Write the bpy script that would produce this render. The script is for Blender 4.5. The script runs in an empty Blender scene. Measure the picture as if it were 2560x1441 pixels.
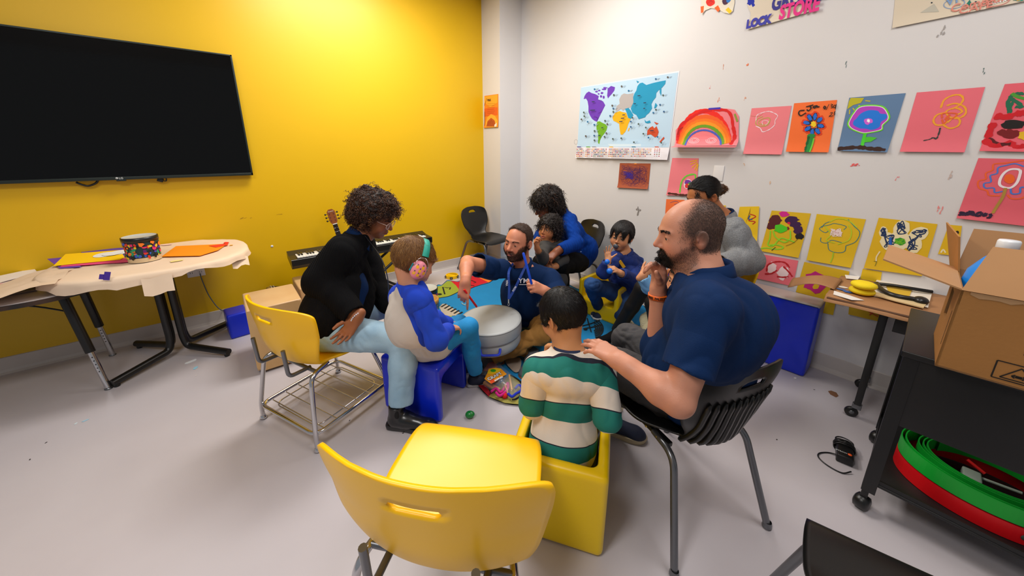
import bpy, math, random
import numpy as np
from mathutils import Vector, Matrix
S = bpy.context.scene
COL = S.collection
PI = math.pi

# ------------------------------------------------------------------ camera
# (the photograph is a crop: its optical centre sits above the frame's middle)
IW, IH = 2560, 1441
FOC, PX, PY, CAMZ = 869.0, 1268.0, 602.0, 1.5
_t = math.atan2(225, 869); _a = math.atan2(1.2578, 1.0329)
cF = np.array([math.cos(_a)*math.cos(_t), math.sin(_a)*math.cos(_t), -math.sin(_t)])
cR = np.array([math.sin(_a), -math.cos(_a), 0.0])
cU = np.cross(cR, cF)
cO = np.array([0.0, 0.0, CAMZ])
cam_d = bpy.data.cameras.new('camera'); cam = bpy.data.objects.new('camera', cam_d); COL.objects.link(cam)
cam.matrix_world = Matrix(((cR[0], cU[0], -cF[0], 0), (cR[1], cU[1], -cF[1], 0), (cR[2], cU[2], -cF[2], CAMZ), (0, 0, 0, 1)))
cam_d.sensor_fit = 'HORIZONTAL'; cam_d.sensor_width = 36.0
cam_d.lens = FOC/IW*36.0
cam_d.shift_x = (IW/2-PX)/IW; cam_d.shift_y = (PY-IH/2)/IW
cam_d.clip_start = 0.05
S.camera = cam
S.view_settings.view_transform = 'Standard'; S.view_settings.look = 'None'
S.view_settings.gamma = 1.0; S.view_settings.use_curve_mapping = False
S.view_settings.exposure = 0.0
S.cycles.max_bounces = 7; S.cycles.diffuse_bounces = 4; S.cycles.glossy_bounces = 4
S.cycles.transmission_bounces = 5; S.cycles.transparent_max_bounces = 8
S.cycles.caustics_reflective = False; S.cycles.caustics_refractive = False

# ------------------------------------------------------------------ world and lamps
W = bpy.data.worlds.new('world'); S.world = W; W.use_nodes = True
W.node_tree.nodes['Background'].inputs[0].default_value = (0.93, 0.96, 1.0, 1)
W.node_tree.nodes['Background'].inputs[1].default_value = 0.28
YW, XW, CEIL = 3.845, 3.094, 3.35       # planes of the yellow wall, the white wall, the ceiling
def area_lamp(name, loc, size, sy, power, col=(1, .96, .9)):
    l = bpy.data.lights.new(name, 'AREA'); l.shape = 'RECTANGLE'; l.size = size; l.size_y = sy
    l.energy = power; l.color = col
    o = bpy.data.objects.new(name, l); COL.objects.link(o); o.location = loc
    return o
area_lamp('ceiling_lamp', (1.15, 2.75, CEIL-0.12), 1.2, .6, 68, (1, .965, .92))
area_lamp('ceiling_lamp', (-1.0, 0.6, CEIL-0.12), 1.2, .6, 50, (1, .97, .94))
area_lamp('ceiling_lamp', (1.6, -0.3, CEIL-0.12), 1.2, .6, 28, (1, .97, .95))
area_lamp('ceiling_lamp', (2.2, 1.9, CEIL-0.12), .6, .6, 20, (1, .965, .92))

# ------------------------------------------------------------------ pixel helpers (photo frame -> a point of the room)
def ray(u, v): return cR*(u-PX)/FOC + cU*(PY-v)/FOC + cF
def fl(u, v, z=0.0):
    d = ray(u, v); return cO+d*(z-CAMZ)/d[2]
def wx(u, v, x=XW):
    d = ray(u, v); return cO+d*x/d[0]
def wy(u, v, y=YW):
    d = ray(u, v); return cO+d*y/d[1]
def pd(u, v, D): return cO+ray(u, v)*D
def dep(p): return float((np.array(p, float)-cO) @ cF)
def V3(*a): return np.array(a if len(a) > 1 else a[0], float)
def nrm(v): v = np.array(v, float); return v/(np.linalg.norm(v)+1e-12)

# ------------------------------------------------------------------ objects
def tag(o, label=None, cat=None, group=None, kind=None):
    if label: o['label'] = label
    if cat: o['category'] = cat
    if group: o['group'] = group
    if kind: o['kind'] = kind
    return o
def thing(name, label, cat, loc=(0, 0, 0), rz=0.0, group=None):
    o = bpy.data.objects.new(name, None); COL.objects.link(o)
    o.location = Vector([float(x) for x in loc]); o.rotation_euler = (0, 0, rz); o.empty_display_size = .05
    return tag(o, label, cat, group)
def wmat(o):
    m = Matrix.Translation(o.location) @ o.rotation_euler.to_matrix().to_4x4()
    return m if o.parent is None else wmat(o.parent) @ o.matrix_parent_inverse @ m
def link(name, me, parent=None, world=False):
    o = bpy.data.objects.new(name, me); COL.objects.link(o)
    if parent is not None:
        o.parent = parent
        if world: o.matrix_parent_inverse = wmat(parent).inverted()
    return o
def copy_tree(o, parent=None):
    c = o.copy(); COL.objects.link(c)
    if parent is not None:
        c.parent = parent
    for ch in [x for x in bpy.data.objects if x.parent == o]:
        copy_tree(ch, c)
    return c

# ------------------------------------------------------------------ materials
_M = {}
def srgb(c):
    if isinstance(c, str):
        c = c.lstrip('#'); c = [int(c[i:i+2], 16)/255 for i in (0, 2, 4)]
    return tuple((x/12.92 if x <= .04045 else ((x+.055)/1.055)**2.4) for x in c)
def mat(name, col=(.8, .8, .8), rough=.5, metal=0.0, bump=0.0, bscale=60.0, var=0.0, vscale=8.0, spec=.5,
        coat=0.0, sheen=0.0, attr=None, col2=None, wave=None, aniso=None, alpha=None, trans=0.0, subs=0.0):
    if name in _M: return _M[name]
    m = bpy.data.materials.new(name); m.use_nodes = True; nt = m.node_tree; N = nt.nodes; L = nt.links
    b = N['Principled BSDF']
    c = srgb(col); b.inputs['Base Color'].default_value = (*c, 1)
    b.inputs['Roughness'].default_value = rough; b.inputs['Metallic'].default_value = metal
    b.inputs['Specular IOR Level'].default_value = spec
    b.inputs['Coat Weight'].default_value = coat; b.inputs['Coat Roughness'].default_value = .15
    b.inputs['Sheen Weight'].default_value = sheen
    b.inputs['Transmission Weight'].default_value = trans
    if subs:
        b.inputs['Subsurface Weight'].default_value = subs; b.inputs['Subsurface Radius'].default_value = (.012, .005, .003)
        b.inputs['Subsurface Scale'].default_value = 1.0
    if alpha is not None: b.inputs['Alpha'].default_value = alpha
    tc = N.new('ShaderNodeTexCoord')
    out = None
    if attr:
        at = N.new('ShaderNodeAttribute'); at.attribute_name = attr; out = at.outputs['Color']
    if var > 0 or col2 is not None:
        no = N.new('ShaderNodeTexNoise'); no.inputs['Scale'].default_value = vscale; no.inputs['Detail'].default_value = 6
        L.new(tc.outputs['Object'], no.inputs['Vector'])
        rp = N.new('ShaderNodeMapRange'); rp.inputs[1].default_value = .3; rp.inputs[2].default_value = .7
        L.new(no.outputs['Fac'], rp.inputs[0])
        if col2 is not None:
            mx = N.new('ShaderNodeMix'); mx.data_type = 'RGBA'
            mx.inputs[6].default_value = (*c, 1); mx.inputs[7].default_value = (*srgb(col2), 1)
            L.new(rp.outputs[0], mx.inputs[0]); out = mx.outputs[2]
        if var > 0:
            rp2 = N.new('ShaderNodeMapRange'); rp2.inputs[3].default_value = 1-var; rp2.inputs[4].default_value = 1+var
            L.new(rp.outputs[0], rp2.inputs[0])
            mv = N.new('ShaderNodeMix'); mv.data_type = 'RGBA'; mv.blend_type = 'MULTIPLY'; mv.inputs[0].default_value = 1
            if out is not None: L.new(out, mv.inputs[6])
            else: mv.inputs[6].default_value = (*c, 1)
            L.new(rp2.outputs[0], mv.inputs[7]); out = mv.outputs[2]
    if out is not None: L.new(out, b.inputs['Base Color'])
    if bump > 0:
        if wave:
            nb = N.new('ShaderNodeTexWave'); nb.inputs['Scale'].default_value = bscale; nb.inputs['Distortion'].default_value = 1.0
            nb.bands_direction = wave
            ho = nb.outputs['Fac']
        else:
            nb = N.new('ShaderNodeTexNoise'); nb.inputs['Scale'].default_value = bscale; nb.inputs['Detail'].default_value = 4
            ho = nb.outputs['Fac']
        if aniso:
            mp = N.new('ShaderNodeMapping'); mp.inputs['Scale'].default_value = aniso
            L.new(tc.outputs['Object'], mp.inputs[0]); L.new(mp.outputs[0], nb.inputs['Vector'])
        else: L.new(tc.outputs['Object'], nb.inputs['Vector'])
        bp = N.new('ShaderNodeBump'); bp.inputs['Strength'].default_value = bump; bp.inputs['Distance'].default_value = .004
        L.new(ho, bp.inputs['Height']); L.new(bp.outputs[0], b.inputs['Normal'])
    m.diffuse_color = (*c, 1)
    _M[name] = m
    return m
def mat2(name, a, b, attr, thr=0.0, **k):
    """two cloth colours split along a line stored on the mesh"""
    m = mat(name, a, **k); nt = m.node_tree; N = nt.nodes; L = nt.links
    at = N.new('ShaderNodeAttribute'); at.attribute_name = attr; g = N.new('ShaderNodeMath'); g.operation = 'GREATER_THAN'; g.inputs[1].default_value = thr
    x = N.new('ShaderNodeMix'); x.data_type = 'RGBA'; x.inputs[6].default_value = (*srgb(a), 1); x.inputs[7].default_value = (*srgb(b), 1)
    L.new(at.outputs['Fac'], g.inputs[0]); L.new(g.outputs[0], x.inputs[0]); L.new(x.outputs[2], N['Principled BSDF'].inputs['Base Color'])
    return m
def flat(col, rough=.8):                       # a plain matt colour, keyed by its hex code
    return mat('matt_'+col.strip('#'), col, rough, spec=.2)

# ------------------------------------------------------------------ mesh from arrays
def mesh_np(name, v, faces_list, mats, fmat=None, smooth=True, attrs=None):
    """faces_list: list of (n x k) int arrays; fmat: list of int or int arrays."""
    me = bpy.data.meshes.new(name)
    v = np.asarray(v, np.float32)
    me.vertices.add(len(v)); me.vertices.foreach_set('co', v.ravel())
    li = []; ls = []; lt = []; mi = []; off = 0
    for q, f in enumerate(faces_list):
        f = np.asarray(f, np.int32)
        if f.size == 0: continue
        n, k = f.shape
        li.append(f.ravel()); ls.append(off+np.arange(n)*k); lt.append(np.full(n, k)); off += n*k
        fm = 0 if fmat is None else fmat[q]
        mi.append(np.full(n, fm) if np.isscalar(fm) else np.asarray(fm))
    li = np.concatenate(li).astype(np.int32); ls = np.concatenate(ls).astype(np.int32)
    mi = np.concatenate(mi).astype(np.int32)
    me.loops.add(len(li)); me.loops.foreach_set('vertex_index', li)
    me.polygons.add(len(ls)); me.polygons.foreach_set('loop_start', ls)
    me.polygons.foreach_set('material_index', mi)
    me.polygons.foreach_set('use_smooth', np.full(len(ls), bool(smooth)))
    for m in (mats if isinstance(mats, (list, tuple)) else [mats]): me.materials.append(m)
    me.update(calc_edges=True)
    if attrs:
        for an, arr in attrs.items():
            arr = np.asarray(arr, np.float32)
            if arr.ndim == 2:
                a = me.attributes.new(an, 'FLOAT_COLOR', 'POINT')
                if arr.shape[1] == 3: arr = np.concatenate([arr, np.ones((len(arr), 1), np.float32)], 1)
                a.data.foreach_set('color', arr.ravel())
            else:
                a = me.attributes.new(an, 'FLOAT', 'POINT'); a.data.foreach_set('value', arr)
    return me

class MB:
    """collects shapes; build() links them as one mesh object"""
    def __init__(s): s.v = []; s.f = []; s.m = []; s.mats = []; s.sm = []
    def mi(s, m):
        if m not in s.mats: s.mats.append(m)
        return s.mats.index(m)
    def add(s, vs, fs, m, smooth=False):
        o = len(s.v); s.v.extend([tuple(float(c) for c in p) for p in vs]); k = s.mi(m)
        for f in fs: s.f.append([i+o for i in f]); s.m.append(k); s.sm.append(smooth)
    def box(s, c, size, m, bev=0.0, rot=None, taper=None):
        hx, hy, hz = [x/2 for x in size]
        if bev <= 0:
            P = [(sx*hx, sy*hy, sz*hz) for sz in (-1, 1) for sy in (-1, 1) for sx in (-1, 1)]
            Fc = [(0, 2, 3, 1), (4, 5, 7, 6), (0, 1, 5, 4), (2, 6, 7, 3), (0, 4, 6, 2), (1, 3, 7, 5)]
            sm = False
        else:
            bm = bmesh_box(hx, hy, hz, bev); P, Fc = bm; sm = True
        P = np.array(P)
        if taper is not None:
            f = 1+(taper-1)*(P[:, 2:3]/hz*.5+.5); P = np.concatenate([P[:, :2]*f, P[:, 2:]], 1)
        if rot is not None: P = P @ np.array(rot).T
        s.add(P+np.array(c), Fc, m, sm)
    def tube(s, pts, r, m, n=10, cap=True, flat_=None, closed=False):
        pts = np.array(pts, float); k = len(pts); r = np.full(k, r) if np.isscalar(r) else np.array(r)
        T = np.gradient(pts, axis=0) if not closed else np.roll(pts, -1, 0)-np.roll(pts, 1, 0)
        T /= np.linalg.norm(T, axis=1)[:, None]+1e-12
        a = np.array([0, 0, 1.]) if abs(T[0][2]) < .9 else np.array([1., 0, 0])
        u = np.cross(T[0], a); u /= np.linalg.norm(u); vs = []
        for i in range(k):
            u = u-T[i]*(u @ T[i]); u /= np.linalg.norm(u)+1e-12; w = np.cross(T[i], u)
            for j in range(n):
                t = 2*PI*j/n; fx = 1 if flat_ is None else flat_
                vs.append(pts[i]+r[i]*(u*math.cos(t)+w*math.sin(t)*fx))
        fs = []
        kk = k if closed else k-1
        for i in range(kk):
            i2 = (i+1) % k
            for j in range(n):
                j2 = (j+1) % n; fs.append((i*n+j, i*n+j2, i2*n+j2, i2*n+j))
        s.add(vs, fs, m, True)
        if cap and not closed:
            s.add(vs[:n], [tuple(range(n-1, -1, -1))], m); s.add(vs[-n:], [tuple(range(n))], m)
    def lathe(s, prof, m, c=(0, 0, 0), n=28, axis=None, smooth=True, arc=2*PI):
        """prof: (r, z) list"""
        A = np.eye(3) if axis is None else basis_z(axis)
        vs = []; k = len(prof); full = abs(arc-2*PI) < 1e-6
        for (r, z) in prof:
            for j in range(n):
                t = arc*j/(n if full else n-1); vs.append(np.array(c)+A @ np.array([r*math.cos(t), r*math.sin(t), z]))
        fs = [(i*n+j, i*n+(j+1) % n, (i+1)*n+(j+1) % n, (i+1)*n+j) for i in range(k-1) for j in range(n if full else n-1)]
        s.add(vs, fs, m, smooth)
    def poly(s, pts, m, th=0.0, nrm_=(0, 0, 1)):
        """flat polygon, optionally thickened along nrm_"""
        pts = np.array(pts, float); n = len(pts)
        if th == 0: s.add(pts, [tuple(range(n))], m); return
        q = pts+np.array(nrm_)*th
        s.add(np.concatenate([pts, q]), [tuple(range(n-1, -1, -1)), tuple(range(n, 2*n))] +
              [(i, (i+1) % n, n+(i+1) % n, n+i) for i in range(n)], m)
    def grid(s, P, m, smooth=True, closed_u=False):
        """P: (a, b, 3) array of points"""
        P = np.array(P, float); a, b = P.shape[:2]
        fs = [(i*b+j, i*b+(j+1) % b, (i+1)*b+(j+1) % b, (i+1)*b+j) for i in range(a-1) for j in range(b if closed_u else b-1)]
        s.add(P.reshape(-1, 3), fs, m, smooth)
    def ball(s, c, r, m, n=16, k=10, rot=None):
        r = (r, r, r) if np.isscalar(r) else r
        P = np.array([[(r[0]*math.sin(PI*i/k)*math.cos(2*PI*j/n), r[1]*math.sin(PI*i/k)*math.sin(2*PI*j/n), r[2]*math.cos(PI*i/k))
                       for j in range(n)] for i in range(k+1)])
        if rot is not None: P = P @ np.array(rot).T
        s.grid(P+np.array(c), m, True, True)
    def obj(s, name, parent=None, world=False, solid=0.0, bevel=0.0, sub=0):
        me = bpy.data.meshes.new(name); me.from_pydata(s.v, [], s.f)
        for m in s.mats: me.materials.append(m)
        me.polygons.foreach_set('material_index', s.m); me.polygons.foreach_set('use_smooth', s.sm); me.update()
        o = link(name, me, parent, world)
        if solid:
            md = o.modifiers.new('s', 'SOLIDIFY'); md.thickness = solid; md.offset = 0
        if bevel:
            md = o.modifiers.new('b', 'BEVEL'); md.width = bevel; md.segments = 3; md.limit_method = 'ANGLE'
        if sub:
            md = o.modifiers.new('d', 'SUBSURF'); md.levels = sub; md.render_levels = sub
        return o
def basis_z(z):
    z = nrm(z); a = np.array([0, 0, 1.]) if abs(z[2]) < .95 else np.array([0, 1., 0])
    x = nrm(np.cross(a, z)); y = np.cross(z, x); return np.stack([x, y, z], 1)
def rotz(a): c, s_ = math.cos(a), math.sin(a); return np.array([[c, -s_, 0], [s_, c, 0], [0, 0, 1.]])
def rotx(a): c, s_ = math.cos(a), math.sin(a); return np.array([[1, 0, 0], [0, c, -s_], [0, s_, c]])
def roty(a): c, s_ = math.cos(a), math.sin(a); return np.array([[c, 0, s_], [0, 1, 0], [-s_, 0, c]])
import bmesh
_bb = {}
def bmesh_box(hx, hy, hz, b):
    key = (round(hx, 5), round(hy, 5), round(hz, 5), round(b, 5))
    if key in _bb: return _bb[key]
    bm = bmesh.new(); bmesh.ops.create_cube(bm, size=2)
    for v in bm.verts: v.co = (v.co.x*hx, v.co.y*hy, v.co.z*hz)
    bmesh.ops.bevel(bm, geom=list(bm.edges), offset=min(b, hx*.98, hy*.98, hz*.98), segments=3, profile=.5, affect='EDGES')
    bm.verts.index_update()
    r = ([tuple(v.co) for v in bm.verts], [tuple(v.index for v in f.verts) for f in bm.faces]); bm.free()
    _bb[key] = r; return r
def spline(P, n=8, closed=False):
    """Catmull-Rom through the points"""
    P = np.array(P, float); k = len(P); out = []
    rng = range(k if closed else k-1)
    for i in rng:
        p0 = P[(i-1) % k] if (closed or i > 0) else 2*P[0]-P[1]
        p1 = P[i]; p2 = P[(i+1) % k]
        p3 = P[(i+2) % k] if (closed or i+2 < k) else 2*P[-1]-P[-2]
        for j in range(n):
            t = j/n
            out.append(.5*((2*p1)+(-p0+p2)*t+(2*p0-5*p1+4*p2-p3)*t*t+(-p0+3*p1-3*p2+p3)*t**3))
    if not closed: out.append(P[-1])
    return np.array(out)
def fillet(P, r=.04, n=5):
    """polyline with its corners rounded"""
    P = [np.array(p, float) for p in P]; out = [P[0]]
    for i in range(1, len(P)-1):
        a, b, c = P[i-1], P[i], P[i+1]; d1 = a-b; d2 = c-b
        l1, l2 = np.linalg.norm(d1), np.linalg.norm(d2); rr = min(r, l1*.48, l2*.48)
        A = b+d1/l1*rr; B = b+d2/l2*rr
        for j in range(n+1):
            t = j/n; out.append(A*(1-t)**2+b*2*t*(1-t)+B*t*t)
    out.append(P[-1]); return np.array(out)
_fc = {}
def text_mesh(txt, size, m, M4, name='lettering', parent=None, world=False, depth=.0004, bold=0.0, shear=0.0, align='LEFT', sx=1.0):
    cu = bpy.data.curves.new('t', 'FONT'); cu.body = txt; cu.size = size; cu.extrude = depth; cu.offset = bold
    cu.shear = shear; cu.align_x = align; cu.resolution_u = 3
    o = bpy.data.objects.new('t', cu); COL.objects.link(o)
    dg = bpy.context.evaluated_depsgraph_get(); me = bpy.data.meshes.new_from_object(o.evaluated_get(dg))
    bpy.data.objects.remove(o); bpy.data.curves.remove(cu)
    me.materials.clear(); me.materials.append(m)
    me.transform(Matrix([list(map(float, r)) for r in M4]) @ Matrix.Diagonal((sx, 1, 1, 1)))
    return me
def frame4(o, x, y):
    x = nrm(x); y = np.array(y, float); y = nrm(y-x*(x @ y)); z = np.cross(x, y)
    return np.array([[x[0], y[0], z[0], o[0]], [x[1], y[1], z[1], o[1]], [x[2], y[2], z[2], o[2]], [0, 0, 0, 1]])

# ------------------------------------------------------------------ signed-distance modelling (bodies, clothes, soft things)
class SDF:
    def __init__(s): s.p = []; s.T = (np.eye(3), np.zeros(3), 1.0)
    def at(s, R, t, k=1.0): s.T = (np.array(R, float), np.array(t, float), k); return s
    def free(s): s.T = (np.eye(3), np.zeros(3), 1.0); return s
    def _w(s, p): R, t, k = s.T; return R @ (np.array(p, float)*k)+t
    def rc(s, a, b, ra, rb=None, k=.01, op='+', fl=None):
        """round cone a-b; fl=(axis, factor) squashes it"""
        rb = ra if rb is None else rb; sc = s.T[2]
        s.p.append(('rc', s._w(a), s._w(b), ra*sc, rb*sc, k*sc, op)); return s
    def el(s, c, r, k=.01, op='+', rot=None):
        R, t, sc = s.T; M = R if rot is None else R @ np.array(rot)
        r = np.array([r]*3 if np.isscalar(r) else r, float)*sc
        s.p.append(('el', s._w(c), M, r, None, k*sc, op)); return s
    def bx(s, c, h, rad=.01, k=.01, op='+', rot=None):
        R, t, sc = s.T; M = R if rot is None else R @ np.array(rot)
        s.p.append(('bx', s._w(c), M, np.array(h, float)*sc, rad*sc, k*sc, op)); return s
    def clip(s, p0, n, k=.0):
        """keep what lies on the side n points away from"""
        R = s.T[0]; s.p.append(('pl', s._w(p0), R @ nrm(n), 0, 0, k, 'x')); return s
    def fn(s, f, op='x', k=.004): s.p.append(('fn', f, 0, 0, 0, k, op)); return s
    def copy(s): q = SDF(); q.p = list(s.p); q.T = s.T; return q
    def inflate(s, d):
        q = SDF()
        for e in s.p:
            if e[6] != '+': continue
            if e[0] == 'rc': q.p.append((e[0], e[1], e[2], e[3]+d, e[4]+d, e[5], '+'))
            elif e[0] == 'el': q.p.append((e[0], e[1], e[2], e[3]+d, None, e[5], '+'))
            elif e[0] == 'bx': q.p.append((e[0], e[1], e[2], e[3]+d, e[4]+d, e[5], '+'))
        return q
    def bounds(s):
        lo = []; hi = []
        for e in s.p:
            if e[6] != '+': continue
            if e[0] == 'rc': lo += [e[1]-e[3], e[2]-e[4]]; hi += [e[1]+e[3], e[2]+e[4]]
            elif e[0] in ('el', 'bx'):
                x = np.abs(e[2]) @ e[3]; lo.append(e[1]-x); hi.append(e[1]+x)
        return np.min(lo, 0)-.02, np.max(hi, 0)+.02
    @staticmethod
    def _d(e, P):
        if e[0] == 'rc':
            a, b, ra, rb = e[1], e[2], e[3], e[4]; ba = b-a; L2 = ba @ ba+1e-12
            t = np.clip(((P-a) @ ba)/L2, 0, 1)
            return np.linalg.norm(P-a-t[:, None]*ba, axis=1)-(ra+(rb-ra)*t)
        if e[0] == 'el':
            q = (P-e[1]) @ e[2]; r = e[3]
            k0 = np.linalg.norm(q/r, axis=1); k1 = np.linalg.norm(q/(r*r), axis=1)
            return k0*(k0-1)/(k1+1e-9)
        if e[0] == 'bx':
            q = np.abs((P-e[1]) @ e[2])-(e[3]-e[4])
            return np.linalg.norm(np.maximum(q, 0), axis=1)+np.minimum(q.max(1), 0)-e[4]
        if e[0] == 'pl': return (P-e[1]) @ e[2]
        return e[1](P)
    def ev(s, P, prims=None):
        d = np.full(len(P), 9.0)
        for e in (s.p if prims is None else prims):
            x = s._d(e, P); k = e[5]
            if e[6] == '+':
                if k > 0:
                    h = np.maximum(k-np.abs(d-x), 0)/k; d = np.minimum(d, x)-h*h*k*.25
                else: d = np.minimum(d, x)
            elif e[6] == '-':
                x = -x
                if k > 0:
                    h = np.maximum(k-np.abs(d-x), 0)/k; d = np.maximum(d, x)+h*h*k*.25
                else: d = np.maximum(d, x)
            else:
                if k > 0:
                    h = np.maximum(k-np.abs(d-x), 0)/k; d = np.maximum(d, x)+h*h*k*.25
                else: d = np.maximum(d, x)
        return d
    def mesh(s, h=.005, n=14):
        lo, hi = s.bounds(); nb = np.ceil((hi-lo)/(h*n)).astype(int)+1
        bi = np.stack(np.meshgrid(*[np.arange(k) for k in nb], indexing='ij'), -1).reshape(-1, 3)
        cen = lo+(bi+.5)*n*h; hd = n*h*.5*math.sqrt(3)
        dc = s.ev(cen); act = np.abs(dc) < hd*1.25+.012
        pdists = [s._d(e, cen[act]) if e[6] == '+' else None for e in s.p]
        bi = bi[act]; dca = dc[act]
        N = (nb+2)*n+4
        g = np.arange(n+1); G = np.stack(np.meshgrid(g, g, g, indexing='ij'), -1).reshape(-1, 3)
        ids = []; pos = []; quads = []
        stride = np.array([N[1]*N[2], N[2], 1], np.int64)
        for q in range(len(bi)):
            base = bi[q]*n
            pr = [e for e, pdv in zip(s.p, pdists) if pdv is None or pdv[q] < max(dca[q], -hd)+2.3*hd+e[5]+.004]
            P = lo+(base+G)*h
            D = s.ev(P, pr).reshape(n+1, n+1, n+1)
            neg = D < 0
            if neg.all() or not neg.any(): continue
            cnt = np.zeros((n, n, n)); acc = np.zeros((n, n, n, 3))
            for ax in range(3):
                o1, o2 = [a for a in range(3) if a != ax]
                sl0 = [slice(None)]*3; sl1 = [slice(None)]*3
                sl0[ax] = slice(0, n); sl1[ax] = slice(1, n+1)
                A = D[tuple(sl0)]; B = D[tuple(sl1)]; cr = (A < 0) != (B < 0)
                t = np.where(cr, A/(A-B+(~cr)), 0)
                for i in (0, 1):
                    for j in (0, 1):
                        ss = [slice(None)]*3; ss[o1] = slice(i, i+n); ss[o2] = slice(j, j+n)
                        c = cr[tuple(ss)]; tt = t[tuple(ss)]
                        cnt += c; off = [0, 0, 0]; off[o1] = i; off[o2] = j
                        for a in range(3):
                            acc[..., a] += c*(tt if a == ax else off[a])
                # quads owned by this block: edges starting at samples 0..n-1
                ss = [slice(0, n)]*3; ce = cr[tuple(ss)]
                idx = np.argwhere(ce)
                if len(idx):
                    gi = idx+base; s1 = np.array([0, 0, 0]); s2 = np.array([0, 0, 0]); s1[o1] = 1; s2[o2] = 1
                    c0 = (gi+1) @ stride; d1 = stride[o1]; d2 = stride[o2]
                    qd = np.stack([c0, c0-d1, c0-d1-d2, c0-d2], 1)
                    flip = A[tuple(ss)][ce] < 0
                    if ax == 1: flip = ~flip
                    qd[~flip] = qd[~flip][:, ::-1]
                    quads.append(qd)
            m = cnt > 0; idx = np.argwhere(m)
            p = lo+(base+idx+acc[m]/cnt[m][:, None])*h
            ids.append((idx+base+1) @ stride); pos.append(p)
        ids = np.concatenate(ids); pos = np.concatenate(pos); quads = np.concatenate(quads)
        u, fi = np.unique(ids, return_index=True); pos = pos[fi]
        k = np.searchsorted(u, quads); k = np.minimum(k, len(u)-1); ok = (u[k] == quads).all(1)
        k = k[ok][:, ::-1]
        return pos, k
def relax(v, f, it=1, lam=.5):
    for _ in range(it):
        acc = np.zeros_like(v); cnt = np.zeros(len(v))
        for a, b in ((0, 1), (1, 2), (2, 3), (3, 0)):
            np.add.at(acc, f[:, a], v[f[:, b]]); np.add.at(acc, f[:, b], v[f[:, a]])
            np.add.at(cnt, f[:, a], 1); np.add.at(cnt, f[:, b], 1)
        v = v*(1-lam)+lam*acc/np.maximum(cnt, 1)[:, None]
    return v
def normals(v, f):
    n = np.cross(v[f[:, 2]]-v[f[:, 0]], v[f[:, 3]]-v[f[:, 1]]); o = np.zeros_like(v)
    for i in range(4): np.add.at(o, f[:, i], n)
    return o/(np.linalg.norm(o, axis=1)[:, None]+1e-12)
_rs = np.random.RandomState(7)
_NW = [( _rs.randn(3), _rs.rand()*6.28) for _ in range(24)]
def wob(p, sc=1.0, seed=0):
    """smooth pseudo-noise, about -1..1"""
    p = np.asarray(p)*sc; r = np.zeros(len(p))
    q = p+.6*np.sin(p[:, [1, 2, 0]]*1.3+seed)
    for i in range(6):
        w, ph = _NW[(i+seed*5) % 24]; r += np.sin(q @ w*1.7+ph+seed)
    return r/3.2
def folds(v, nn, amp, sc, seed=0, stretch=(1, 1, 1)):
    """cloth creases: ridged noise along the normals"""
    q = v*np.array(stretch); w = 1-2*np.abs(wob(q, sc, seed)); w2 = wob(q, sc*.5, seed+3)
    return v+nn*(amp*w*(.6+.6*w2))[:, None]
def sdf_obj(name, sd, h, m, parent=None, it=1, fold=None, attrs=None, smooth=True):
    v, f = sd.mesh(h)
    if it: v = relax(v, f, it)
    nn = normals(v, f)
    if fold:
        for (amp, sc, seed, st) in fold: v = folds(v, nn, amp, sc, seed, st)
    at = attrs(v, nn) if attrs else None
    me = mesh_np(name, v, [f], m, attrs=at, smooth=smooth)
    o = link(name, me, parent, world=parent is not None)
    return o, v, f, nn
def strands(roots, dirs, L, r, m, name, parent, seg=4, grav=.0, curl=0.0, seed=0, turns=3, col=None, jitter=.2, sides=3):
    """many thin tapering hairs (curl>0: corkscrews) as one mesh"""
    rs = np.random.RandomState(seed); n = len(roots); roots = np.asarray(roots); d = np.asarray(dirs)+rs.randn(n, 3)*jitter
    d /= np.linalg.norm(d, axis=1)[:, None]; L = np.full(n, L) if np.isscalar(L) else np.asarray(L)
    L = L*(.75+.5*rs.rand(n))
    t = np.linspace(0, 1, seg+1)
    P = roots[:, None, :]+d[:, None, :]*(L[:, None]*t[None])[:, :, None]
    P[:, :, 2] -= (grav*L)[:, None]*t[None]**2
    a = np.cross(d, [0, 0, 1.]); a /= np.linalg.norm(a, axis=1)[:, None]+1e-9; b = np.cross(d, a)
    if curl > 0:
        ph = rs.rand(n)*6.28; sg = np.where(rs.rand(n) < .5, -1, 1)
        ang = ph[:, None]+sg[:, None]*t[None]*turns*2*PI
        cr = curl*(.6+.8*rs.rand(n))[:, None]*np.minimum(1, t*4)[None]
        P += (a[:, None]*np.cos(ang)[:, :, None]+b[:, None]*np.sin(ang)[:, :, None])*cr[:, :, None]
    T = np.gradient(P, axis=1); T /= np.linalg.norm(T, axis=2)[:, :, None]+1e-9
    u = np.cross(T, d[:, None, :]+np.array([.01, .02, .03])); u /= np.linalg.norm(u, axis=2)[:, :, None]+1e-9
    w = np.cross(T, u)
    rr = r*(1-.75*t**2) if curl == 0 else r*(1-.5*t**3)
    Vt = []
    for j in range(sides):
        an = 2*PI*j/sides
        Vt.append(P+(u*math.cos(an)+w*math.sin(an))*rr[None, :, None])
    Vv = np.stack(Vt, 2)                       # n, seg+1, sides, 3
    K = seg+1; base = (np.arange(n)*K*sides)[:, None]; fs = []
    for i in range(seg):
        for j in range(sides):
            j2 = (j+1) % sides
            fs.append(base+np.array([i*sides+j, i*sides+j2, (i+1)*sides+j2, (i+1)*sides+j]))
    fs = np.concatenate(fs)
    me = mesh_np(name, Vv.reshape(-1, 3), [fs], m)
    return me

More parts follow.
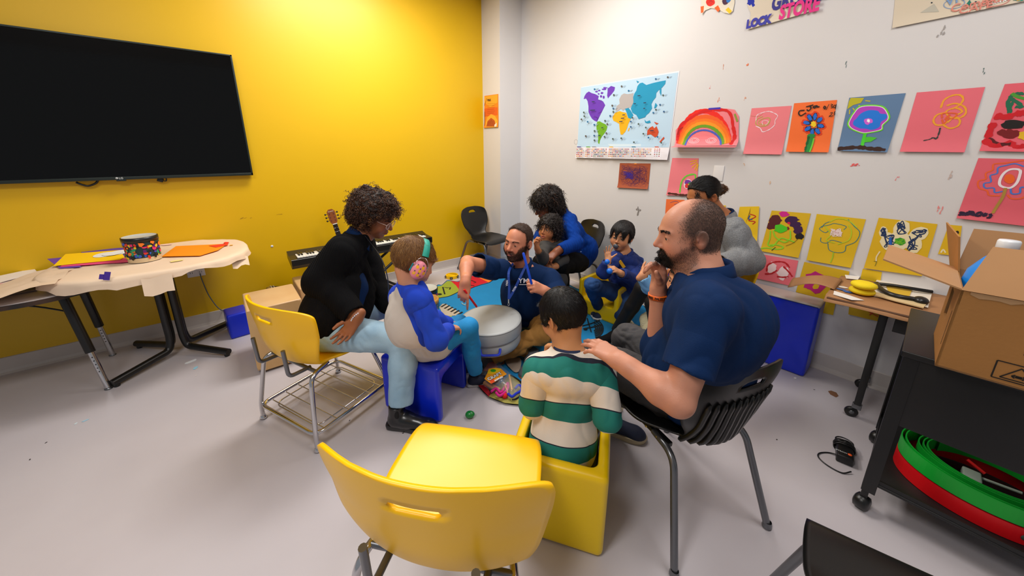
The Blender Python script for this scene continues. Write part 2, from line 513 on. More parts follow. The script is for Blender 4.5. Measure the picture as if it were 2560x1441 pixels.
# ------------------------------------------------------------------ materials in use
M_yel = mat('yellow_wall_paint', '#dfb200', .42, bump=.04, bscale=35, var=.02, vscale=1.5)
M_wht = mat('white_wall_paint', '#dad7d6', .55, bump=.05, bscale=40, var=.015, vscale=2)
M_base = mat('baseboard_vinyl', '#c9c1bb', .4, var=.03, vscale=6)
M_floor = mat('vinyl_floor', '#c6c0c4', .36, bump=.05, bscale=9, var=.05, vscale=2.2, col2='#b9b2b6')
M_blk = mat('black_plastic', '#121212', .33, bump=.05, bscale=500)
M_blkm = mat('black_metal', '#141414', .38)
M_chrome = mat('chrome', '#cfcfd2', .12, metal=1.0)
M_steel = mat('grey_steel', '#77797d', .3, metal=.85)
M_ychair = mat('yellow_shell_plastic', '#ffc400', .36, bump=.02, bscale=400)
M_ycube = mat('yellow_cube_plastic', '#f0c800', .32, bump=.03, bscale=50)
M_bcube = mat('blue_cube_plastic', '#0a2ad0', .28, bump=.03, bscale=50, coat=.3)
M_vinB = mat('blue_vinyl', '#0c2ccc', .3, bump=.15, bscale=9)
M_vinG = mat('grey_vinyl', '#b5aca6', .35, bump=.1, bscale=14)
M_ply = mat('plywood', '#d8b27c', .42, col2='#c0935a', vscale=3.2, var=.04)
M_plytop = mat('maple_top', '#d3b184', .4, col2='#caa272', vscale=5)
M_card = mat('cardboard', '#a8743a', .75, var=.06, vscale=4, bump=.1, bscale=90)
M_cardin = mat('cardboard_inside', '#b98a5c', .8, var=.05, vscale=4)
M_kraft = mat('kraft_paper', '#a5764c', .7, var=.06, vscale=5, bump=.5, bscale=14)
M_scr = mat('screen_glass', '#030303', .07, spec=.3)

# ------------------------------------------------------------------ room shell
def struct(name, mb, parent=None): return tag(mb.obj(name, parent), kind='structure')
m = MB(); m.box((.6, .9, -.05), (9, 8.6, .1), M_floor)
floor = struct('floor', m)
m = MB(); m.box((-.1, YW+.05, CEIL/2), (6.4+2*0, .1, CEIL), M_yel); struct('wall_back', m)
m = MB(); m.box((XW+.05, .3, CEIL/2), (.1, 7.2, CEIL), M_wht); struct('wall_right', m)
CX0, CY0 = 2.757, 3.494                     # the boxed-out corner
m = MB(); m.box(((CX0+XW)/2, (CY0+YW)/2, CEIL/2), (XW-CX0, YW-CY0, CEIL), M_wht); struct('wall_corner_column', m)
m = MB(); m.box((.6, .9, CEIL+.05), (9, 8.6, .1), mat('ceiling_paint', '#e8e6e2', .8)); struct('ceiling', m)
def baseb(name, a, b, n):
    """coved vinyl base from a to b; n points into the room"""
    a = V3(*a, 0); b = V3(*b, 0); n = V3(*n, 0); mb = MB()
    prof = [(0, .118), (.006, .115), (.007, .03), (.012, .012), (.024, .002), (.024, 0), (0, 0)]
    P = np.array([[p+n*x+V3(0, 0, z) for (x, z) in prof] for p in (a, b)])
    mb.grid(P, M_base, False); mb.add(P[0], [tuple(range(len(prof)))], M_base); mb.add(P[1], [tuple(range(len(prof)))[::-1]], M_base)
    struct(name, mb)
baseb('baseboard_back', (-3.3, YW), (CX0, YW), (0, -1))
baseb('baseboard_column_side', (CX0, CY0), (CX0, YW), (-1, 0))
baseb('baseboard_column_front', (CX0, CY0), (XW, CY0), (0, -1))
baseb('baseboard_right', (XW, -3.2), (XW, CY0), (-1, 0))
# scuffs and paint marks on walls: thin blobs with a shape of their own
def smear(name, P, ex, ey, n, col, size, seed, label, cat='mark', group=None):
    rs = random.Random(seed); mb = MB(); m = mat('mark_'+col.strip('#'), col, .7)
    P = np.array(P); ex = np.array(ex, float); ey = np.array(ey, float); n = np.array(n, float)
    for q in range(rs.randint(4, 7)):
        cx, cy = rs.uniform(-.22, .22)*size[0], rs.uniform(-.3, .3)*size[1]
        l = size[1]*rs.uniform(.06, .2); w = size[0]*rs.uniform(.04, .10); k = 9; pts = []
        for i in range(k):
            t = 2*PI*i/k; r = rs.uniform(.6, 1.1)
            pts.append(P+ex*(cx+w*r*math.cos(t))+ey*(cy+l*r*math.sin(t)+.3*w*math.cos(t))+n*(.0012+.00015*q))
        mb.poly(pts, m)
    tag(mb.obj(name), label, cat, group)
def wmark(u, v, col, w, h, seed, label): smear('paint_mark', wx(u, v), (0, -1, 0), (0, 0, 1), (-1, 0, 0), col, (w, h), seed, label, group=None)
wmark(1808, 168, '#e08a5a', .02, .06, 1, 'faint orange paint mark high on white wall below the orange paper cutout')
wmark(1870, 160, '#f07030', .04, .05, 2, 'bright orange paint streak high on white wall below the store banner')
wmark(2116, 160, '#6d7f80', .03, .06, 3, 'grey smudge high on white wall between banner and long paper')
wmark(2460, 178, '#4d6a66', .03, .05, 4, 'dark grey smudge on white wall above the large pink drawing')
wmark(2355, 78, '#a39d99', .05, .08, 5, 'pale grey smear on white wall just under the long cream paper')
wmark(1775, 218, '#f08080', .02, .04, 6, 'pink paint dab on white wall between map and rainbow')
wmark(1797, 250, '#ee8050', .03, .05, 7, 'small orange dab on white wall directly above the rainbow')
wmark(1863, 245, '#f0a070', .03, .05, 8, 'pale orange dab on white wall above the gap between two pink sheets')
wmark(2138, 413, '#ee5a5a', .09, .03, 9, 'red crayon scribble on white wall under the blue flower sheet')
wmark(2244, 444, '#ee7a7a', .03, .05, 10, 'pink paint stroke on white wall under the scribbled flower sheet')
wmark(2350, 525, '#ee8a86', .04, .06, 11, 'pink smear on white wall beside the signed pink flower')
wmark(2380, 440, '#c9b5ac', .04, .07, 12, 'pale tan smear on white wall beside the large pink flower')
wmark(1926, 458, '#e6c3a4', .03, .04, 13, 'pale tan dab on white wall above the yellow sheet with purple blobs')
wmark(1860, 412, '#e6b890', .03, .04, 14, 'pale orange dab on white wall under the small pink flower sheet')
wmark(1598, 530, '#8c8580', .12, .14, 15, 'grey rubbed patch on white wall above the child in blue')
def ymark(u, v, col, w, h, seed, label): smear('wall_scuff', wy(u, v), (1, 0, 0), (0, 0, 1), (0, -1, 0), col, (w, h), seed, label)
ymark(615, 545, '#a77f10', .18, .015, 21, 'long brown scuff on yellow wall beside the guitar')
ymark(700, 536, '#a77f10', .12, .012, 22, 'thin brown scuff line on yellow wall just beside the guitar head')
m = MB(); p = wy(680, 616); m.lathe([(0, .004), (.009, .003), (.011, 0)], mat('anchor_white', '#dfe3ea', .4), p+V3(0, -.001, 0), 12, axis=(0, -1, 0))
tag(m.obj('wall_anchor'), 'small round white plug in yellow wall above the wooden box drum', 'wall plug')

# floor scraps
def scrap(u, v, col, w, h, a, seed, label, name='paper_scrap'):
    rs = random.Random(seed); p = fl(u, v); mb = MB(); R_ = rotz(a); k = 6; pts = []
    for i in range(k):
        t = 2*PI*i/k; r = rs.uniform(.45, 1.1); pts.append(p+R_ @ V3(w*r*math.cos(t)/2, h*r*math.sin(t)/2, .001))
    mb.poly(pts, mat('scrap_'+col.strip('#'), col, .7), .0012)
    tag(mb.obj(name), label, 'paper scrap')
scrap(478, 905, '#dfe4e8', .12, .04, .3, 1, 'white curved paper scrap on floor by the pedestal table foot')
scrap(487, 922, '#8fc3d8', .05, .03, .9, 2, 'light blue paper scrap on floor by the pedestal table foot')
scrap(215, 1052, '#9cc4d6', .04, .02, .2, 3, 'pale blue paper scrap on bare floor in front of the left table')
scrap(190, 1060, '#cfe0e4', .03, .015, 1.2, 4, 'tiny white paper scrap beside the pale blue one')
scrap(2083, 985, '#7a5236', .07, .05, .5, 5, 'torn brown paper scrap on floor near the blue mats')
scrap(1988, 947, '#e6e2de', .04, .02, .1, 6, 'small white scrap on floor at the corner of the blue mat')
scrap(490, 940, '#d8d0c8', .02, .01, .4, 7, 'tiny pale scrap on floor behind the light blue scrap')
for k, (u, v) in enumerate([(1162, 1145), (1150, 1297), (2035, 975), (1942, 1100), (115, 1108), (75, 1150), (1008, 1084), (874, 1052)]):
    scrap(u, v, '#3a3230', .012, .006, k, 30+k, ['dark speck on floor in front of the green egg', 'dark speck on floor left of the yellow cube chair', 'dark speck on floor near the torn brown scrap', 'dark speck on floor behind the black chair', 'dark speck on floor near the table leg', 'dark speck on floor below the left table', 'dark crumb beside the black boot heel', 'dark crumb under the chrome chair rack'][k], 'floor_speck')

# ------------------------------------------------------------------ television
def build_tv():
    x0, x1, z0, z1, yf = -1.452, .242, 1.293, 2.246, YW-.06
    t = thing('television', 'large dark wall-mounted television on the yellow wall', 'television', ((x0+x1)/2, YW, z0))
    c = V3((x0+x1)/2, yf+.018, (z0+z1)/2); M_fr = mat('tv_bezel', '#2b3330', .35, metal=.4)
    m = MB(); m.box(c+V3(0, .012, 0), (x1-x0, .03, z1-z0), M_blkm, .004); m.box(c+V3(0, .028, 0), (.5, .02, .5), M_blkm); m.obj('back_casing', t, True)
    m = MB(); w, h = x1-x0, z1-z0
    for (dx, dz, sx, sz) in ((0, h/2-.006, w, .012), (0, -h/2+.011, w, .022), (-w/2+.006, 0, .012, h), (w/2-.006, 0, .012, h)):
        m.box(c+V3(dx, -.006, dz), (sx, .026, sz), M_fr, .002)
    m.obj('bezel', t, True)
    m = MB(); m.box(c+V3(0, -.010, .005), (w-.024, .004, h-.034), M_scr); m.obj('screen', t, True)
    p = wy(297, 446, yf)
    me = text_mesh('LG', .018, mat('logo_white', '#c8cccc', .5), frame4(p+V3(0, -.001, -.006), (1, 0, 0), (0, 0, 1)), bold=.0004); link('brand_badge', me, t, True)
    m = MB(); m.lathe([(0, .0006), (.007, .0006), (.007, 0)], mat('logo_white', '#c8cccc', .5), p+V3(-.010, -.001, .001), 14, axis=(0, -1, 0)); m.obj('brand_emblem', t, True)
    m = MB(); m.box(p+V3(.01, 0, -.016), (.05, .012, .01), M_fr, .002); m.obj('sensor', t, True)
build_tv()
def cable(name, pts, r, m, label, cat='cable', n=8, sp=8):
    mb = MB(); mb.tube(spline(pts, sp), r, m, n); return tag(mb.obj(name), label, cat)
a = [wy(190, 456, YW-.03), wy(205, 462, YW-.03), wy(222, 465, YW-.03), wy(240, 458, YW-.03), wy(246, 448, YW-.03)]
cable('television_cable', a, .007, M_blk, 'black cable loop hanging under the television')
m = MB(); p = wy(401, 450, YW-.03); m.box(p, (.035, .02, .03), M_blk, .004, rot=roty(.4)); m.tube(spline([p, p+V3(.03, 0, -.01), p+V3(.035, 0, .02)], 6), .004, M_blk, 8)
tag(m.obj('cable_plug'), 'small black connector hanging below the television, right of the cable loop', 'plug')

# ------------------------------------------------------------------ wall plates
def wallplate(name, c, ex, n, w, h, label, cat, slots=()):
    t = thing(name, label, cat, c); ex = V3(*ex); n = V3(*n); R_ = np.stack([ex, n, V3(0, 0, 1)], 1)
    M_ = mat('plate_plastic', '#e9e6e4', .35)
    m = MB(); m.box(V3(*c)+n*.003, (w, .006, h), M_, .002, rot=R_); m.obj('plate', t, True)
    for (dx, dz) in slots:
        m = MB(); m.box(V3(*c)+ex*dx+V3(0, 0, dz)+n*.006, (.033, .006, .028), M_, .004, rot=R_)
        for s in (-.007, .007): m.box(V3(*c)+ex*(dx+s)+V3(0, 0, dz)+n*.0095, (.003, .001, .010), M_blk, rot=R_)
        m.obj('socket', t, True)
    return t
wallplate('power_outlet', wy(490, 681), (1, 0, 0), (0, -1, 0), .115, .075, 'white double power outlet on yellow wall under the pedestal table', 'outlet', ((-.03, .0), (.03, 0)))
wallplate('switch_plate', wx(1796, 434), (0, -1, 0), (-1, 0, 0), .075, .12, 'white blank plate on white wall behind the person in grey', 'wall plate')
a = [wy(500, 684, YW-.02), wy(505, 700, YW-.03), wy(520, 735, YW-.03), wy(538, 762, YW-.05), wy(552, 775, YW-.08), fl(566, 800)+V3(0, 0, .1)]
cable('electric_cable', a, .004, mat('grey_cord', '#56606a', .5), 'grey power cord running from the outlet down to the floor cushion')

# ------------------------------------------------------------------ tables by the yellow wall
def round_rect(x0, x1, y0, y1, r, n=8):
    P = []
    for (cx_, cy_, a0) in ((x1-r, y1-r, 0), (x0+r, y1-r, PI/2), (x0+r, y0+r, PI), (x1-r, y0+r, 1.5*PI)):
        for i in range(n+1): t = a0+PI/2*i/n; P.append((cx_+r*math.cos(t), cy_+r*math.sin(t)))
    return np.array(P)
TZ = .768
def build_table1():
    t = thing('pedestal_table', 'round-ended craft table on black tube pedestal against yellow wall', 'table', (-.43, 3.42, 0))
    O = round_rect(-.9, .07, 2.98, 3.80, .36, 10); O3 = np.concatenate([O, np.full((len(O), 1), TZ-.03)], 1)
    m = MB(); m.poly(O3, mat('laminate_grey', '#b9b6b6', .35), .028); m.obj('tabletop', t, True)
    feet = [(-.145, 3.12), (-.745, 3.14), (-.70, 3.73), (-.11, 3.72)]
    for i, (x, y) in enumerate(feet):
        cx_ = -.43+(.035 if x > -.4 else -.035); cy_ = 3.42+(.035 if y > 3.4 else -.035)
        d = nrm(V3(x-cx_, y-cy_, 0)); f = V3(x, y, .035); c0 = V3(cx_, cy_, 0)
        P = fillet([f, c0+d*.02+V3(0, 0, .06), c0+V3(0, 0, .14), c0+V3(0, 0, TZ-.03)], .09, 8)
        m = MB(); m.tube(P, .024, M_blk, 14); lg = m.obj('leg', t, True)
        m = MB(); m.lathe([(0, 0), (.016, 0), (.018, .012), (.01, .02)], M_blk, (x-d[0]*.02, y-d[1]*.02, 0), 12); m.obj('glide', lg, True)
    m = MB(); m.box((-.43, 3.42, TZ-.04), (.3, .3, .015), M_blkm, .003); m.obj('mounting_plate', t, True)
build_table1()
T2Z = .69
def build_table2():
    t = thing('craft_table', 'low white table with worn black edge at the far left', 'table', (-1.4, 3.45, 0))
    O = round_rect(-2.3, -.62, 3.06, 3.80, .34, 10); O3 = np.concatenate([O, np.full((len(O), 1), T2Z-.03)], 1)
    m = MB(); m.poly(O3, mat('worn_black_edge', '#1d1a18', .5, col2='#4a3020', vscale=12), .026); m.obj('table_edge', t, True)
    O2 = round_rect(-2.295, -.625, 3.065, 3.795, .335, 10)
    m = MB(); m.poly(np.concatenate([O2, np.full((len(O), 1), T2Z-.004)], 1), mat('laminate_white', '#e4dcdc', .3), .003); m.obj('tabletop', t, True)
    for (tx, ty, bx_, by_) in ((-.86, 3.28, -.767, 3.15), (-.86, 3.62, -.83, 3.70), (-1.95, 3.28, -2.05, 3.15), (-1.95, 3.62, -2.05, 3.70)):
        a = V3(tx, ty, T2Z-.03); b = V3(bx_, by_, .012); k = a+(b-a)*.62
        m = MB(); m.tube([a, k], .023, M_blk, 14); lg = m.obj('leg', t, True)
        m = MB(); m.tube([k, b], .016, M_chrome, 12)
        for q in range(5):
            c = k+(b-k)*(.12+.1*q); m.ball(c+V3(0, -.015, 0), .004, M_blk, 8, 6)
        m.lathe([(0, 0), (.02, 0), (.02, .006), (.008, .014)], M_steel, (bx_, by_, 0), 12); m.obj('leg_extension', lg, True)
    m = MB(); m.tube(spline([(-1.15, 3.25, T2Z-.04), (-1.0, 3.3, .60), (-.83, 3.3, .50)], 6), .005, M_blk, 8); m.obj('brace', t, True)
build_table2()
# paper table cover, draped and wrinkled
def cover():
    M_ = mat('butcher_paper', '#e6cdb2', .75, bump=.35, bscale=10, var=.05, vscale=3)
    O = round_rect(-.93, .085, 2.965, 3.815, .37, 16); n = len(O); c = O.mean(0); rings = []
    for s in (0, .25, .5, .75, .93, 1.0):
        z = TZ+.004+.006*np.abs(wob(np.concatenate([c+(O-c)*s, np.zeros((n, 1))], 1), 9, 2)); rings.append(np.concatenate([c+(O-c)*s, z[:, None]], 1))
    ang = np.arctan2(O[:, 1]-c[1], O[:, 0]-c[0])
    drop = .055+.018*np.sin(ang*3+1)+.010*np.sin(ang*7)+.008*np.sin(ang*13); drop = np.where(O[:, 1] > 3.7, .02, np.maximum(drop, .012))
    nd = (O-c)/np.linalg.norm(O-c, axis=1)[:, None]
    for f, k in ((.15, .012), (.5, .015), (1.0, .02)):
        wv = .006*np.sin(ang*23)*f
        rings.append(np.concatenate([np.minimum(O+nd*(k+wv)[:, None] if not np.isscalar(k+wv) else O, [9, YW-.006]), (TZ+.004-drop*f)[:, None]], 1))
    m = MB(); m.grid(np.array(rings), M_, True, True)
    # torn flap at the left end lying over the lower table, and a loose torn corner hanging at the front
    P = [[V3(-.80, 3.02+.5*j/8, TZ+.01)+V3(-.36*i/8, -.02*i/8, -.075*(i/8)**1.6+.006*math.sin(j*2+i)) for j in range(9)] for i in range(9)]
    m.grid(P, M_)
    P = [[V3(-.46+.14*j/4, 2.945-.01*i-.004*j, TZ-.02-.035*i-.01*math.sin(j*1.4)) for j in range(5)] for i in range(4)]
    m.grid(P, M_)
    P = [[V3(-.02+.10*j/4, 3.12-.02*i+.06*j/4, TZ-.03-.03*i-.01*math.sin(j*1.9)) for j in range(5)] for i in range(3)]
    m.grid(P, M_)
    # crayon and paint marks that belong to the paper
    rs = random.Random(4)
    for (u, v, w, h, col) in ((268, 690, .025, .05, '#4a2a9a'), (254, 692, .018, .03, '#4a2a9a')):
        p = wy(u, v, 2.945); m.box(p+V3(0, -.004, 0), (w, .002, h), mat('mark_'+col.strip('#'), col, .7), rot=roty(.3))
    for (u, v, w, h, col) in ((566, 607, .05, .02, '#ee2010'), (578, 613, .03, .01, '#e8b040'), (305, 618, .12, .02, '#c5dd7a'), (415, 612, .10, .015, '#f3cfc8'), (500, 632, .12, .02, '#e07050'), (440, 652, .10, .02, '#e7d58a')):
        p = fl(u, v, TZ+.0125); k = 10
        m.poly([p+V3(w*.5*rs.uniform(.5, 1)*math.cos(2*PI*i/k), h*2*rs.uniform(.4, 1)*math.sin(2*PI*i/k), 0) for i in range(k)], mat('mark_'+col.strip('#'), col, .7))
    return tag(m.obj('paper_table_cover'), 'cream paper cover with torn edges draped over pedestal table', 'table cover')
cover()
def sheet(name, pts, z, col, label, th=.0015, cat='paper', seed=0):
    """a sheet lying flat, corners from pixels"""
    m = MB(); P = [fl(u, v, z) for (u, v) in pts]; m.poly(P, mat('paper_'+col.strip('#'), col, .7), th); return tag(m.obj(name), label, cat)
sheet('construction_paper', [(118, 648), (160, 644), (205, 668), (150, 672)], TZ+.012, '#6a3fae', 'purple construction paper sticking out furthest left under the yellow sheet')
sheet('construction_paper', [(150, 668), (330, 655), (325, 645), (160, 660)], TZ+.014, '#ee4a86', 'pink construction paper under the yellow sheet')
sheet('construction_paper', [(200, 628), (330, 618), (335, 640), (220, 650)], TZ+.0155, '#5b3fa2', 'violet construction paper behind the yellow sheet')
sheet('construction_paper', [(133, 666), (164, 636), (300, 626), (312, 644), (300, 650), (190, 660)], TZ+.018, '#ffd200', 'bright yellow construction paper sheet lying left of the drum')
def cloudpaper():
    m = MB(); 
    for (u, v, r1, r2) in ((262, 637, .055, .035), (300, 631, .06, .035), (282, 634, .05, .03)):
        p = fl(u, v, TZ+.021+.0013*(u % 7 == 2)+.0026*(u == 282)); m.poly([p+V3(r1*math.cos(t), r2*2.2*math.sin(t), .0) for t in np.linspace(0, 2*PI, 20, False)], mat('paper_e9eef2', '#e9eef2', .7), .001)
    return tag(m.obj('paper_cutout'), 'white cloud-shaped paper cutout on the yellow sheet', 'paper')
cloudpaper()
sheet('construction_paper', [(404, 642), (440, 616), (570, 610), (545, 626), (500, 640)], TZ+.014, '#f6920a', 'orange construction paper right of the drum')
sheet('construction_paper', [(522, 615), (570, 609), (570, 613), (540, 619)], TZ+.017, '#ee3a1a', 'narrow red paper strip on the orange sheet')
sheet('drawing_paper', [(0, 690), (85, 672), (95, 682), (0, 707)], T2Z+.012, '#eee6e0', 'rolled white paper along the back of the low left table')
def paintpaper():
    m = MB(); m.poly([fl(u, v, T2Z+.003) for (u, v) in ((-60, 712), (88, 690), (92, 726), (-60, 752))], mat('paper_ecdcd8', '#ecdcd8', .7), .001)
    rs = random.Random(9)
    for (u0, v0, u1, v1, c, k) in ((-20, 722, 88, 702, '#f07070', 9), (30, 729, 88, 722, '#b6d65a', 8), (60, 718, 92, 716, '#584030', 3), (75, 722, 90, 722, '#ee6a30', 2), (-10, 716, 60, 706, '#f08a9a', 6)):
        for q in range(k):
            du, dv = rs.uniform(-6, 6), rs.uniform(-5, 5); a = fl(u0+du, v0+dv, T2Z+.0052); b = fl(u1+rs.uniform(-8, 4), v1+dv, T2Z+.0052)
            d = nrm(b-a); s = np.cross(d, [0, 0, 1])*.006; m.poly([a-s, a+s, b+s*.3, b-s*.3], mat('mark_'+c.strip('#'), c, .7))
    tag(m.obj('painted_paper'), 'white sheet with red and green paint strokes on the low left table', 'painting')
paintpaper()

# ------------------------------------------------------------------ chairs
def interp(s, K):
    K = np.array(K, float); return np.array([np.interp(s, K[:, 0], K[:, i]) for i in range(1, K.shape[1])])
def smoothK(K, n=10):
    return spline(K, n)
def shell(prof, width, cup, m, slot=None, ns=70, nt=30, thick=.007, ribs=None):
    """prof: (y,z) side curve front lip -> back top; width: (s, half-width); cup: (s, forward, up) bend of the sides"""
    P = spline(prof, 14); seg = np.r_[0, np.cumsum(np.linalg.norm(np.diff(P, axis=0), axis=1))]; Lh = seg[-1]; ss = np.linspace(0, 1, ns+1)
    ss = .5-.5*np.cos(PI*ss)*1.0 if False else ss
    # denser rows near the rounded ends
    ss = np.unique(np.r_[np.linspace(0, .06, 10), np.linspace(.06, .94, ns-18), np.linspace(.94, 1, 10)])
    y = np.interp(ss*Lh, seg, P[:, 0]); z = np.interp(ss*Lh, seg, P[:, 1])
    W_ = np.interp(ss, *np.array(spline(np.array(width, float), 10)).T)
    e0, e1 = .055, .075
    rnd = np.ones_like(ss); a = ss < e0; rnd[a] = (1-(1-ss[a]/e0)**3)**(1/3.0); b = ss > 1-e1; rnd[b] = (1-((ss[b]-1+e1)/e1)**2.6)**(1/2.6)
    rr = .25 if True else 0
    W0 = W_.copy(); W_ = W_*np.maximum(rnd, .35)
    t = np.linspace(-1, 1, nt+1)
    cf = np.interp(ss, [c[0] for c in cup], [c[1] for c in cup]); cu = np.interp(ss, [c[0] for c in cup], [c[2] for c in cup])
    X = W_[:, None]*t[None]; te = np.abs(X/W0[:, None]); Y = y[:, None]+cf[:, None]*te**2.2; Z = z[:, None]+cu[:, None]*te**2.2
    sl = None
    if slot:
        s0, hw, hs, bend = slot            # centre along s, half width (m), half height (s units)
        Sg = ss[:, None]+0*t[None]; hsm = hs*Lh
        dx = X/hw; ds = (Sg-s0)*Lh-bend*(X/hw)**2; q = (np.abs(dx)**4+np.abs(ds/hsm)**4)**.25
        near = (q < 1.5)
        # move nearby rows/columns onto the slot's outline
        kk = np.where((q > .72) & (q < 1.28), 1/np.maximum(q, 1e-3), 1.0)
        Xn = X*kk; dsn = ds*kk; shift = (dsn-ds)/Lh
        Sn = np.clip(Sg+shift+(bend*(Xn/hw)**2-bend*(X/hw)**2)/Lh*0, 0, 1)
        tn = np.divide(Xn, W0[:, None])
        X = np.where(near, Xn, X)
        yy = np.interp(Sn*Lh, seg, P[:, 0]); zz = np.interp(Sn*Lh, seg, P[:, 1])
        Y = np.where(near, yy+cf[:, None]*np.abs(tn)**2.2, Y); Z = np.where(near, zz+cu[:, None]*np.abs(tn)**2.2, Z)
        sl = q*np.where((q > .72) & (q < 1.28), 1/np.maximum(q, 1e-3), 1)
    V_ = np.stack([X, Y, Z], -1); a_, b_ = V_.shape[:2]; mb = MB(); fs = []
    for i in range(a_-1):
        for j in range(b_-1):
            if sl is not None and max(sl[i, j], sl[i+1, j], sl[i, j+1], sl[i+1, j+1]) <= 1.02: continue
            fs.append((i*b_+j, i*b_+j+1, (i+1)*b_+j+1, (i+1)*b_+j))
    mb.add(V_.reshape(-1, 3), fs, m, True)
    if ribs:
        n, x0, sa, sb, h = ribs
        for k in range(n):
            xx = -x0+2*x0*k/(n-1); pts = []
            for s in np.linspace(sa, sb, 12):
                w_ = np.interp(s, ss, W_); tt = abs(xx/w_)
                pts.append((xx*(.86+.14*(s-sa)/(sb-sa)), np.interp(s*Lh, seg, P[:, 0])+np.interp(s, ss, cf)*tt**2.2-.008, np.interp(s*Lh, seg, P[:, 1])))
            mb.tube(pts, [.001]+[h]*10+[.001], m, 6)
    return mb
BPROF = [(.235, .385), (.225, .412), (.19, .428), (.08, .425), (-.06, .418), (-.15, .425), (-.19, .455), (-.21, .53), (-.228, .62), (-.25, .71), (-.265, .80)]
BWID = [(0, .19), (.12, .215), (.30, .225), (.42, .19), (.52, .14), (.60, .15), (.72, .205), (.86, .222), (.94, .205), (1, .18)]
BCUP = [(0, 0, .0), (.25, 0, .012), (.45, .03, .035), (.55, .05, .02), (.75, .05, 0), (1, .04, 0)]
def black_chair(name, label, loc, rz, steel=M_steel, ribs=None, group=None):
    t = thing(name, label, 'chair', loc, rz, group)
    shell(BPROF, BWID, BCUP, M_blk, slot=(.925, .055, .018, -.006), ribs=ribs).obj('seat_shell', t, solid=.008)
    for s in (-1, 1):
        m = MB(); m.box((s*.165, .02, .402), (.028, .26, .02), M_blk, .004); fr = m.obj('seat_bracket', t)
        for y in (-.06, .0, .06): m = MB(); m.ball((s*.182, y, .402), .006, mat('brass_screw', '#c8b060', .3, metal=1), 8, 6); m.obj('screw', fr)
    for s in (-1, 1):
        for (fy, my, c) in ((.27, .12, 1), (-.27, -.10, -1)):
            P = fillet([(s*.17, my-.07*c, .400), (s*.185, my+.05*c, .398), (s*.245, fy, .012)], .09, 8)
            m = MB(); m.tube(P, .0135, steel, 12); lg = m.obj('leg', t)
            m = MB(); m.lathe([(0, 0), (.013, 0), (.018, .006), (.017, .018), (.014, .03)], M_steel, (s*.245, fy, 0), 12); m.obj('foot_glide', lg)
    return t
YPROF = [(.245, .40), (.235, .425), (.19, .438), (.08, .43), (-.06, .42), (-.15, .425), (-.205, .45), (-.235, .52), (-.25, .61), (-.262, .69), (-.275, .775)]
YWID = [(0, .20), (.12, .228), (.30, .235), (.40, .225), (.50, .205), (.58, .215), (.70, .250), (.84, .275), (.93, .282), (1, .272)]
YCUP = [(0, 0, -.006), (.25, 0, .004), (.45, .02, .02), (.6, .06, .0), (.8, .085, 0), (1, .085, .006)]
def yellow_chair(name, label, loc, rz, rack=True):
    t = thing(name, label, 'chair', loc, rz)
    shell(YPROF, YWID, YCUP, M_ychair, slot=(.90, .062, .018, .004), nt=34).obj('seat_shell', t, solid=.011)
    h = .245
    for sx in (-1, 1):
        for sy in (-1, 1):
            if sy > 0: P = [(sx*h, sy*h, .012), (sx*h, sy*h, .09), (sx*.19, sy*.17, .395), (sx*.16, .0, .402)]
            else: P = [(sx*h, sy*h, .012), (sx*h, sy*h, .09), (sx*.205, -.20, .395), (sx*.17, -.08, .402)]
            m = MB(); m.tube(fillet(P, .05, 7), .0115, M_chrome if not (rack and sy < 0) else M_chrome, 12); lg = m.obj('leg', t)
            m = MB(); m.lathe([(0, 0), (.012, 0), (.019, .006), (.018, .014), (.012, .024)], M_chrome, (sx*h, sy*h, 0), 12); m.obj('foot_glide', lg)
    for sx in (-1, 1): m = MB(); m.tube(fillet([(sx*.13, -.15, .402), (sx*.13, -.262, .41), (sx*.13, -.268, .56)], .03, 5), .010, M_steel, 10); m.obj('back_upright', t)
    m = MB(); m.tube([(-.17, .02, .402), (.17, .02, .402)], .01, M_steel, 10); m.tube([(-.19, -.16, .398), (.19, -.16, .398)], .01, M_steel, 10); m.obj('seat_support', t)
    if rack:
        m = MB(); O = round_rect(-h, h, -h, h, .05, 6); m.tube([(x, y, .095) for x, y in O], .0105, M_chrome, 12, closed=True); r = m.obj('rack_frame', t)
        m = MB(); O = round_rect(-.19, .19, -.2, .21, .05, 6); m.tube([(x, y, .088) for x, y in O], .004, M_chrome, 8, closed=True)
        for k in range(6):
            y = -.19+.076*k; m.tube([(-h, y, .093), (h, y, .093)], .0033, M_chrome, 8)
        m.obj('rack_wires', r)
    return t
def face_rz(fx, fy): return math.atan2(-fx, fy)
t = yellow_chair('shell_chair', 'empty yellow shell chair with carrying slot in the foreground, its back to the camera', (.435, .770, 0), face_rz(.77, .64), rack=False); t.scale = (1.07, 1.07, 1.05)
yellow_chair('shell_chair', 'yellow shell chair with chrome rack under the person in black cardigan', (.305, 2.07, 0), face_rz(.92, .39))
black_chair('shell_chair', 'black ribbed shell chair under the balding person in navy polo', (1.372, .50, 0), face_rz(.328, .945), ribs=(11, .15, .50, .84, .007))
black_chair('shell_chair', 'empty black shell chair in the far corner beside the yellow wall', (2.52, 3.50, 0), face_rz(.15, -.98))
black_chair('shell_chair', 'black shell chair against white wall under the person in blue cardigan', (2.73, 2.24, 0), face_rz(-.88, .30))
black_chair('shell_chair', 'empty black chair cropped by the frame, in front of the black cart', (1.055, -.205, 0), face_rz(.96, .27))
yellow_chair('shell_chair', 'yellow shell chair under the person in grey sweater', (2.58, .95, 0), face_rz(-.90, .42), rack=False)

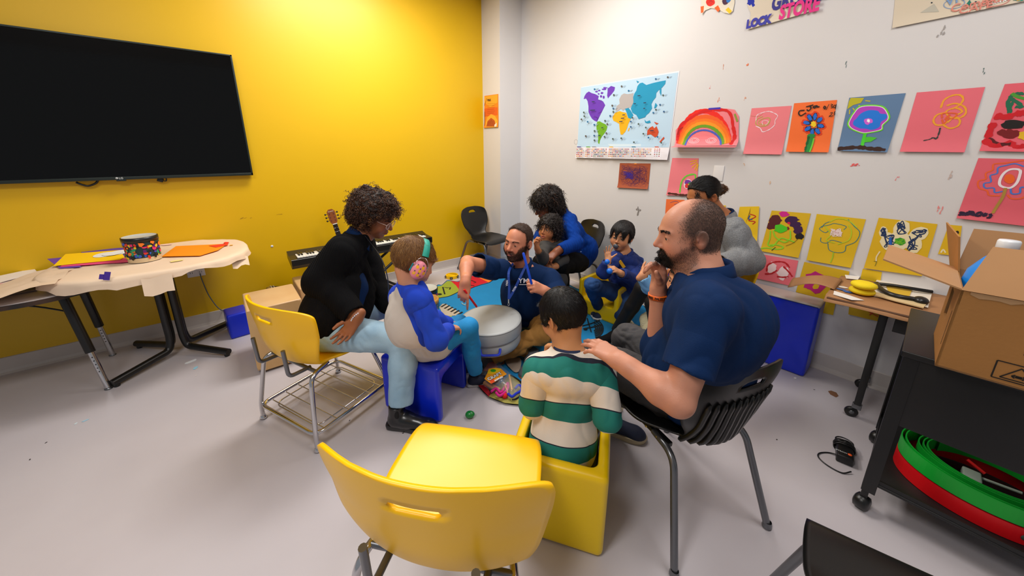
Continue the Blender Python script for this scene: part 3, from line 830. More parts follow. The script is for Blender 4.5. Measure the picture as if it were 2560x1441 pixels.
# ------------------------------------------------------------------ cube chairs
def cube_chair(name, label, c0, ux, uy, w, d, h, M_, upside=False, seat=.17):
    """c0: a floor corner; ux: along the back (w), uy: towards the open front (d)"""
    t = thing(name, label, 'chair', (c0[0], c0[1], 0)); ux = nrm(V3(*ux, 0)); uy = nrm(V3(*uy, 0)); R_ = np.stack([ux, uy, V3(0, 0, 1)], 1); c0 = V3(c0[0], c0[1], 0)
    sd = SDF().at(R_, c0)
    if not upside:
        sd.bx((w/2, d/2, h/2), (w/2, d/2, h/2), .022, 0)
        sd.bx((w/2, d/2+.045, h/2+seat/2+.03), (w/2-.042, d/2, h/2-seat/2+.03), .03, .012, '-')
        sd.bx((w/2, d/2, -.03), (w/2-.035, d/2-.03, .12), .02, .01, '-')
        for x in (.028, w-.028): sd.el((x, .028, h), (.014, .014, .003), .002, '-')
    else:
        # lying seat-down: the flat top is the underside's bench
        sd.bx((w/2, d/2, h/2), (w/2, d/2, h/2), .02, 0)
        sd.bx((w/2, d/2, h/2-.06), (w, d/2-.045, h/2-.02), .035, .012, '-')
    v, f = sd.mesh(.006); v = relax(v, f, 2)
    me = mesh_np(name, v, [f], M_); link('moulded_body', me, t, True)
    return t
cube_chair('cube_chair', 'yellow cube chair in front, holding the child in striped shirt', (.892, .521), (-.55, .84), (.84, .55), .375, .375, .375, M_ycube, seat=.13)
cube_chair('cube_bench', 'blue plastic cube chair turned over as a stool under the child with earmuffs', (.751, 1.516), (-.52, .85), (.86, .50), .385, .36, .352, M_bcube, upside=True)
cube_chair('cube_chair', 'yellow cube chair by white wall under the child in blue sweatshirt', (2.86, 1.555), (-.05, 1), (-1, -.05), .42, .36, .34, M_ycube, seat=.15)

# ------------------------------------------------------------------ mats, cushions
def soft_box(name, label, cat, boxes, extra=None, parent_loc=None):
    t = thing(name, label, cat, parent_loc or boxes[0][0])
    return t
def mat_block(label, x0, x1, y0, y1, h, seed):
    t = thing('foam_mat', label, 'gym mat', ((x0+x1)/2, (y0+y1)/2, 0))
    P = []; nz, ny = 16, 14
    sd = SDF(); sd.bx(((x0+x1)/2, (y0+y1)/2, h/2), ((x1-x0)/2, (y1-y0)/2, h/2), .012, 0); v, f = sd.mesh(.012); v = relax(v, f, 1); nn = normals(v, f)
    v = v+nn*(.004*wob(v, 9, seed))[:, None]*(np.abs(nn[:, 0]) > .7)[:, None]
    v[:, 2] = np.maximum(v[:, 2], 0.001)
    cz = v[f].mean(1)[:, 2]; mi = (cz > h-.014).astype(int)
    me = mesh_np('foam_mat', v, [f], [M_vinB, M_vinG], fmat=[mi]); link('vinyl_cover', me, t, True)
    m = MB()
    for y in (y0+.01, y1-.01): m.tube([(x0-.001, y, .02), (x0-.001, y, h-.012)], .0018, M_vinB, 6)
    m.tube([(x0-.001, y0+.01, h-.011), (x0-.001, y1-.01, h-.011)], .0022, mat('seam_dark', '#1a2850', .6), 6); m.obj('seam', t, True)
mat_block('upright blue foam mat nearest the rolling table, against white wall', 2.868, 3.06, .311, .735, .525, 3)
mat_block('upright blue foam mat set back behind the balding person, against white wall', 2.91, 3.06, .745, 1.33, .525, 8)
def floor_cushion():
    t = thing('floor_cushion', 'blue vinyl cushion leaning at the yellow wall by the wooden box drum', 'cushion', (-.09, 3.42, 0))
    sd = SDF(); c = fl(592, 850); sd.bx((c[0]+.03, c[1]+.13, .105), (.075, .10, .105), .015, 0, rot=rotz(.1)); v, f = sd.mesh(.008)
    mi = (normals(v, f)[f[:, 0]][:, 0] < -.6).astype(int)
    link('cover', mesh_np('c', v, [f], [M_vinB, M_vinG], fmat=[mi]), t, True)
floor_cushion()
# ------------------------------------------------------------------ box drums, djembe, keyboard, guitar
def cajon(label, x0, x1, y0, y1, h, hole=True, rz=0):
    t = thing('box_drum', label, 'drum', ((x0+x1)/2, (y0+y1)/2, 0), rz); w, d = x1-x0, y1-y0
    m = MB(); m.box((0, .006, h/2+.01), (w, d-.014, h-.02), M_plytop, .012); m.obj('body', t)
    m = MB()
    if hole:
        # front board with a round sound hole
        R_ = .058; cx_, cz_ = -.036, .305; k = 40; A = []; B = []; Cc = []
        for i in range(k):
            a = 2*PI*i/k; dx, dz = math.cos(a), math.sin(a)
            tx = ((w/2-cx_) if dx > 0 else (w/2+cx_))/abs(dx) if abs(dx) > 1e-6 else 9; tz = ((h-cz_) if dz > 0 else (cz_-.02))/abs(dz) if abs(dz) > 1e-6 else 9
            s = min(tx, tz); B.append((cx_+dx*s, -d/2, cz_+dz*s)); A.append((cx_+dx*R_, -d/2, cz_+dz*R_)); Cc.append((cx_+dx*R_, -d/2+.03, cz_+dz*R_))
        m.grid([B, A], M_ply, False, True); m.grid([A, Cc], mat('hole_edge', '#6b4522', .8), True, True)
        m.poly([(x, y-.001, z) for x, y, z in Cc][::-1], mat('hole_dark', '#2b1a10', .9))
        m.obj('front_board', t)
    for sx in (-1, 1):
        for sy in (-1, 1):
            m = MB(); m.lathe([(0, 0), (.014, 0), (.016, .012)], M_blk, (sx*(w/2-.03), sy*(d/2-.03), 0), 10); m.obj('rubber_foot', t)
    return t
cajon('plywood box drum with round hole behind the yellow chair', 0, .325, 2.70, 3.10, .475)
cajon('pale wooden box drum with rounded corners behind the person, under the keyboard', .37, .70, 3.13, 3.50, .40, hole=False)
def djembe():
    t = thing('djembe', 'rope-laced wooden djembe lying on the floor behind the box drum', 'drum', (.2, 3.62, 0)); c = V3(.17, 3.60, .16); ax = nrm(V3(1, .03, -.09))
    M_w = mat('djembe_wood', '#8a5a2a', .5, col2='#5e3a18', vscale=9)
    m = MB(); m.lathe([(.150, .02), (.148, .05), (.135, .14), (.10, .24), (.06, .33), (.058, .38), (.085, .48), (.105, .56)], M_w, c, 32, axis=ax); m.obj('shell', t, True)
    m = MB(); m.lathe([(0, -.004), (.12, -.003), (.150, .0), (.156, .01), (.157, .035)], mat('drum_skin', '#a3843c', .5, col2='#7d6228', vscale=5), c, 32, axis=ax); m.obj('drum_skin', t, True)
    A = basis_z(ax)
    m = MB()
    for z, r in ((.03, .158), (.05, .156)): m.tube([c+A @ V3(r*math.cos(q), r*math.sin(q), z) for q in np.linspace(0, 2*PI, 30, False)], .006, mat('ring_cloth', '#d9c9a5', .7, col2='#26324a', vscale=30), 8, closed=True)
    m.obj('ring', t, True)
    m = MB()
    for k in range(22):
        q = 2*PI*k/22; q2 = q+PI/22
        P = [c+A @ V3(.152*math.cos(q), .152*math.sin(q), .05), c+A @ V3(.137*math.cos(q2), .137*math.sin(q2), .14), c+A @ V3(.104*math.cos(q), .104*math.sin(q), .24), c+A @ V3(.066*math.cos(q), .066*math.sin(q), .32)]
        m.tube(P, .0035, mat('rope', '#2f2618', .8), 6)
    m.obj('rope_lacing', t, True)
djembe()
def keyboard():
    x0, x1, y0, y1, z = .372, 1.70, 3.36, 3.60, .535
    t = thing('digital_piano', 'black electric keyboard standing against yellow wall behind the person', 'keyboard', ((x0+x1)/2, 3.5, 0))
    M_k = mat('keyboard_black', '#161616', .28)
    P = [(y0, z+.0), (y0, z+.055), (y0+.14, z+.062), (y1, z+.085), (y1, z+.02), (y0+.03, z-.035)]
    m = MB(); n = len(P); m.grid([[(x0, a, b) for a, b in P+P[:1]], [(x1, a, b) for a, b in P+P[:1]]], M_k, False); m.add([(x0, a, b) for a, b in P], [tuple(range(n))[::-1]], M_k); m.add([(x1, a, b) for a, b in P], [tuple(range(n))], M_k)
    m.obj('case', t, True, bevel=.006)
    m = MB(); kw = .0225; k = int((x1-x0-.1)/kw)
    for i in range(k): m.box((x0+.05+kw*(i+.5), y0+.075, z+.066), (kw-.0012, .12, .012), mat('ivory_key', '#e8e6e0', .25), .001)
    w = m.obj('white_keys', t, True)
    m = MB()
    for i in range(k):
        if i % 7 in (0, 1, 3, 4, 5): m.box((x0+.05+kw*(i+1), y0+.095, z+.077), (.012, .078, .014), M_k, .001)
    m.obj('black_keys', t, True)
    m = MB()
    for s in (-1, 1):
        xm = (x0+x1)/2
        m.tube([(xm-.35, 3.48+s*.14, .02), (xm+.35, 3.48+s*.14, z-.03)], .014, M_blkm, 10); m.tube([(xm+.35, 3.48+s*.14, .02), (xm-.35, 3.48+s*.14, z-.03)], .014, M_blkm, 10)
    for x in (-.35, .35):
        for zz in (.015, z-.04): m.tube([(xm+x, 3.33, zz), (xm+x, 3.64, zz)], .012, M_blkm, 8)
    m.obj('stand', t, True)
keyboard()
def guitar():
    t = thing('acoustic_guitar', 'acoustic guitar with brown headstock leaning on yellow wall', 'guitar', (1.0, 3.7, 0))
    head = wy(820, 522, 3.76); base = V3(head[0]+.16, 3.70, .02); ax = nrm(head-base); sd_ = nrm(np.cross(ax, [0, 1, 0])); fr = nrm(np.cross(sd_, ax)); fr = fr*(-1 if fr[1] > 0 else 1)
    L = np.linalg.norm(head-base); sc = L/1.0
    def Pt(x, a, y=0): return base+sd_*x*sc+ax*a*sc+fr*y*sc
    O = []
    for a, w in ((0, .0), (.012, .09), (.05, .16), (.12, .193), (.20, .18), (.27, .13), (.30, .122), (.33, .13), (.39, .142), (.44, .12), (.47, .06), (.475, 0)): O.append((w, a))
    O = spline(O, 5); O = np.r_[O, [(-x, a) for x, a in O[-2:0:-1]]]
    M_top = mat('spruce', '#c98a45', .3, coat=.4); M_w = mat('mahogany', '#6a3517', .35, coat=.3); M_h = mat('headstock_wood', '#8a4a22', .35, coat=.3)
    m = MB(); m.grid([[Pt(x, a, 0) for x, a in O], [Pt(x, a, .08) for x, a in O]], M_w, False, True); m.poly([Pt(x, a, .081) for x, a in O], M_top); m.poly([Pt(x, a, 0) for x, a in O][::-1], M_w)
    m.poly([Pt(.048*math.cos(q), .30+.048*math.sin(q), .083) for q in np.linspace(0, 2*PI, 24, False)], M_blk); m.poly([Pt(x, a, .084) for x, a in ((-.08, .12), (.08, .12), (.08, .145), (-.08, .145))], M_blk); m.obj('body', t, True)
    m = MB(); P = [Pt(x, a, y) for (x, a, y) in ((-.028, .40, .09), (.028, .40, .09), (.022, .84, .09), (-.022, .84, .09))]; m.poly(P, mat('fretboard', '#20140e', .4), .012, -fr)
    for k in range(14): a = .84-.44*(1-2**(-k/12.))*1.7; w = .022+.006*(.84-a)/.44; m.tube([Pt(-w, a, .0915), Pt(w, a, .0915)], .0012, M_chrome, 5)
    m.obj('neck', t, True)
    m = MB(); P = [Pt(x, a, .086) for (x, a) in ((-.022, .84), (.022, .84), (.036, .87), (.038, .975), (.018, .998), (-.018, .998), (-.038, .975), (-.036, .87))]; m.poly(P, M_h, .016*sc, -fr)
    h = m.obj('headstock', t, True)
    m = MB(); m.poly([Pt(x, a, .0925) for x, a in ((-.022, .838), (.022, .838), (.022, .846), (-.022, .846))], mat('nut_white', '#eae6da', .4), .004, fr); m.obj('nut', h, True)
    for s in (-1, 1):
        for k in range(3):
            a = .885+.035*k; m = MB(); m.tube([Pt(s*.034, a, .078), Pt(s*.052, a, .078)], .0025, M_blkm, 6); m.ball(Pt(s*.058, a, .078), .009, M_blk, 10, 8); m.tube([Pt(s*.02, a, .086), Pt(s*.02, a, .094)], .004, M_chrome, 8); m.obj('tuning_peg', h, True)
    m = MB()
    for k in range(6):
        x = -.018+.0072*k; m.tube([Pt(x*1.2, .135, .09), Pt(x, .842, .0955)], .0007, M_steel, 4, cap=False)
    m.obj('strings', t, True)
    me = text_mesh('Donner', .016, mat('logo_cream', '#e8e0d0', .5), frame4(Pt(.026, .972, .0875), -sd_, ax)); link('brand_name', me, h, True)
guitar()

# ------------------------------------------------------------------ people
def head_prims(sd, R, c, s=1.0, jaw=1.0, nose=1.0, beard=0.0, lid=.5, mouth=0.0, cheek=1.0, fat=0.0, child=False):
    """head-local axes: x to the person's left, y forward, z up; origin between the ears"""
    sd.at(R, c, s)
    sd.el((0, -.016, .032), (.074+fat, .096, .086), .0)
    sd.el((0, .034, -.008), (.064+fat, .058, .085), .03)
    jw = .052*jaw
    sd.el((0, .022, -.066), (jw+fat, .058, .042), .03)
    sd.el((0, .064, -.096 if not child else -.088), (.022, .020, .018), .03)
    for q in (-1, 1):
        sd.el((q*.036*cheek, .056, -.036), (.026, .026, .026), .03)
        sd.rc((q*.010, .087, .024), (q*.044, .072, .020), .0075, .006, .012)
        sd.el((q*.031, .098, .002), (.018, .016, .0125), .012, '-')
    sd.rc((0, .086, .010), (0, .098+.010*nose, -.026), .0075, .0105*nose, .012)
    for q in (-1, 1): sd.el((q*.0115*nose, .095, -.032), (.008*nose, .010, .0075), .006)
    for q in (-1, 1): sd.el((q*.0065, .099+.004*nose, -.0405), (.0035, .005, .003), .002, '-')
    # eyelids over the eyeballs
    for q in (-1, 1):
        sd.el((q*.031, .0735, .001), (.0155, .0158, .0130), .004)
        sd.el((q*.031, .0905, -.0005-.004*(lid-.5)), (.0135, .0105, .0072*(1-lid)+.0016), .0012, '-')
    # lips
    op = mouth
    sd.el((0, .083, -.062), (.024, .014, .014), .012)
    sd.el((0, .0955, -.0565+op*.002), (.021, .008, .0052), .004)
    sd.el((0, .0940, -.0665-op*.008), (.018, .008, .0062), .004)
    sd.el((0, .101, -.0612-op*.003), (.023, .010, .0011+op*.007), .0018, '-')
    # ears
    for q in (-1, 1):
        E = rotz(q*.38) @ rotx(.12)
        sd.el((q*.0795, -.010, -.003), (.0085, .0195, .031), .005, rot=E)
        sd.el((q*.089, -.008, .002), (.0078, .0135, .022), .002, '-', rot=E)
        sd.el((q*.089, -.001, -.010), (.0085, .006, .009), .002, '-', rot=E)
        sd.el((q*.0815, .004, -.004), (.0040, .0035, .006), .002, rot=E)
        sd.el((q*.0815, -.012, .004), (.0035, .0030, .014), .002, rot=E)
    sd.free()
def hand_prims(sd, W_, d, n, side, s=1.0, curl=(.3, .3, .3, .3), tcurl=.3, spread=.08, tout=.6, index=None):
    """W_ wrist, d towards the fingers, n out of the back of the hand; side=+1 left hand, -1 right"""
    d = nrm(d); n = V3(*n); n = nrm(n-d*(n @ d)); t = nrm(np.cross(d, n))*side
    R = np.stack([t, d, n], 1); sd.at(R, W_, s)
    sd.rc((0, -.03, 0), (0, .012, 0), .026, .026, .02)
    for x, y in ((.024, .083), (.008, .088), (-.009, .084), (-.025, .074)): sd.rc((x*.6, .01, 0), (x, y, 0), .0155, .0118, .014)
    sd.el((.020, .035, -.008), (.018, .030, .014), .012)
    B = [(.026, .088, 0), (.0085, .093, .001), (-.0095, .089, 0), (-.027, .079, -.001)]; Ln = [.072, .080, .075, .058]; rd = [.0088, .0090, .0085, .0075]
    tips = []
    for k in range(4):
        c = curl[k]; c = (c, c*1.15, c*.8) if np.isscalar(c) else c
        a = 0; p = V3(*B[k]); sp = spread*(1.4-k*.95) ; fr = (.45, .30, .25)
        for q in range(3):
            a += c[q]; dv = V3(math.sin(sp)*math.cos(a), math.cos(sp)*math.cos(a), -math.sin(a)); p2 = p+dv*Ln[k]*fr[q]
            sd.rc(p, p2, rd[k]*(1-.10*q), rd[k]*(.93-.12*q), .004 if q else .008); p = p2
        tips.append(R @ (p*s)+W_)
    p = V3(.018, .022, -.006); dv = nrm(V3(tout, .75, -.35)); a = tcurl
    for q, (L_, r0, r1) in enumerate(((.036, .0135, .0115), (.032, .0112, .0100), (.026, .0100, .0078))):
        p2 = p+dv*L_; sd.rc(p, p2, r0, r1, .009 if q == 0 else .004); p = p2
        dv = nrm(rotz(a*.9) @ dv+V3(0, 0, -.15*a))
    sd.free()
    return R
def frame_of(fwd, up):
    f = nrm(fwd); u = np.array(up, float); u = nrm(u-f*(u @ f)); x = np.cross(f, u)   # x = person's right
    return np.stack([-x, f, u], 1)                                                     # columns: left, forward, up
def torso_prims(sd, J, s=1.0, fem=0.0, belly=0.0, k=.06):
    """pelvis J['pv'], chest J['ch'], neck base J['nb'], shoulders J['sl'], J['sr']; tf = chest forward"""
    f = nrm(J['tf']); pv, ch, nb = J['pv'], J['ch'], J['nb']; w = nrm(J['sl']-J['sr'])
    up1 = nrm(ch-pv); up2 = nrm(nb-ch); 
    def fr(up): y = nrm(f-up*(f @ up)); x = nrm(np.cross(y, up)); return np.stack([-x, y, up], 1)
    sw = np.linalg.norm(J['sl']-J['sr'])/2
    sd.el(pv, (.165*s, .12*s, .12*s), .0, rot=fr(up1))
    mid = (pv+ch)/2
    sd.el(mid+nrm(f)*(.015+belly*.04)*s, ((.14+belly*.03)*s, (.105+belly*.045)*s, .16*s), k, rot=fr(up1))
    sd.el(ch, (.155*s, .112*s, .16*s), k, rot=fr(up2))
    if fem:
        R = fr(up2)
        for q in (-1, 1): sd.el(ch+R @ V3(q*.07*s, .085*s, -.02*s), (.07*s*fem, .06*s*fem, .07*s*fem), .04)
    sd.rc(J['sl']*.93+nb*.07-f*.01, J['sr']*.93+nb*.07-f*.01, .058*s, .058*s, k)
    sd.rc(nb+up2*.0, J['sl'], .050*s, .050*s, k); sd.rc(nb, J['sr'], .050*s, .050*s, k)
def arm_prims(sd, S_, E_, W_, s=1.0, fat=1.0, k=.025):
    sd.rc(S_, E_, .052*s*fat, .040*s*fat, k)
    m = E_+(W_-E_)*.28
    sd.rc(E_, m, .040*s*fat, .042*s*fat, .015); sd.rc(m, W_, .042*s*fat, .0265*s, .02)
def leg_prims(sd, H_, K_, A_, s=1.0, fat=1.0, k=.03):
    m = K_+(A_-K_)*.3
    sd.rc(H_, K_, .088*s*fat, .058*s*fat, k); sd.rc(K_, m, .056*s*fat, .055*s*fat, .02); sd.rc(m, A_, .055*s*fat, .038*s, .02)
def cut_ring(sd, p, d, r, k=.0):
    """hollow out a sleeve or hem end: p on the limb, d outwards"""
    d = nrm(d); sd.rc(p-d*.012, p+d*.05, r, r, .0, '-')
SK = {}
def skin(name, col, red='#b8563c'):
    m = mat('skin_'+name, col, .46, bump=.12, bscale=220, spec=.35, attr='Col', subs=.06); return m
def eyes(R, c, s, parent, iris='#3a2416', look=(0, 1, 0)):
    for q in (-1, 1):
        p = c+R @ (V3(q*.031, .0745, .0003)*s); m = MB(); L_ = nrm(R @ nrm(V3(*look)))
        m.ball(p, .0122*s, mat('eye_white', '#c4b8b0', .2), 14, 10, rot=basis_z(L_))
        m.lathe([(.0066*s, .0103*s), (.0066*s, .0107*s), (.0028*s, .0123*s)], mat('iris_'+iris.strip('#'), iris, .15), p, 14, axis=L_)
        m.lathe([(.0031*s, .0122*s), (0, .0127*s)], mat('pupil', '#060505', .1), p, 14, axis=L_)
        m.obj('eye', parent, True)
def skin_attr(col, R, c, s, lips='#9c4a3c', lipamt=.7, ears=True, beard=None, extra=None, scalp=None):
    base = np.array(srgb(col)); lc = np.array(srgb(lips))
    def f(v, nn):
        q = (v-c) @ R/s; C_ = np.tile(base, (len(v), 1))
        C_ *= (1+.05*wob(v, 25, 2))[:, None]
        near = np.linalg.norm(q, axis=1) < .16
        def mixin(w, cc): nonlocal C_; w = np.clip(w, 0, 1)[:, None]*near[:, None]; C_ = C_*(1-w)+np.array(cc)*w
        g = lambda x0, y0, z0, rx, ry, rz: np.exp(-(((q[:, 0]-x0)/rx)**2+((q[:, 1]-y0)/ry)**2+((q[:, 2]-z0)/rz)**2))
        red = base*np.array([1.06, .72, .66])
        mixin(.5*g(.042, .07, -.035, .022, .04, .022)+.5*g(-.042, .07, -.035, .022, .04, .022)+.6*g(0, .11, -.028, .014, .02, .012), red)
        mixin(.55*g(.08, -.005, 0, .012, .03, .035)+.55*g(-.08, -.005, 0, .012, .03, .035), red)
        mixin(.45*(g(.031, .085, -.010, .018, .03, .008)+g(-.031, .085, -.010, .018, .03, .008)), base*.62)
        lw = ((np.abs(q[:, 0])/.024)**2+((q[:, 2]+.0615)/.0125)**2 < 1) & (q[:, 1] > .082)
        mixin(lw*lipamt, lc)
        if beard is not None:
            bc, fnb = beard; mixin(fnb(q), np.array(srgb(bc)))
        if scalp is not None:
            bc, fnb = scalp; mixin(fnb(q), np.array(srgb(bc)))
        if extra is not None: C_ = extra(v, nn, q, C_)
        return {'Col': C_}
    return f
def person(label, loc, pose='person'):
    return thing('person', label, 'person', loc)
def eyebrow(R, c, s, parent, col, n=110, seed=1, th=1.0, body=None, z0=.0205, arch=.004):
    v, nn = body; q_ = (v-c) @ R/s
    for q in (-1, 1):
        x = q*q_[:, 0]; zc = z0+arch*np.sin(np.clip((x-.012)/.034, 0, 1)*2.5)
        i = np.where((x > .010) & (x < .048) & (np.abs(q_[:, 2]-zc) < .0032*th) & (q_[:, 1] > .04))[0]
        if len(i) == 0: continue
        rs = np.random.RandomState(seed+q); i = i[rs.randint(0, len(i), n)]; P = v[i]+nn[i]*.0002+rs.randn(n, 3)*.0006*s
        t = (x[i]-.01)/.038; D = np.stack([q*np.ones(n), -.35*t, .45-.9*t], 1) @ R.T+nn[i]*.15
        me = strands(P, D, .0075*s, .0006*s*th, mat('brow_'+col.strip('#'), col, .7), 'eyebrow', parent, 2, seed=seed, jitter=.12)
        link('eyebrow', me, parent, True)
def hair_cap(R, c, s, region, t=.010, noise=(.003, 40, 1), grow=None):
    """scalp-following hair; region(q)->signed distance of where hair may be (negative inside)"""
    sd = SDF().at(R, c, s)
    sd.el((0, -.016, .034), (.074+t, .096+t, .086+t), .0); sd.el((0, .030, .010), (.064+t, .056+t*.8, .075+t), .03)
    if grow: grow(sd)
    sd.free(); Rm, cm = R, c
    def f(P):
        q = (P-cm) @ Rm/s; return region(q)*s
    sd.fn(f, 'x', .006*s)
    return sd
def hair_strands(v, nn, R, c, s, n, L, r, m, parent, flow, seed=3, seg=4, up=.3, jitter=.25, zmin=None, grav=0, curl=0, turns=3, name='hair_strands', sides=3, wgt=None):
    rs = np.random.RandomState(seed); i = rs.randint(0, len(v), n) if wgt is None else soft_pick(v, nn, wgt, n, seed); p = v[i]; no = nn[i]; q = (p-c) @ R/s
    fv = flow(q) @ R.T; fv = fv-no*(fv*no).sum(1)[:, None]; fv /= np.linalg.norm(fv, axis=1)[:, None]+1e-6
    d = fv*(1-up)+no*up
    me = strands(p-no*.001*s, d, L*s, r*s, m, 'h', parent, seg, grav, curl=curl, seed=seed, jitter=jitter, turns=turns, sides=sides)
    return link(name, me, parent, True)
def shoe(parent, A_, d, s, M_up, M_sole, name='shoe', up=(0, 0, 1), lace=None, L=.27, high=.0, toecap=None):
    """A_: ankle joint; d: heel to toe"""
    u = nrm(up); d = V3(*d); d = nrm(d-u*(d @ u)); x = np.cross(d, u); R = np.stack([x, d, u], 1); k = L/.27*1.0
    o = A_-u*.085*k; sd = SDF().at(R, o, k)
    sd.rc((0, -.035, .045), (0, .02, .05), .036, .038, .02); sd.rc((0, .02, .05), (0, .14, .034), .040, .034, .03); sd.el((0, .155, .028), (.042, .045, .026), .03); sd.rc((0, -.03, .05), (0, -.02, .10+high), .040, .042, .02)
    sd.clip((0, 0, .012), (0, 0, -1), .004); sd.clip((0, 0, .105+high), (0, 0, 1), 0)
    o1, v, f, nn = sdf_obj(name, sd, .005*k, M_up, parent, 1)
    m = MB(); O = spline([(-.036, -.05), (-.03, -.075), (0, -.083), (.03, -.075), (.036, -.05), (.034, .04), (.046, .12), (.040, .17), (.012, .198), (-.02, .195), (-.044, .165), (-.046, .12), (-.033, .04)], 5, True)
    P = [[o+R @ (V3(a*g, b*g, z)*k) for a, b in O] for z, g in ((0.001, .96), (.004, 1.0), (.022, 1.03), (.028, 1.0))]
    m.grid(P, M_sole, True, True); m.poly(P[-1], M_sole); m.poly(P[0][::-1], M_sole)
    if toecap: m.ball(o+R @ (V3(0, .158, .026)*k), (.041*k, .043*k, .024*k), toecap, 18, 12, rot=R)
    m.obj('sole', o1, True)
    if lace:
        m = MB()
        for q in range(6):
            y = .03+.017*q; z = .092-.011*q+.006
            m.tube(spline([o+R @ (V3(-.026, y, z-.016)*k), o+R @ (V3(-.01, y+.004, z)*k), o+R @ (V3(.01, y+.008, z)*k), o+R @ (V3(.026, y+.012, z-.016)*k)], 4), .0026*k, lace, 6)
            m.tube(spline([o+R @ (V3(.026, y, z-.016)*k), o+R @ (V3(.01, y+.004, z+.002)*k), o+R @ (V3(-.01, y+.008, z+.002)*k), o+R @ (V3(-.026, y+.012, z-.016)*k)], 4), .0026*k, lace, 6)
        m.obj('laces', o1, True)
    return o1
def collar(parent, nb, f, up, s, m, r=.063, h=.034, open_=.4, lean=.012):
    """folded polo collar round the neck"""
    R = frame_of(f, up); mb = MB(); P = []
    for (rr, z) in ((r-.003, -.006), (r-.004, h*.6), (r-.001, h), (r+.004, h-.002), (r+.012, h-.024), (r+.019, -.010)):
        row = []
        for t in np.linspace(open_, 2*PI-open_, 44):
            a = t+PI/2; fr = max(0, math.cos(t)); drop = .050*fr**1.5
            row.append(nb+R @ (V3(rr*math.cos(a), rr*1.08*math.sin(a)+.006*fr, z-drop-lean*math.cos(t))*s))
        P.append(row)
    mb.grid(P, m); return mb.obj('collar', parent, True, solid=.0025)
def garment(name, parts, h, m, parent, it=2, fold=None, attrs=None):
    """several closed or hollowed cloth surfaces as one mesh"""
    V_ = []; F_ = []; N_ = []; o = 0
    for sd in parts:
        v, f = sd.mesh(h); v = relax(v, f, it); nn = normals(v, f)
        if fold:
            for (amp, sc, seed, st) in fold: v = folds(v, nn, amp, sc, seed, st)
        V_.append(v); F_.append(f+o); N_.append(nn); o += len(v)
    v = np.concatenate(V_); f = np.concatenate(F_); nn = np.concatenate(N_)
    me = mesh_np(name, v, [f], m, attrs=attrs(v, nn) if attrs else None)
    return link(name, me, parent, world=True), v, f, nn
def tube_sdf(P, rad, k=.03, end=True, hollow=.012, start_ball=0):
    """a sleeve or trouser leg along P with its last end open"""
    sd = SDF(); P = [V3(p) for p in P]
    for i in range(len(P)-1): sd.rc(P[i], P[i+1], rad[i], rad[i+1], k)
    if end:
        d = nrm(P[-1]-P[-2]); p = P[-1]
        sd.fn(lambda Q: np.where(np.linalg.norm(Q-p, axis=1) < rad[-1]*2.2, (Q-p) @ d, -.5), 'x', 0)
        if hollow: sd.rc(p-d*.022, p+d*.06, rad[-1]-.014, rad[-1]-.012, 0, '-')
    return sd
def soft_pick(v, nn, w, n, seed=0):
    """indices of vertices, as dense as the weight w"""
    rs = np.random.RandomState(seed); w = np.clip(w, 0, None); w = w/(w.sum()+1e-9)
    return rs.choice(len(v), n, p=w)
def sstep(a, b, x): t = np.clip((x-a)/(b-a), 0, 1); return t*t*(3-2*t)
def strap(pts, nrm_, w, m, mb, th=.001):
    pts = np.array(pts); T = np.gradient(pts, axis=0); L_ = []; 
    for i in range(len(pts)):
        b = nrm(np.cross(T[i], nrm_[i] if np.ndim(nrm_) > 1 else nrm_)); L_.append(b)
    L_ = np.array(L_); mb.grid([pts-L_*w/2, pts+L_*w/2], m, False)
M_navy = mat('navy_pique', '#0a2750', .8, bump=.2, bscale=420, var=.08, vscale=9, spec=.15)
M_dgrey = mat('dark_grey_denim', '#3b3a3c', .85, bump=.4, bscale=300, var=.22, vscale=7)
M_blackcloth = mat('black_cloth', '#0e0d0e', .9, bump=.3, bscale=250, spec=.15)

def body_of(t, J, R, hc, hs, s, name, col, hands, hk=None, h=.004, arm=1.0, neck=1.0, extra=None, **ak):
    b = SDF(); head_prims(b, R, hc, hs, **(hk or {}))
    b.rc(hc+R @ V3(0, -.032, -.05)*hs, J['nb']-V3(0, 0, .02)*s, .054*s*neck, .060*s*neck, .04*s)
    b.rc(J['nb'], J['ch'], .055*s, .062*s, .04); b.rc(J['nb'], J['sl'], .036*s, .038*s, .03); b.rc(J['nb'], J['sr'], .036*s, .038*s, .03)
    arm_prims(b, J['sl'], J['el'], J['wl'], s*arm); arm_prims(b, J['sr'], J['er'], J['wr'], s*arm)
    for (side, d, n, kw) in hands:
        w = J['wl'] if side > 0 else J['wr']; hand_prims(b, w, d, n, side, kw.pop('s', s), **kw)
    if extra: extra(b)
    o, v, f, nn = sdf_obj('body', b, h, skin(name, col), t, 1, attrs=skin_attr(col, R, hc, hs, **ak))
    return o, v, nn, (v-hc) @ R/hs
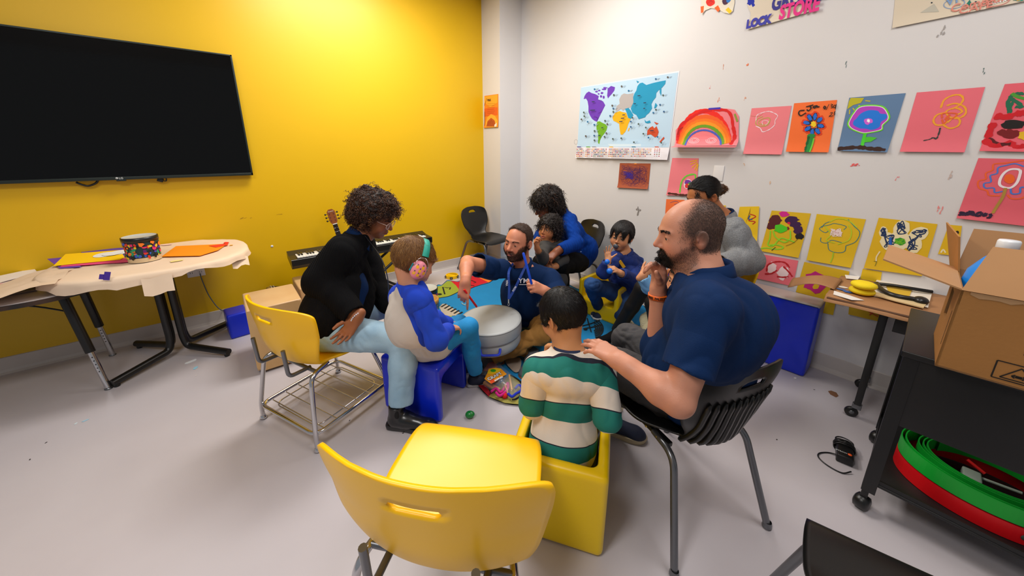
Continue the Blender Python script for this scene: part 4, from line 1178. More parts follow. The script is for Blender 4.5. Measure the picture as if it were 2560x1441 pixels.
def shirt_of(J, s, sleeve='long', r=(.068, .056, .040), frac=.9, hem=None, neck=None, k=.06, extra=None, **tk):
    sh = SDF(); torso_prims(sh, J, s, k=k, **tk)
    sh.rc(J['nb']-V3(0, 0, .03), J['nb']+V3(0, 0, .03)*s, .070*s, .060*s, .03)
    if extra: extra(sh)
    n = neck if neck is not None else (J['nb']+V3(0, 0, .02)*s, V3(0, .2, 1))
    sh.fn(lambda P: np.where(np.linalg.norm(P-n[0], axis=1) < .115*s, (P-n[0]) @ nrm(n[1]), -.5), 'x', .003)
    if hem is not None: sh.fn(lambda P: -(P[:, 2]-hem), 'x', .008)
    out = [sh]; r = [x*s for x in r]
    for a in 'lr':
        S_, E_, W_ = J['s'+a], J['e'+a], J['w'+a]
        sh.rc(S_, S_+(E_-S_)*.3, r[0], r[0], .05*s) if False else None
        if sleeve == 'long': out.append(tube_sdf([S_, E_, E_+(W_-E_)*frac], r))
        elif sleeve == 'short': out.append(tube_sdf([S_, S_+(E_-S_)*frac], [r[0], r[0]*1.02]))
    return out
def trousers_of(J, s, hemz=None, fat=1.1, frac=.93, r=.055, k=.03):
    tr = SDF(); tr.el(J['pv'], (.165*s, .13*s, .115*s), 0)
    for a in 'lr':
        H_, K_, A_ = J['h'+a], J['k'+a], J['a'+a]; A2 = K_+(A_-K_)*frac
        tr.rc(H_, K_, .090*s*fat, .060*s*fat, k*s); tr.rc(K_, K_+(A2-K_)*.4, .060*s*fat, r*s*fat, .02*s); tr.rc(K_+(A2-K_)*.4, A2, r*s*fat, r*s*.86*fat, .02*s)
        d = nrm(A2-K_); tr.fn((lambda A2, d: (lambda P: np.where(np.linalg.norm(P-A2, axis=1) < r*s*fat*1.7, (P-A2) @ d, -.5)))(A2, d), 'x', 0)
    return tr
def curls(hv, hn, R, c, s, n, L, rad, thick, m, parent, flow, turns=3, grav=.5, up=.5, seed=5, wgt=None, seg=22, name='curls', jitter=.3):
    return hair_strands(hv, hn, R, c, s, n, L, thick, m, parent, flow, seed=seed, seg=seg, up=up, jitter=jitter, grav=grav, curl=rad, turns=turns, name=name, wgt=wgt)
M_hblk = mat('hair_black', '#0c0908', .6, bump=.5, bscale=160, aniso=(1, 1, .3))
M_sblk = mat('hair_strand_black', '#120d0b', .42)
M_jeans = mat('dark_blue_denim', '#12305c', .85, bump=.4, bscale=320, var=.3, vscale=6, col2='#1c4478')

# ---- balding man in navy polo, in the black chair
def man_polo():
    t = person('balding person with black beard in navy polo seated on the ribbed black chair', (1.36, .50, .45))
    s = 1.01; col = '#c68a70'
    hc = pd(1722, 585, 1.20); f = nrm(-cR*.95+V3(0, 0, -.10)+cF*.10); R = frame_of(f, V3(0, 0, 1)+f*.02)
    J = dict(pv=V3(1.42, .47, .52), ch=pd(1768, 815, 1.19), nb=pd(1752, 690, 1.20), tf=V3(-.05, 1, 0))
    J['sl'] = pd(1768, 778, 1.04); J['sr'] = pd(1715, 762, 1.36)
    el = pd(1695, 1003, 1.00); wl = pd(1552, 905, 1.13)
    er = pd(1642, 925, 1.40); wr = pd(1646, 726, 1.33)
    b = SDF()
    head_prims(b, R, hc, s, jaw=1.05, nose=.98, lid=.62)
    b.rc(hc+R @ V3(0, -.035, -.05), J['nb']-V3(0, 0, .02), .060, .066, .04)
    b.rc(J['nb'], J['ch'], .07, .09, .04); b.rc(J['nb'], J['sl'], .05, .045, .03); b.rc(J['nb'], J['sr'], .05, .045, .03)
    arm_prims(b, J['sl'], el, wl, 1.02, 1.08); arm_prims(b, J['sr'], er, wr, 1.02)
    hand_prims(b, wl, pd(1488, 862, 1.22)-wl, V3(-.2, -.3, 1), 1, 1.05, curl=(.25, .2, .2, .3), tcurl=.1, spread=.06)
    hand_prims(b, wr, pd(1650, 620, 1.27)-wr, cR*.9+cF*.25, -1, 1.03, curl=((.25, .35, .3), (.8, 1.0, .6), (.9, 1.1, .7), (1.0, 1.1, .7)), tcurl=.1, tout=.3)
    def core(q): return np.exp(-((q[:, 0]/.034)**2+((q[:, 1]-.085)/.032)**2+((q[:, 2]+.085)/.024)**2))*1.6+np.exp(-((q[:, 0]/.026)**2+((q[:, 1]-.1)/.02)**2+((q[:, 2]+.047)/.006)**2))*1.2+np.exp(-(((np.abs(q[:, 0])-.028)/.008)**2+((q[:, 1]-.08)/.03)**2+((q[:, 2]+.065)/.016)**2))*.9
    def stub(q):
        line = -.030-.028*sstep(.03, .085, q[:, 1])
        return sstep(.012, -.012, q[:, 2]-line)*sstep(-.01, .01, q[:, 1]+.3*0*q[:, 0])*sstep(-.128, -.105, q[:, 2])*sstep(.0, .03, np.abs(q[:, 0])+.02)
    def side(q): return sstep(.018, .0, np.abs(q[:, 1]-.012))*sstep(-.045, -.03, q[:, 2])*sstep(.03, .02, q[:, 2])*(np.abs(q[:, 0]) > .05)*.6
    def sc(q):
        top = sstep(.020, -.020, q[:, 1]-(.042-.9*np.clip(q[:, 2]-.055, 0, .08)))
        back = sstep(-.062, -.045, q[:, 2]+.25*np.clip(q[:, 1]+.02, 0, 1)*-1)
        ear = 1-np.exp(-(((q[:, 1]-.02)/.035)**2+((q[:, 2]+.03)/.04)**2)**2)*(q[:, 1] > -.02)
        crown = 1-.75*np.exp(-((q[:, 0]/.035)**2+((q[:, 1]-.0)/.05)**2+((q[:, 2]-.12)/.02)**2))
        return top*back*ear*crown
    o, v, fa, nn = sdf_obj('body', b, .0034, skin('tan_pink', col), t, 1, attrs=skin_attr(col, R, hc, s, lips='#a8594a', beard=('#1c1513', lambda q: np.clip(core(q)+.42*stub(q)+side(q), 0, .92)), scalp=('#4b3c36', lambda q: .86*sc(q))))
    eyes(R, hc, s, t, '#2e1d12', look=(.0, 1, -.12)); eyebrow(R, hc, s, t, '#1a1210', th=1.35, n=150, body=(v, nn))
    q = (v-hc) @ R/s; near = (np.linalg.norm(q, axis=1) < .16) & (np.abs(q[:, 0]) < .0785) & (q[:, 1] < .112) & (np.linalg.norm(np.cross(v-wr, nrm(pd(1650, 620, 1.27)-wr)), axis=1) > .045)
    hair_strands(v, nn, R, hc, s, 15000, .0065, .00034, mat('cropped_hair', '#5a4c45', .7), t, lambda q: np.stack([0*q[:, 0], -.6+0*q[:, 0], -1+0*q[:, 0]], 1), up=.35, seg=2, name='hair', wgt=sc(q)*near)
    hair_strands(v, nn, R, hc, s, 4200, .009, .0005, mat('black_beard', '#0d0a09', .6), t, lambda q: np.stack([0*q[:, 0], .2+0*q[:, 0], -1+0*q[:, 0]], 1), up=.3, seg=3, name='beard', wgt=(np.clip(core(q), 0, 1)*near)**2)
    hair_strands(v, nn, R, hc, s, 3500, .004, .0003, mat('cropped_hair', '#5a4c45', .7), t, lambda q: np.stack([0*q[:, 0], .0+0*q[:, 0], -1+0*q[:, 0]], 1), up=.3, seg=2, name='stubble', wgt=(stub(q)+side(q))*near)
    # polo shirt
    sh = SDF(); torso_prims(sh, J, 1.16, belly=.8)
    sh.el(J['ch']+V3(.05, -.05, .0), (.16, .13, .17), .06); sh.el((J['ch']+J['pv'])/2+V3(.02, -.03, 0), (.17, .14, .17), .06)
    sh.rc(J['nb']-V3(0, 0, .03), J['nb']+V3(0, 0, .05), .078, .070, .03)
    sh.fn(lambda P: (P-(J['nb']+V3(0, 0, .036))) @ nrm(V3(-.1, .22, 1)), 'x', .004)
    sh.fn(lambda P: -(P[:, 2]-.455), 'x', .01)
    for S_ in (J['sl'],): sh.rc(S_, S_+(el-S_)*.35, .074, .074, .05)
    sl1 = tube_sdf([J['sl'], J['sl']+(el-J['sl'])*.70], [.074, .076], hollow=.012)
    sl2 = tube_sdf([J['sr'], J['sr']+(er-J['sr'])*.6], [.072, .072])
    garment('polo_shirt', [sh, sl1, sl2], .006, M_navy, t, 2, fold=[(.007, 8, 1, (1, 1, .7)), (.003, 20, 4, (1, 1, .6))])
    collar(t, J['nb']+V3(.0, -.005, .012), V3(-.35, 1, 0), V3(-.1, .22, 1), 1.12, M_navy, open_=.4)
    m = MB(); R2 = frame_of(V3(-.35, 1, 0), V3(-.1, .22, 1)); P = [J['nb']+V3(0, 0, .035)+R2 @ V3(.062*math.cos(a), .070*math.sin(a), -.12*max(0, math.sin(a))**1.3+.0) for a in np.linspace(PI*.55, PI*1.15, 18)]
    N_ = np.array([nrm(p-J['nb']-V3(0, 0, .05)) for p in P]); strap(P, N_, .02, mat('lanyard_navy', '#0f2c5c', .5), m); m.obj('lanyard', t, True, solid=.001)
    # trousers
    tr = SDF(); hl = V3(1.32, .56, .52); hr = V3(1.50, .54, .52)
    kl = pd(1482, 890, 1.62); kr = pd(1570, 845, 1.78)
    al = V3(1.39, .86, .12); ar = V3(1.60, 1.0, .10)
    tr.el(J['pv'], (.175, .14, .12), 0); leg_prims(tr, hl, kl, al, 1.08, 1.15); leg_prims(tr, hr, kr, ar, 1.08, 1.15)
    tr.rc(kl+(al-kl)*.5, al, .060, .058, .03); tr.rc(kr+(ar-kr)*.5, ar, .060, .058, .03)
    tr.fn(lambda P: -(P[:, 2]-.085), 'x', .002)
    sdf_obj('trousers', tr, .006, M_dgrey, t, 2, fold=[(.006, 12, 2, (1, 1, 1)), (.003, 30, 6, (1, 1, 1))])
    M_sh = mat('shoe_navy', '#16203a', .6, bump=.2, bscale=200); M_so = mat('sole_cream', '#b9a98a', .6)
    shoe(t, V3(1.44, .90, .087), V3(.45, -.85, 0), 1, M_sh, M_so, L=.29, lace=M_navy)
    shoe(t, V3(1.62, 1.0, .087), V3(.1, 1, 0), 1, M_sh, M_so, L=.29)
    # wristband with its lettering
    ax = nrm(wr-er); c = wr-ax*.022; rr = .0335
    m = MB(); m.lathe([(rr, -.009), (rr+.003, -.009), (rr+.0035, 0), (rr+.003, .009), (rr, .009)], mat('orange_silicone', '#f06a10', .45), c, 36, axis=ax); bd = m.obj('wristband', t, True)
    txt = 'FREE PALESTINE'; n_ = len(txt); toC = nrm(cO-c); toC = nrm(toC-ax*(toC @ ax)); sidev = np.cross(ax, toC)
    for i, ch in enumerate(txt):
        if ch == ' ': continue
        a = (i-(n_-1)/2)*.17; no = toC*math.cos(a)+sidev*math.sin(a); tg = -toC*math.sin(a)+sidev*math.cos(a)
        me = text_mesh(ch, .0125, mat('print_black', '#15100c', .6), frame4(c+no*(rr+.0038)-ax*.0045, tg, ax), align='CENTER', bold=.0004); link('letter', me, bd, True)
man_polo()

# ---- boy in striped shirt, in the yellow cube
def boy_stripes():
    t = person('child seen from behind in green and cream striped shirt seated in the front yellow cube', (.956, .79, .16))
    s = .93; col = '#c58a5c'; hc = pd(1406, 792, 1.40); f = nrm(cF*.80-cR*.62+V3(0, 0, -.18)); R = frame_of(f, V3(0, 0, 1))
    fw = V3(.80, .60, 0); rt = V3(.60, -.80, 0)
    J = dict(pv=V3(.955, .80, .255), ch=V3(.950, .79, .52), nb=pd(1418, 888, 1.385), tf=fw)
    J['sl'] = pd(1345, 925, 1.35); J['sr'] = pd(1500, 918, 1.33)
    el = pd(1330, 1010, 1.40); wl = pd(1368, 900, 1.56); er = pd(1518, 1045, 1.30); wr = pd(1512, 905, 1.46)
    b = SDF(); head_prims(b, R, hc, s, jaw=.92, nose=.8, child=True)
    b.rc(hc+R @ V3(0, -.03, -.05)*s, J['nb']-V3(0, 0, .03), .043, .050, .04); b.rc(J['nb'], J['ch'], .06, .08, .04); b.rc(J['nb'], J['sl'], .04, .036, .03); b.rc(J['nb'], J['sr'], .04, .036, .03)
    arm_prims(b, J['sl'], el, wl, .78); arm_prims(b, J['sr'], er, wr, .78)
    hand_prims(b, wl, V3(.0, .02, 1)+cR*.15, cF*.6+cR*-.5, 1, .82, curl=((1.0, 1.3, .8),)*4, tcurl=.4)
    hand_prims(b, wr, V3(0, 0, 1)-cF*.35, cF, -1, .80, curl=((.5, .9, .6),)*4, tcurl=.2)
    o, v, fa, nn = sdf_obj('body', b, .0036, skin('amber', col), t, 1, attrs=skin_attr(col, R, hc, s))
    eyes(R, hc, s, t)
    cap = hair_cap(R, hc, s, lambda q: np.maximum.reduce([-(q[:, 2]+.052-.62*np.clip(q[:, 1]+.045, 0, .06)+0*q[:, 0]), np.where(q[:, 1] > .055, .06-q[:, 2], -1), np.where(np.abs(q[:, 0]) > .05, .024-np.sqrt((q[:, 1]+.006)**2+(q[:, 2]+.012)**2), -1)]), t=.012)
    M_h = M_hblk
    h, hv, hf, hn = sdf_obj('hair', cap, .004, M_h, t, 2, fold=[(.0008, 60, 1, (1, 1, 1))])
    wh = V3(.012, -.045, .105)
    def flow(q):
        d = q-wh; r = np.linalg.norm(d, axis=1)[:, None]+1e-6; return d/r+np.cross(d/r, [0, 0, 1.])*.35+V3(0, 0, -.4)
    hair_strands(hv, hn, R, hc, s, 16000, .020, .0005, M_sblk, h, flow, up=.16, jitter=.12, seg=3)
    # shirt: stripes follow the height over the body
    sh = SDF(); torso_prims(sh, J, .84, k=.05); sh.el(V3(.945, .775, .33), (.155, .125, .15), .05)
    sh.el((J['sl']+J['sr'])/2-V3(0, 0, .035), (.15, .075, .07), .05, rot=np.stack([rt, fw, V3(0, 0, 1)], 1))
    sh.rc(J['nb']-V3(0, 0, .03), J['nb']+V3(0, 0, .03), .062, .054, .03); sh.fn(lambda P: (P-(J['nb']+V3(0, 0, .034))) @ nrm(V3(.10, .08, 1)), 'x', .003); sh.fn(lambda P: -(P[:, 2]-.165), 'x', .01)
    s1 = tube_sdf([J['sl'], el, el+(wl-el)*.86], [.058, .050, .036]); s2 = tube_sdf([J['sr'], er, er+(wr-er)*.80], [.058, .050, .038])
    W1, W2 = np.array(srgb('#e2d8ca')), np.array(srgb('#12756a')); NV = np.array(srgb('#151a2c'))
    def at(v, nn):
        # distance down the back, and along the arms
        d = v-J['nb']; lat = d @ rt; d = d-np.outer(lat, rt); a = np.linalg.norm(d, axis=1)-.10*np.abs(lat)*0+.008*wob(v, 6, 2)
        return {'stripe': a}
    m = mat('striped_jersey', '#e2d8ca', .85, bump=.15, bscale=300); nt = m.node_tree; N = nt.nodes; L = nt.links
    a = N.new('ShaderNodeAttribute'); a.attribute_name = 'stripe'; r = N.new('ShaderNodeValToRGB'); r.color_ramp.interpolation = 'CONSTANT'
    mp = N.new('ShaderNodeMath'); mp.operation = 'MULTIPLY_ADD'; mp.inputs[1].default_value = 1.0; mp.inputs[2].default_value = .05
    L.new(a.outputs['Fac'], mp.inputs[0]); L.new(mp.outputs[0], r.inputs[0]); L.new(r.outputs[0], N['Principled BSDF'].inputs['Base Color'])
    stops = [(0, W1), (.117, NV), (.123, W2), (.162, W1), (.223, NV), (.229, W2), (.300, W1), (.383, NV), (.389, W2), (.45, W1)]
    el_ = r.color_ramp.elements
    while len(el_) > 1: el_.remove(el_[-1])
    el_[0].position = 0; el_[0].color = (*W1, 1)
    for p, c_ in stops[1:]: e = el_.new(p); e.color = (*c_, 1)
    garment('striped_shirt', [sh, s1, s2], .005, m, t, 2, fold=[(.006, 9, 3, (1, 1, .6)), (.003, 22, 5, (1, 1, .5))], attrs=at)
    mb = MB(); nb = J['nb']+V3(0, 0, .034); BZ = basis_z(nrm(V3(.10, .08, 1))); P = [nb+BZ @ V3(.050*math.cos(q), .052*math.sin(q), 0) for q in np.linspace(0, 2*PI, 40, False)]
    mb.tube(P, .009, mat('ribbed_navy', '#1a2748', .8), 8, closed=True); mb.obj('neckband', t, True)
    tr = SDF(); hl = J['pv']+rt*-.08; hr = J['pv']+rt*.08; kl = hl+fw*.36+V3(-.02, .02, .07); kr = hr+fw*.36+V3(.02, -.0, .07); al = kl+fw*.06-V3(0, 0, .25); ar = kr+fw*.06-V3(0, 0, .25)
    tr.el(J['pv'], (.135, .11, .09), 0); leg_prims(tr, hl, kl, al, .82, 1.1); leg_prims(tr, hr, kr, ar, .82, 1.1); tr.rc(hl-rt*.02, kl-rt*.01, .075, .055, .02); tr.fn(lambda P: -(P[:, 2]-.07), 'x', 0)
    sdf_obj('trousers', tr, .006, mat('grey_trousers', '#43464f', .85, bump=.3, bscale=250, var=.1), t, 2, fold=[(.005, 12, 2, (1, 1, 1))])
    M_sh = mat('shoe_black', '#17171a', .6)
    for a_ in (al, ar): shoe(t, V3(a_[0], a_[1], .075), fw, 1, M_sh, M_sh, L=.22)
boy_stripes()

# ---- woman with curly hair on the yellow chair
def woman_curly():
    t = person('person with big curly brown hair and black cardigan seated on the yellow chair', (.31, 2.06, .45))
    s = 1.02; col = '#9a5f3c'; hc = pd(940, 542, 2.12); f = nrm(cR*.90+cF*-.10+V3(0, 0, -.50)); R = frame_of(f, V3(0, 0, 1))
    J = dict(pv=V3(.36, 2.04, .54), ch=pd(866, 700, 2.10), nb=pd(898, 598, 2.12), tf=nrm(cR*.9+V3(0, 0, -.2)))
    J['sr'] = pd(858, 632, 1.96); J['sl'] = pd(900, 618, 2.32); J['er'] = pd(806, 704, 1.93); J['wr'] = pd(893, 795, 1.84)
    J['el'] = pd(935, 730, 2.30); J['wl'] = pd(1000, 775, 2.2)
    hands = [(-1, pd(862, 838, 1.82)-pd(893, 795, 1.84), cF+V3(0, 0, -.2), dict(curl=(.25, .3, .35, .45), tcurl=.3, spread=.14, s=1.0)), (1, V3(.5, .2, -.3), V3(0, 0, 1), dict(curl=(.4,)*4))]
    o, v, nn, q = body_of(t, J, R, hc, s, s, 'brown', col, hands, dict(jaw=1.12, nose=1.1, lid=.8, fat=.003), lips='#7c3a30', arm=1.1)
    eyes(R, hc, s, t, '#23140c', look=(0, 1, -.4)); eyebrow(R, hc, s, t, '#1c100a', body=(v, nn), th=1.1)
    def reg(q): return np.maximum(-(q[:, 2]+.07), np.where(q[:, 1] > .005, (.050+.35*np.clip(q[:, 1]-.06, 0, .1))-q[:, 2]-1.6*np.clip(.04-q[:, 1], 0, .04), -1))
    cap = hair_cap(R, hc, s, reg, t=.035, grow=lambda sd: (sd.el((0, -.040, .04), (.120, .130, .105), .04), sd.el((0, -.070, -.02), (.108, .095, .085), .04)))
    M_c = mat('hair_brown_curl', '#3a1d0f', .5, col2='#54301a', vscale=30)
    h, hv, hf, hn = sdf_obj('hair', cap, .007, mat('hair_brown_base', '#160b06', .7), t, 2, fold=[(.008, 38, 1, (1, 1, 1))])
    curls(hv, hn, R, hc, s, 5600, .040, .0055, .0015, M_c, h, lambda q: np.stack([q[:, 0]*2, q[:, 1]*2+.02, -1+0*q[:, 0]], 1), turns=2.5, grav=.25, up=.6, seg=22, jitter=.5)
    m = mat('hair_tip_gold', '#8a5a30', .5); curls(hv, hn, R, hc, s, 500, .05, .0065, .0012, m, h, lambda q: np.stack([q[:, 0]*2, q[:, 1]*2+.02, -1+0*q[:, 0]], 1), turns=3.5, grav=.35, up=.6, seed=9, seg=20, name='light_curls', jitter=.45)
    # glasses
    M_g = mat('clear_frame', '#d8b8a8', .12, coat=.6); m = MB()
    for e in (-1, 1):
        m.tube([hc+R @ (V3(e*.033+.025*math.cos(a), .105-.006*abs(math.cos(a)), -.002+.021*math.sin(a)*(1.0 if math.sin(a) > 0 else .95))*s) for a in np.linspace(0, 2*PI, 24, False)], .0022, M_g, 8, closed=True)
        m.tube([hc+R @ (V3(e*.058, .101, .006)*s), hc+R @ (V3(e*.080, .06, .010)*s), hc+R @ (V3(e*.083, .0, .012)*s)], .0022, M_g, 6)
    m.tube([hc+R @ (V3(-.008, .106, 0)*s), hc+R @ (V3(0, .109, .003)*s), hc+R @ (V3(.008, .106, 0)*s)], .0022, M_g, 6); g = m.obj('glasses', t, True)
    ml = mat('lens_glass', '#ffffff', .03, alpha=.12)
    m = MB()
    for e in (-1, 1): m.poly([hc+R @ (V3(e*.033+.0235*math.cos(a), .1045, -.002+.0195*math.sin(a))*s) for a in np.linspace(0, 2*PI, 20, False)], ml)
    m.obj('lenses', g, True)
    # polo under the cardigan
    M_k = mat('black_rib_knit', '#0e0e10', 1.0, bump=.45, bscale=46, wave='X', aniso=(1, 1, 1), spec=.12)
    P_ = shirt_of(J, .98, 'none', fem=1.05, belly=.4, hem=.60, neck=(J['nb']+V3(0, 0, .02), V3(-.25, 0, 1)))
    garment('polo_shirt', P_, .007, M_navy, t, 2, fold=[(.004, 12, 1, (1, 1, 1))])
    collar(t, J['nb']+V3(.01, .004, .012), nrm(cR+V3(0, 0, -.35)), V3(.3, .15, 1), 1.0, M_navy)
    fr = nrm(cR*1.0+V3(0, 0, 0)); ft = nrm(J['tf'])
    def ext(sh):
        sh.el(V3(.37, 2.03, .61), (.15, .17, .14), .07); sh.el(pd(852, 755, 2.03), (.16, .16, .2), .07); sh.rc(J['nb']-fr*.03, J['sr'], .062, .07, .05)
    card = shirt_of(J, 1.16, 'long', r=(.090, .086, .054), frac=.93, fem=.9, belly=.5, hem=.49, neck=(J['nb']+V3(0, 0, .045), nrm(V3(.1, .0, 1))), extra=ext)
    # open front: cut a wedge along the front of the torso
    up = nrm(J['nb']-J['pv'])
    a0 = J['nb']+ft*.13+up*.02-cF*.03; b0 = J['pv']+ft*.20+up*.1-cF*.05
    card[0].rc(a0, (a0+b0)/2+ft*.015, .060, .085, .012, '-'); card[0].rc((a0+b0)/2+ft*.015, b0, .085, .06, .012, '-')
    garment('cardigan', card, .0065, M_k, t, 2, fold=[(.010, 7, 1, (1, 1, .8)), (.004, 18, 3, (1, 1, .6))])
    m = MB(); p0 = J['nb']+V3(0, 0, .02)
    pts = spline([J['nb']+fr*.02+V3(0, -.06, .03), pd(950, 640, 2.02), pd(968, 690, 2.02), pd(972, 740, 2.02)], 8); strap(pts, cR, .016, mat('lanyard_black', '#101a30', .5), m); m.obj('lanyard', t, True, solid=.001)
    # bracelet
    ax = nrm(J['wr']-J['er']); m = MB(); c = J['wr']-ax*.0; A = basis_z(ax)
    for k in range(22): a = 2*PI*k/22; m.ball(c+A @ V3(.036*math.cos(a), .036*math.sin(a), 0), .0046, mat('bead_clear', '#d9d6de', .1, coat=.8), 8, 6)
    m.obj('bracelet', t, True)
    J['hr'] = V3(.33, 1.98, .53); J['hl'] = V3(.34, 2.15, .53); J['kr'] = pd(1010, 850, 1.93); J['kl'] = V3(.78, 2.16, .50); J['ar'] = V3(.575, 1.625, .12); J['al'] = V3(.80, 2.12, .12)
    tr = trousers_of(J, 1.05, fat=1.16, frac=.92, r=.062)
    M_lj = mat('light_denim', '#8fb3cc', .85, bump=.35, bscale=330, col2='#a9c8da', vscale=7, var=.06)
    sdf_obj('jeans', tr, .006, M_lj, t, 2, fold=[(.005, 11, 4, (1, 1, 1)), (.0025, 28, 2, (1, 1, 1))])
    # rubber ankle boots
    M_b = mat('rubber_black', '#131416', .28, coat=.2)
    for (A_, d) in ((J['ar'], V3(.62, -.72, 0)), (J['al'], V3(.8, .1, 0))):
        b = shoe(t, V3(A_[0], A_[1], .092), d, 1, M_b, M_b, name='ankle_boot', L=.285, high=.035)
        o = V3(A_[0], A_[1], 0); dn = nrm(d); sd_ = np.cross(dn, [0, 0, 1.]); m = MB()
        for sg in (-1, 1): m.ball(o+sd_*sg*.037-dn*.01+V3(0, 0, .115), (.006, .018, .032), mat('elastic_black', '#0b0b0c', .9), 14, 10, rot=np.stack([sd_, dn, V3(0, 0, 1)], 1))
        m.obj('elastic_gusset', b, True)
woman_curly()

# ---- boy with the earmuffs, on the blue stool
def boy_muffs():
    t = person('child with light brown hair, pink earmuffs and blue-sleeved cream top seated on the blue cube', (.80, 1.70, .36))
    s = .95; col = '#cf9272'; hc = pd(1034, 656, 1.66); f = nrm(cR*.86+cF*.50+V3(0, 0, -.36)); R = frame_of(f, V3(0, 0, 1)); b_ = .76
    J = dict(pv=V3(.79, 1.68, .435), ch=pd(1022, 805, 1.70), nb=pd(1026, 708, 1.67), tf=nrm(V3(.9, .35, 0)))
    J['sr'] = pd(1052, 752, 1.58); J['sl'] = pd(1000, 742, 1.82); J['er'] = pd(1092, 850, 1.60); J['wr'] = pd(1122, 822, 1.86); J['el'] = pd(1085, 800, 1.90); J['wl'] = pd(1125, 815, 2.0)
    hands = [(-1, cR*.5+cF*.8+V3(0, 0, -.1), V3(0, 0, 1), dict(curl=(.6,)*4)), (1, cF+cR*.3, V3(0, 0, 1), dict(curl=(.6,)*4))]
    o, v, nn, q = body_of(t, J, R, hc, s, b_, 'fair', col, hands, dict(jaw=.9, nose=.72, child=True, cheek=1.15, fat=.003, lid=.6), h=.0036, lips='#b8604f')
    eyes(R, hc, s, t, '#3a4a50', look=(0, 1, -.3)); eyebrow(R, hc, s, t, '#5a3a1e', body=(v, nn), th=.8, n=60)
    def reg(q): return np.maximum.reduce([-(q[:, 2]+.065-.75*np.clip(q[:, 1]+.045, 0, .07)), np.where(q[:, 1] > .045, .045-q[:, 2], -1)])
    cap = hair_cap(R, hc, s, reg, t=.012)
    h, hv, hf, hn = sdf_obj('hair', cap, .004, mat('hair_sandy_base', '#5e3c1e', .7), t, 2, fold=[(.0015, 50, 1, (1, 1, 1))])
    wh = V3(.0, -.055, .10)
    def flow(q): d = q-wh; r = np.linalg.norm(d, axis=1)[:, None]+1e-6; return d/r+V3(0, .1, -.5)
    hair_strands(hv, hn, R, hc, s, 9000, .024, .0006, mat('hair_sandy', '#8a6034', .45), h, flow, up=.18, jitter=.14, seg=3)
    hair_strands(hv, hn, R, hc, s, 3000, .024, .0006, mat('hair_sandy_light', '#b98c54', .45), h, flow, up=.2, jitter=.16, seg=3, seed=8, name='light_strands')
    # earmuffs
    M_t = mat('teal_band', '#16a08c', .55, bump=.1, bscale=120); M_p = mat('pink_cup', '#ee8fa0', .4); M_y = mat('print_yellow', '#f4b81e', .5); M_dn = mat('print_navy', '#15355a', .5)
    g = thing  # worn, so part of the person
    m = MB(); P = [hc+R @ (V3(.098*math.cos(a), .012+.0*a, .010+.118*math.sin(a))*s) for a in np.linspace(.42, PI-.42, 26)]
    Rw = R @ V3(0, 1, 0); 
    inner = []; 
    rows = []
    for (dy, dr) in ((-.017, 0), (-.015, .006), (.015, .006), (.017, 0)):
        rows.append([hc+R @ (V3((.096+dr)*math.cos(a), .012+dy, .010+(.116+dr)*math.sin(a))*s) for a in np.linspace(.42, PI-.42, 26)])
    m.grid(rows, M_t); m.grid([rows[0], rows[3]], M_t); band = m.obj('headband', t, True)
    for e in (-1, 1):
        c = hc+R @ (V3(e*.100, .002, -.012)*s); ax = R @ V3(e, 0, 0); A = np.stack([R @ V3(0, 1, 0), R @ V3(0, 0, 1), ax], 1)
        sd = SDF().at(A, c, s); sd.el((0, 0, 0), (.039, .046, .024), 0); sd.el((0, 0, -.014), (.038, .045, .012), .01); v2, f2 = sd.mesh(.003); v2 = relax(v2, f2, 1)
        cup = link('ear_cup', mesh_np('c', v2, [f2], M_p), t, True)
        def surf(x, y, k=0.0006): z = .024*math.sqrt(max(0, 1-(x/.039)**2-(y/.046)**2)); return c+A @ (V3(x, y, z+k)*s)
        m = MB()
        for (x, y) in ((-.018, .020), (.010, .022), (.022, -.002), (-.024, -.012), (-.004, -.018), (.010, -.030), (-.002, .004)):
            m.poly([surf(x+.0068*math.cos(a), y-.002+.0085*math.sin(a)) for a in np.linspace(0, 2*PI, 14, False)], M_y)
            for k in range(5): a = PI/2+(k-2)*.45; m.poly([surf(x+.002*(k-2)*.8-.0012, y+.006, .0009), surf(x+.002*(k-2)*.8+.0012, y+.006, .0009), surf(x+.009*math.cos(a), y+.006+.009*math.sin(a), .0009)], M_dn)
        m.obj('pineapple_print', cup, True)
        m = MB()
        for y in (-.03, .036): m.tube(spline([hc+R @ (V3(e*.094, .012, .052)*s), hc+R @ (V3(e*.106, y*.6, .045)*s), hc+R @ (V3(e*.112, y, .020)*s), hc+R @ (V3(e*.106, y, -.010)*s)], 6), .0014, M_chrome, 6)
        m.obj('wire_yoke', cup, True)
        m = MB()
        for y in (-.038, .038): m.tube([hc+R @ (V3(e*.106, y, .014)*s), hc+R @ (V3(e*.100, y*1.05, -.024)*s)], .0035, mat('teal_clip', '#128fa0', .4), 8)
        m.obj('clip', cup, True)
    # raglan top
    W1, W2 = np.array(srgb('#cdc4bb')), np.array(srgb('#0a3fc4'))
    parts = shirt_of(J, .86, 'long', r=(.062, .058, .048), frac=.85, hem=.36, neck=(J['nb']+V3(0, 0, .016), V3(-.1, 0, 1)), extra=lambda sh: sh.el(V3(.80, 1.67, .47), (.15, .14, .12), .05))
    fr = nrm(J['tf'])
    def seg(v, A, B): t_ = np.clip(((v-A) @ (B-A))/((B-A) @ (B-A)), 0, 1); return np.linalg.norm(v-A-t_[:, None]*(B-A), axis=1)
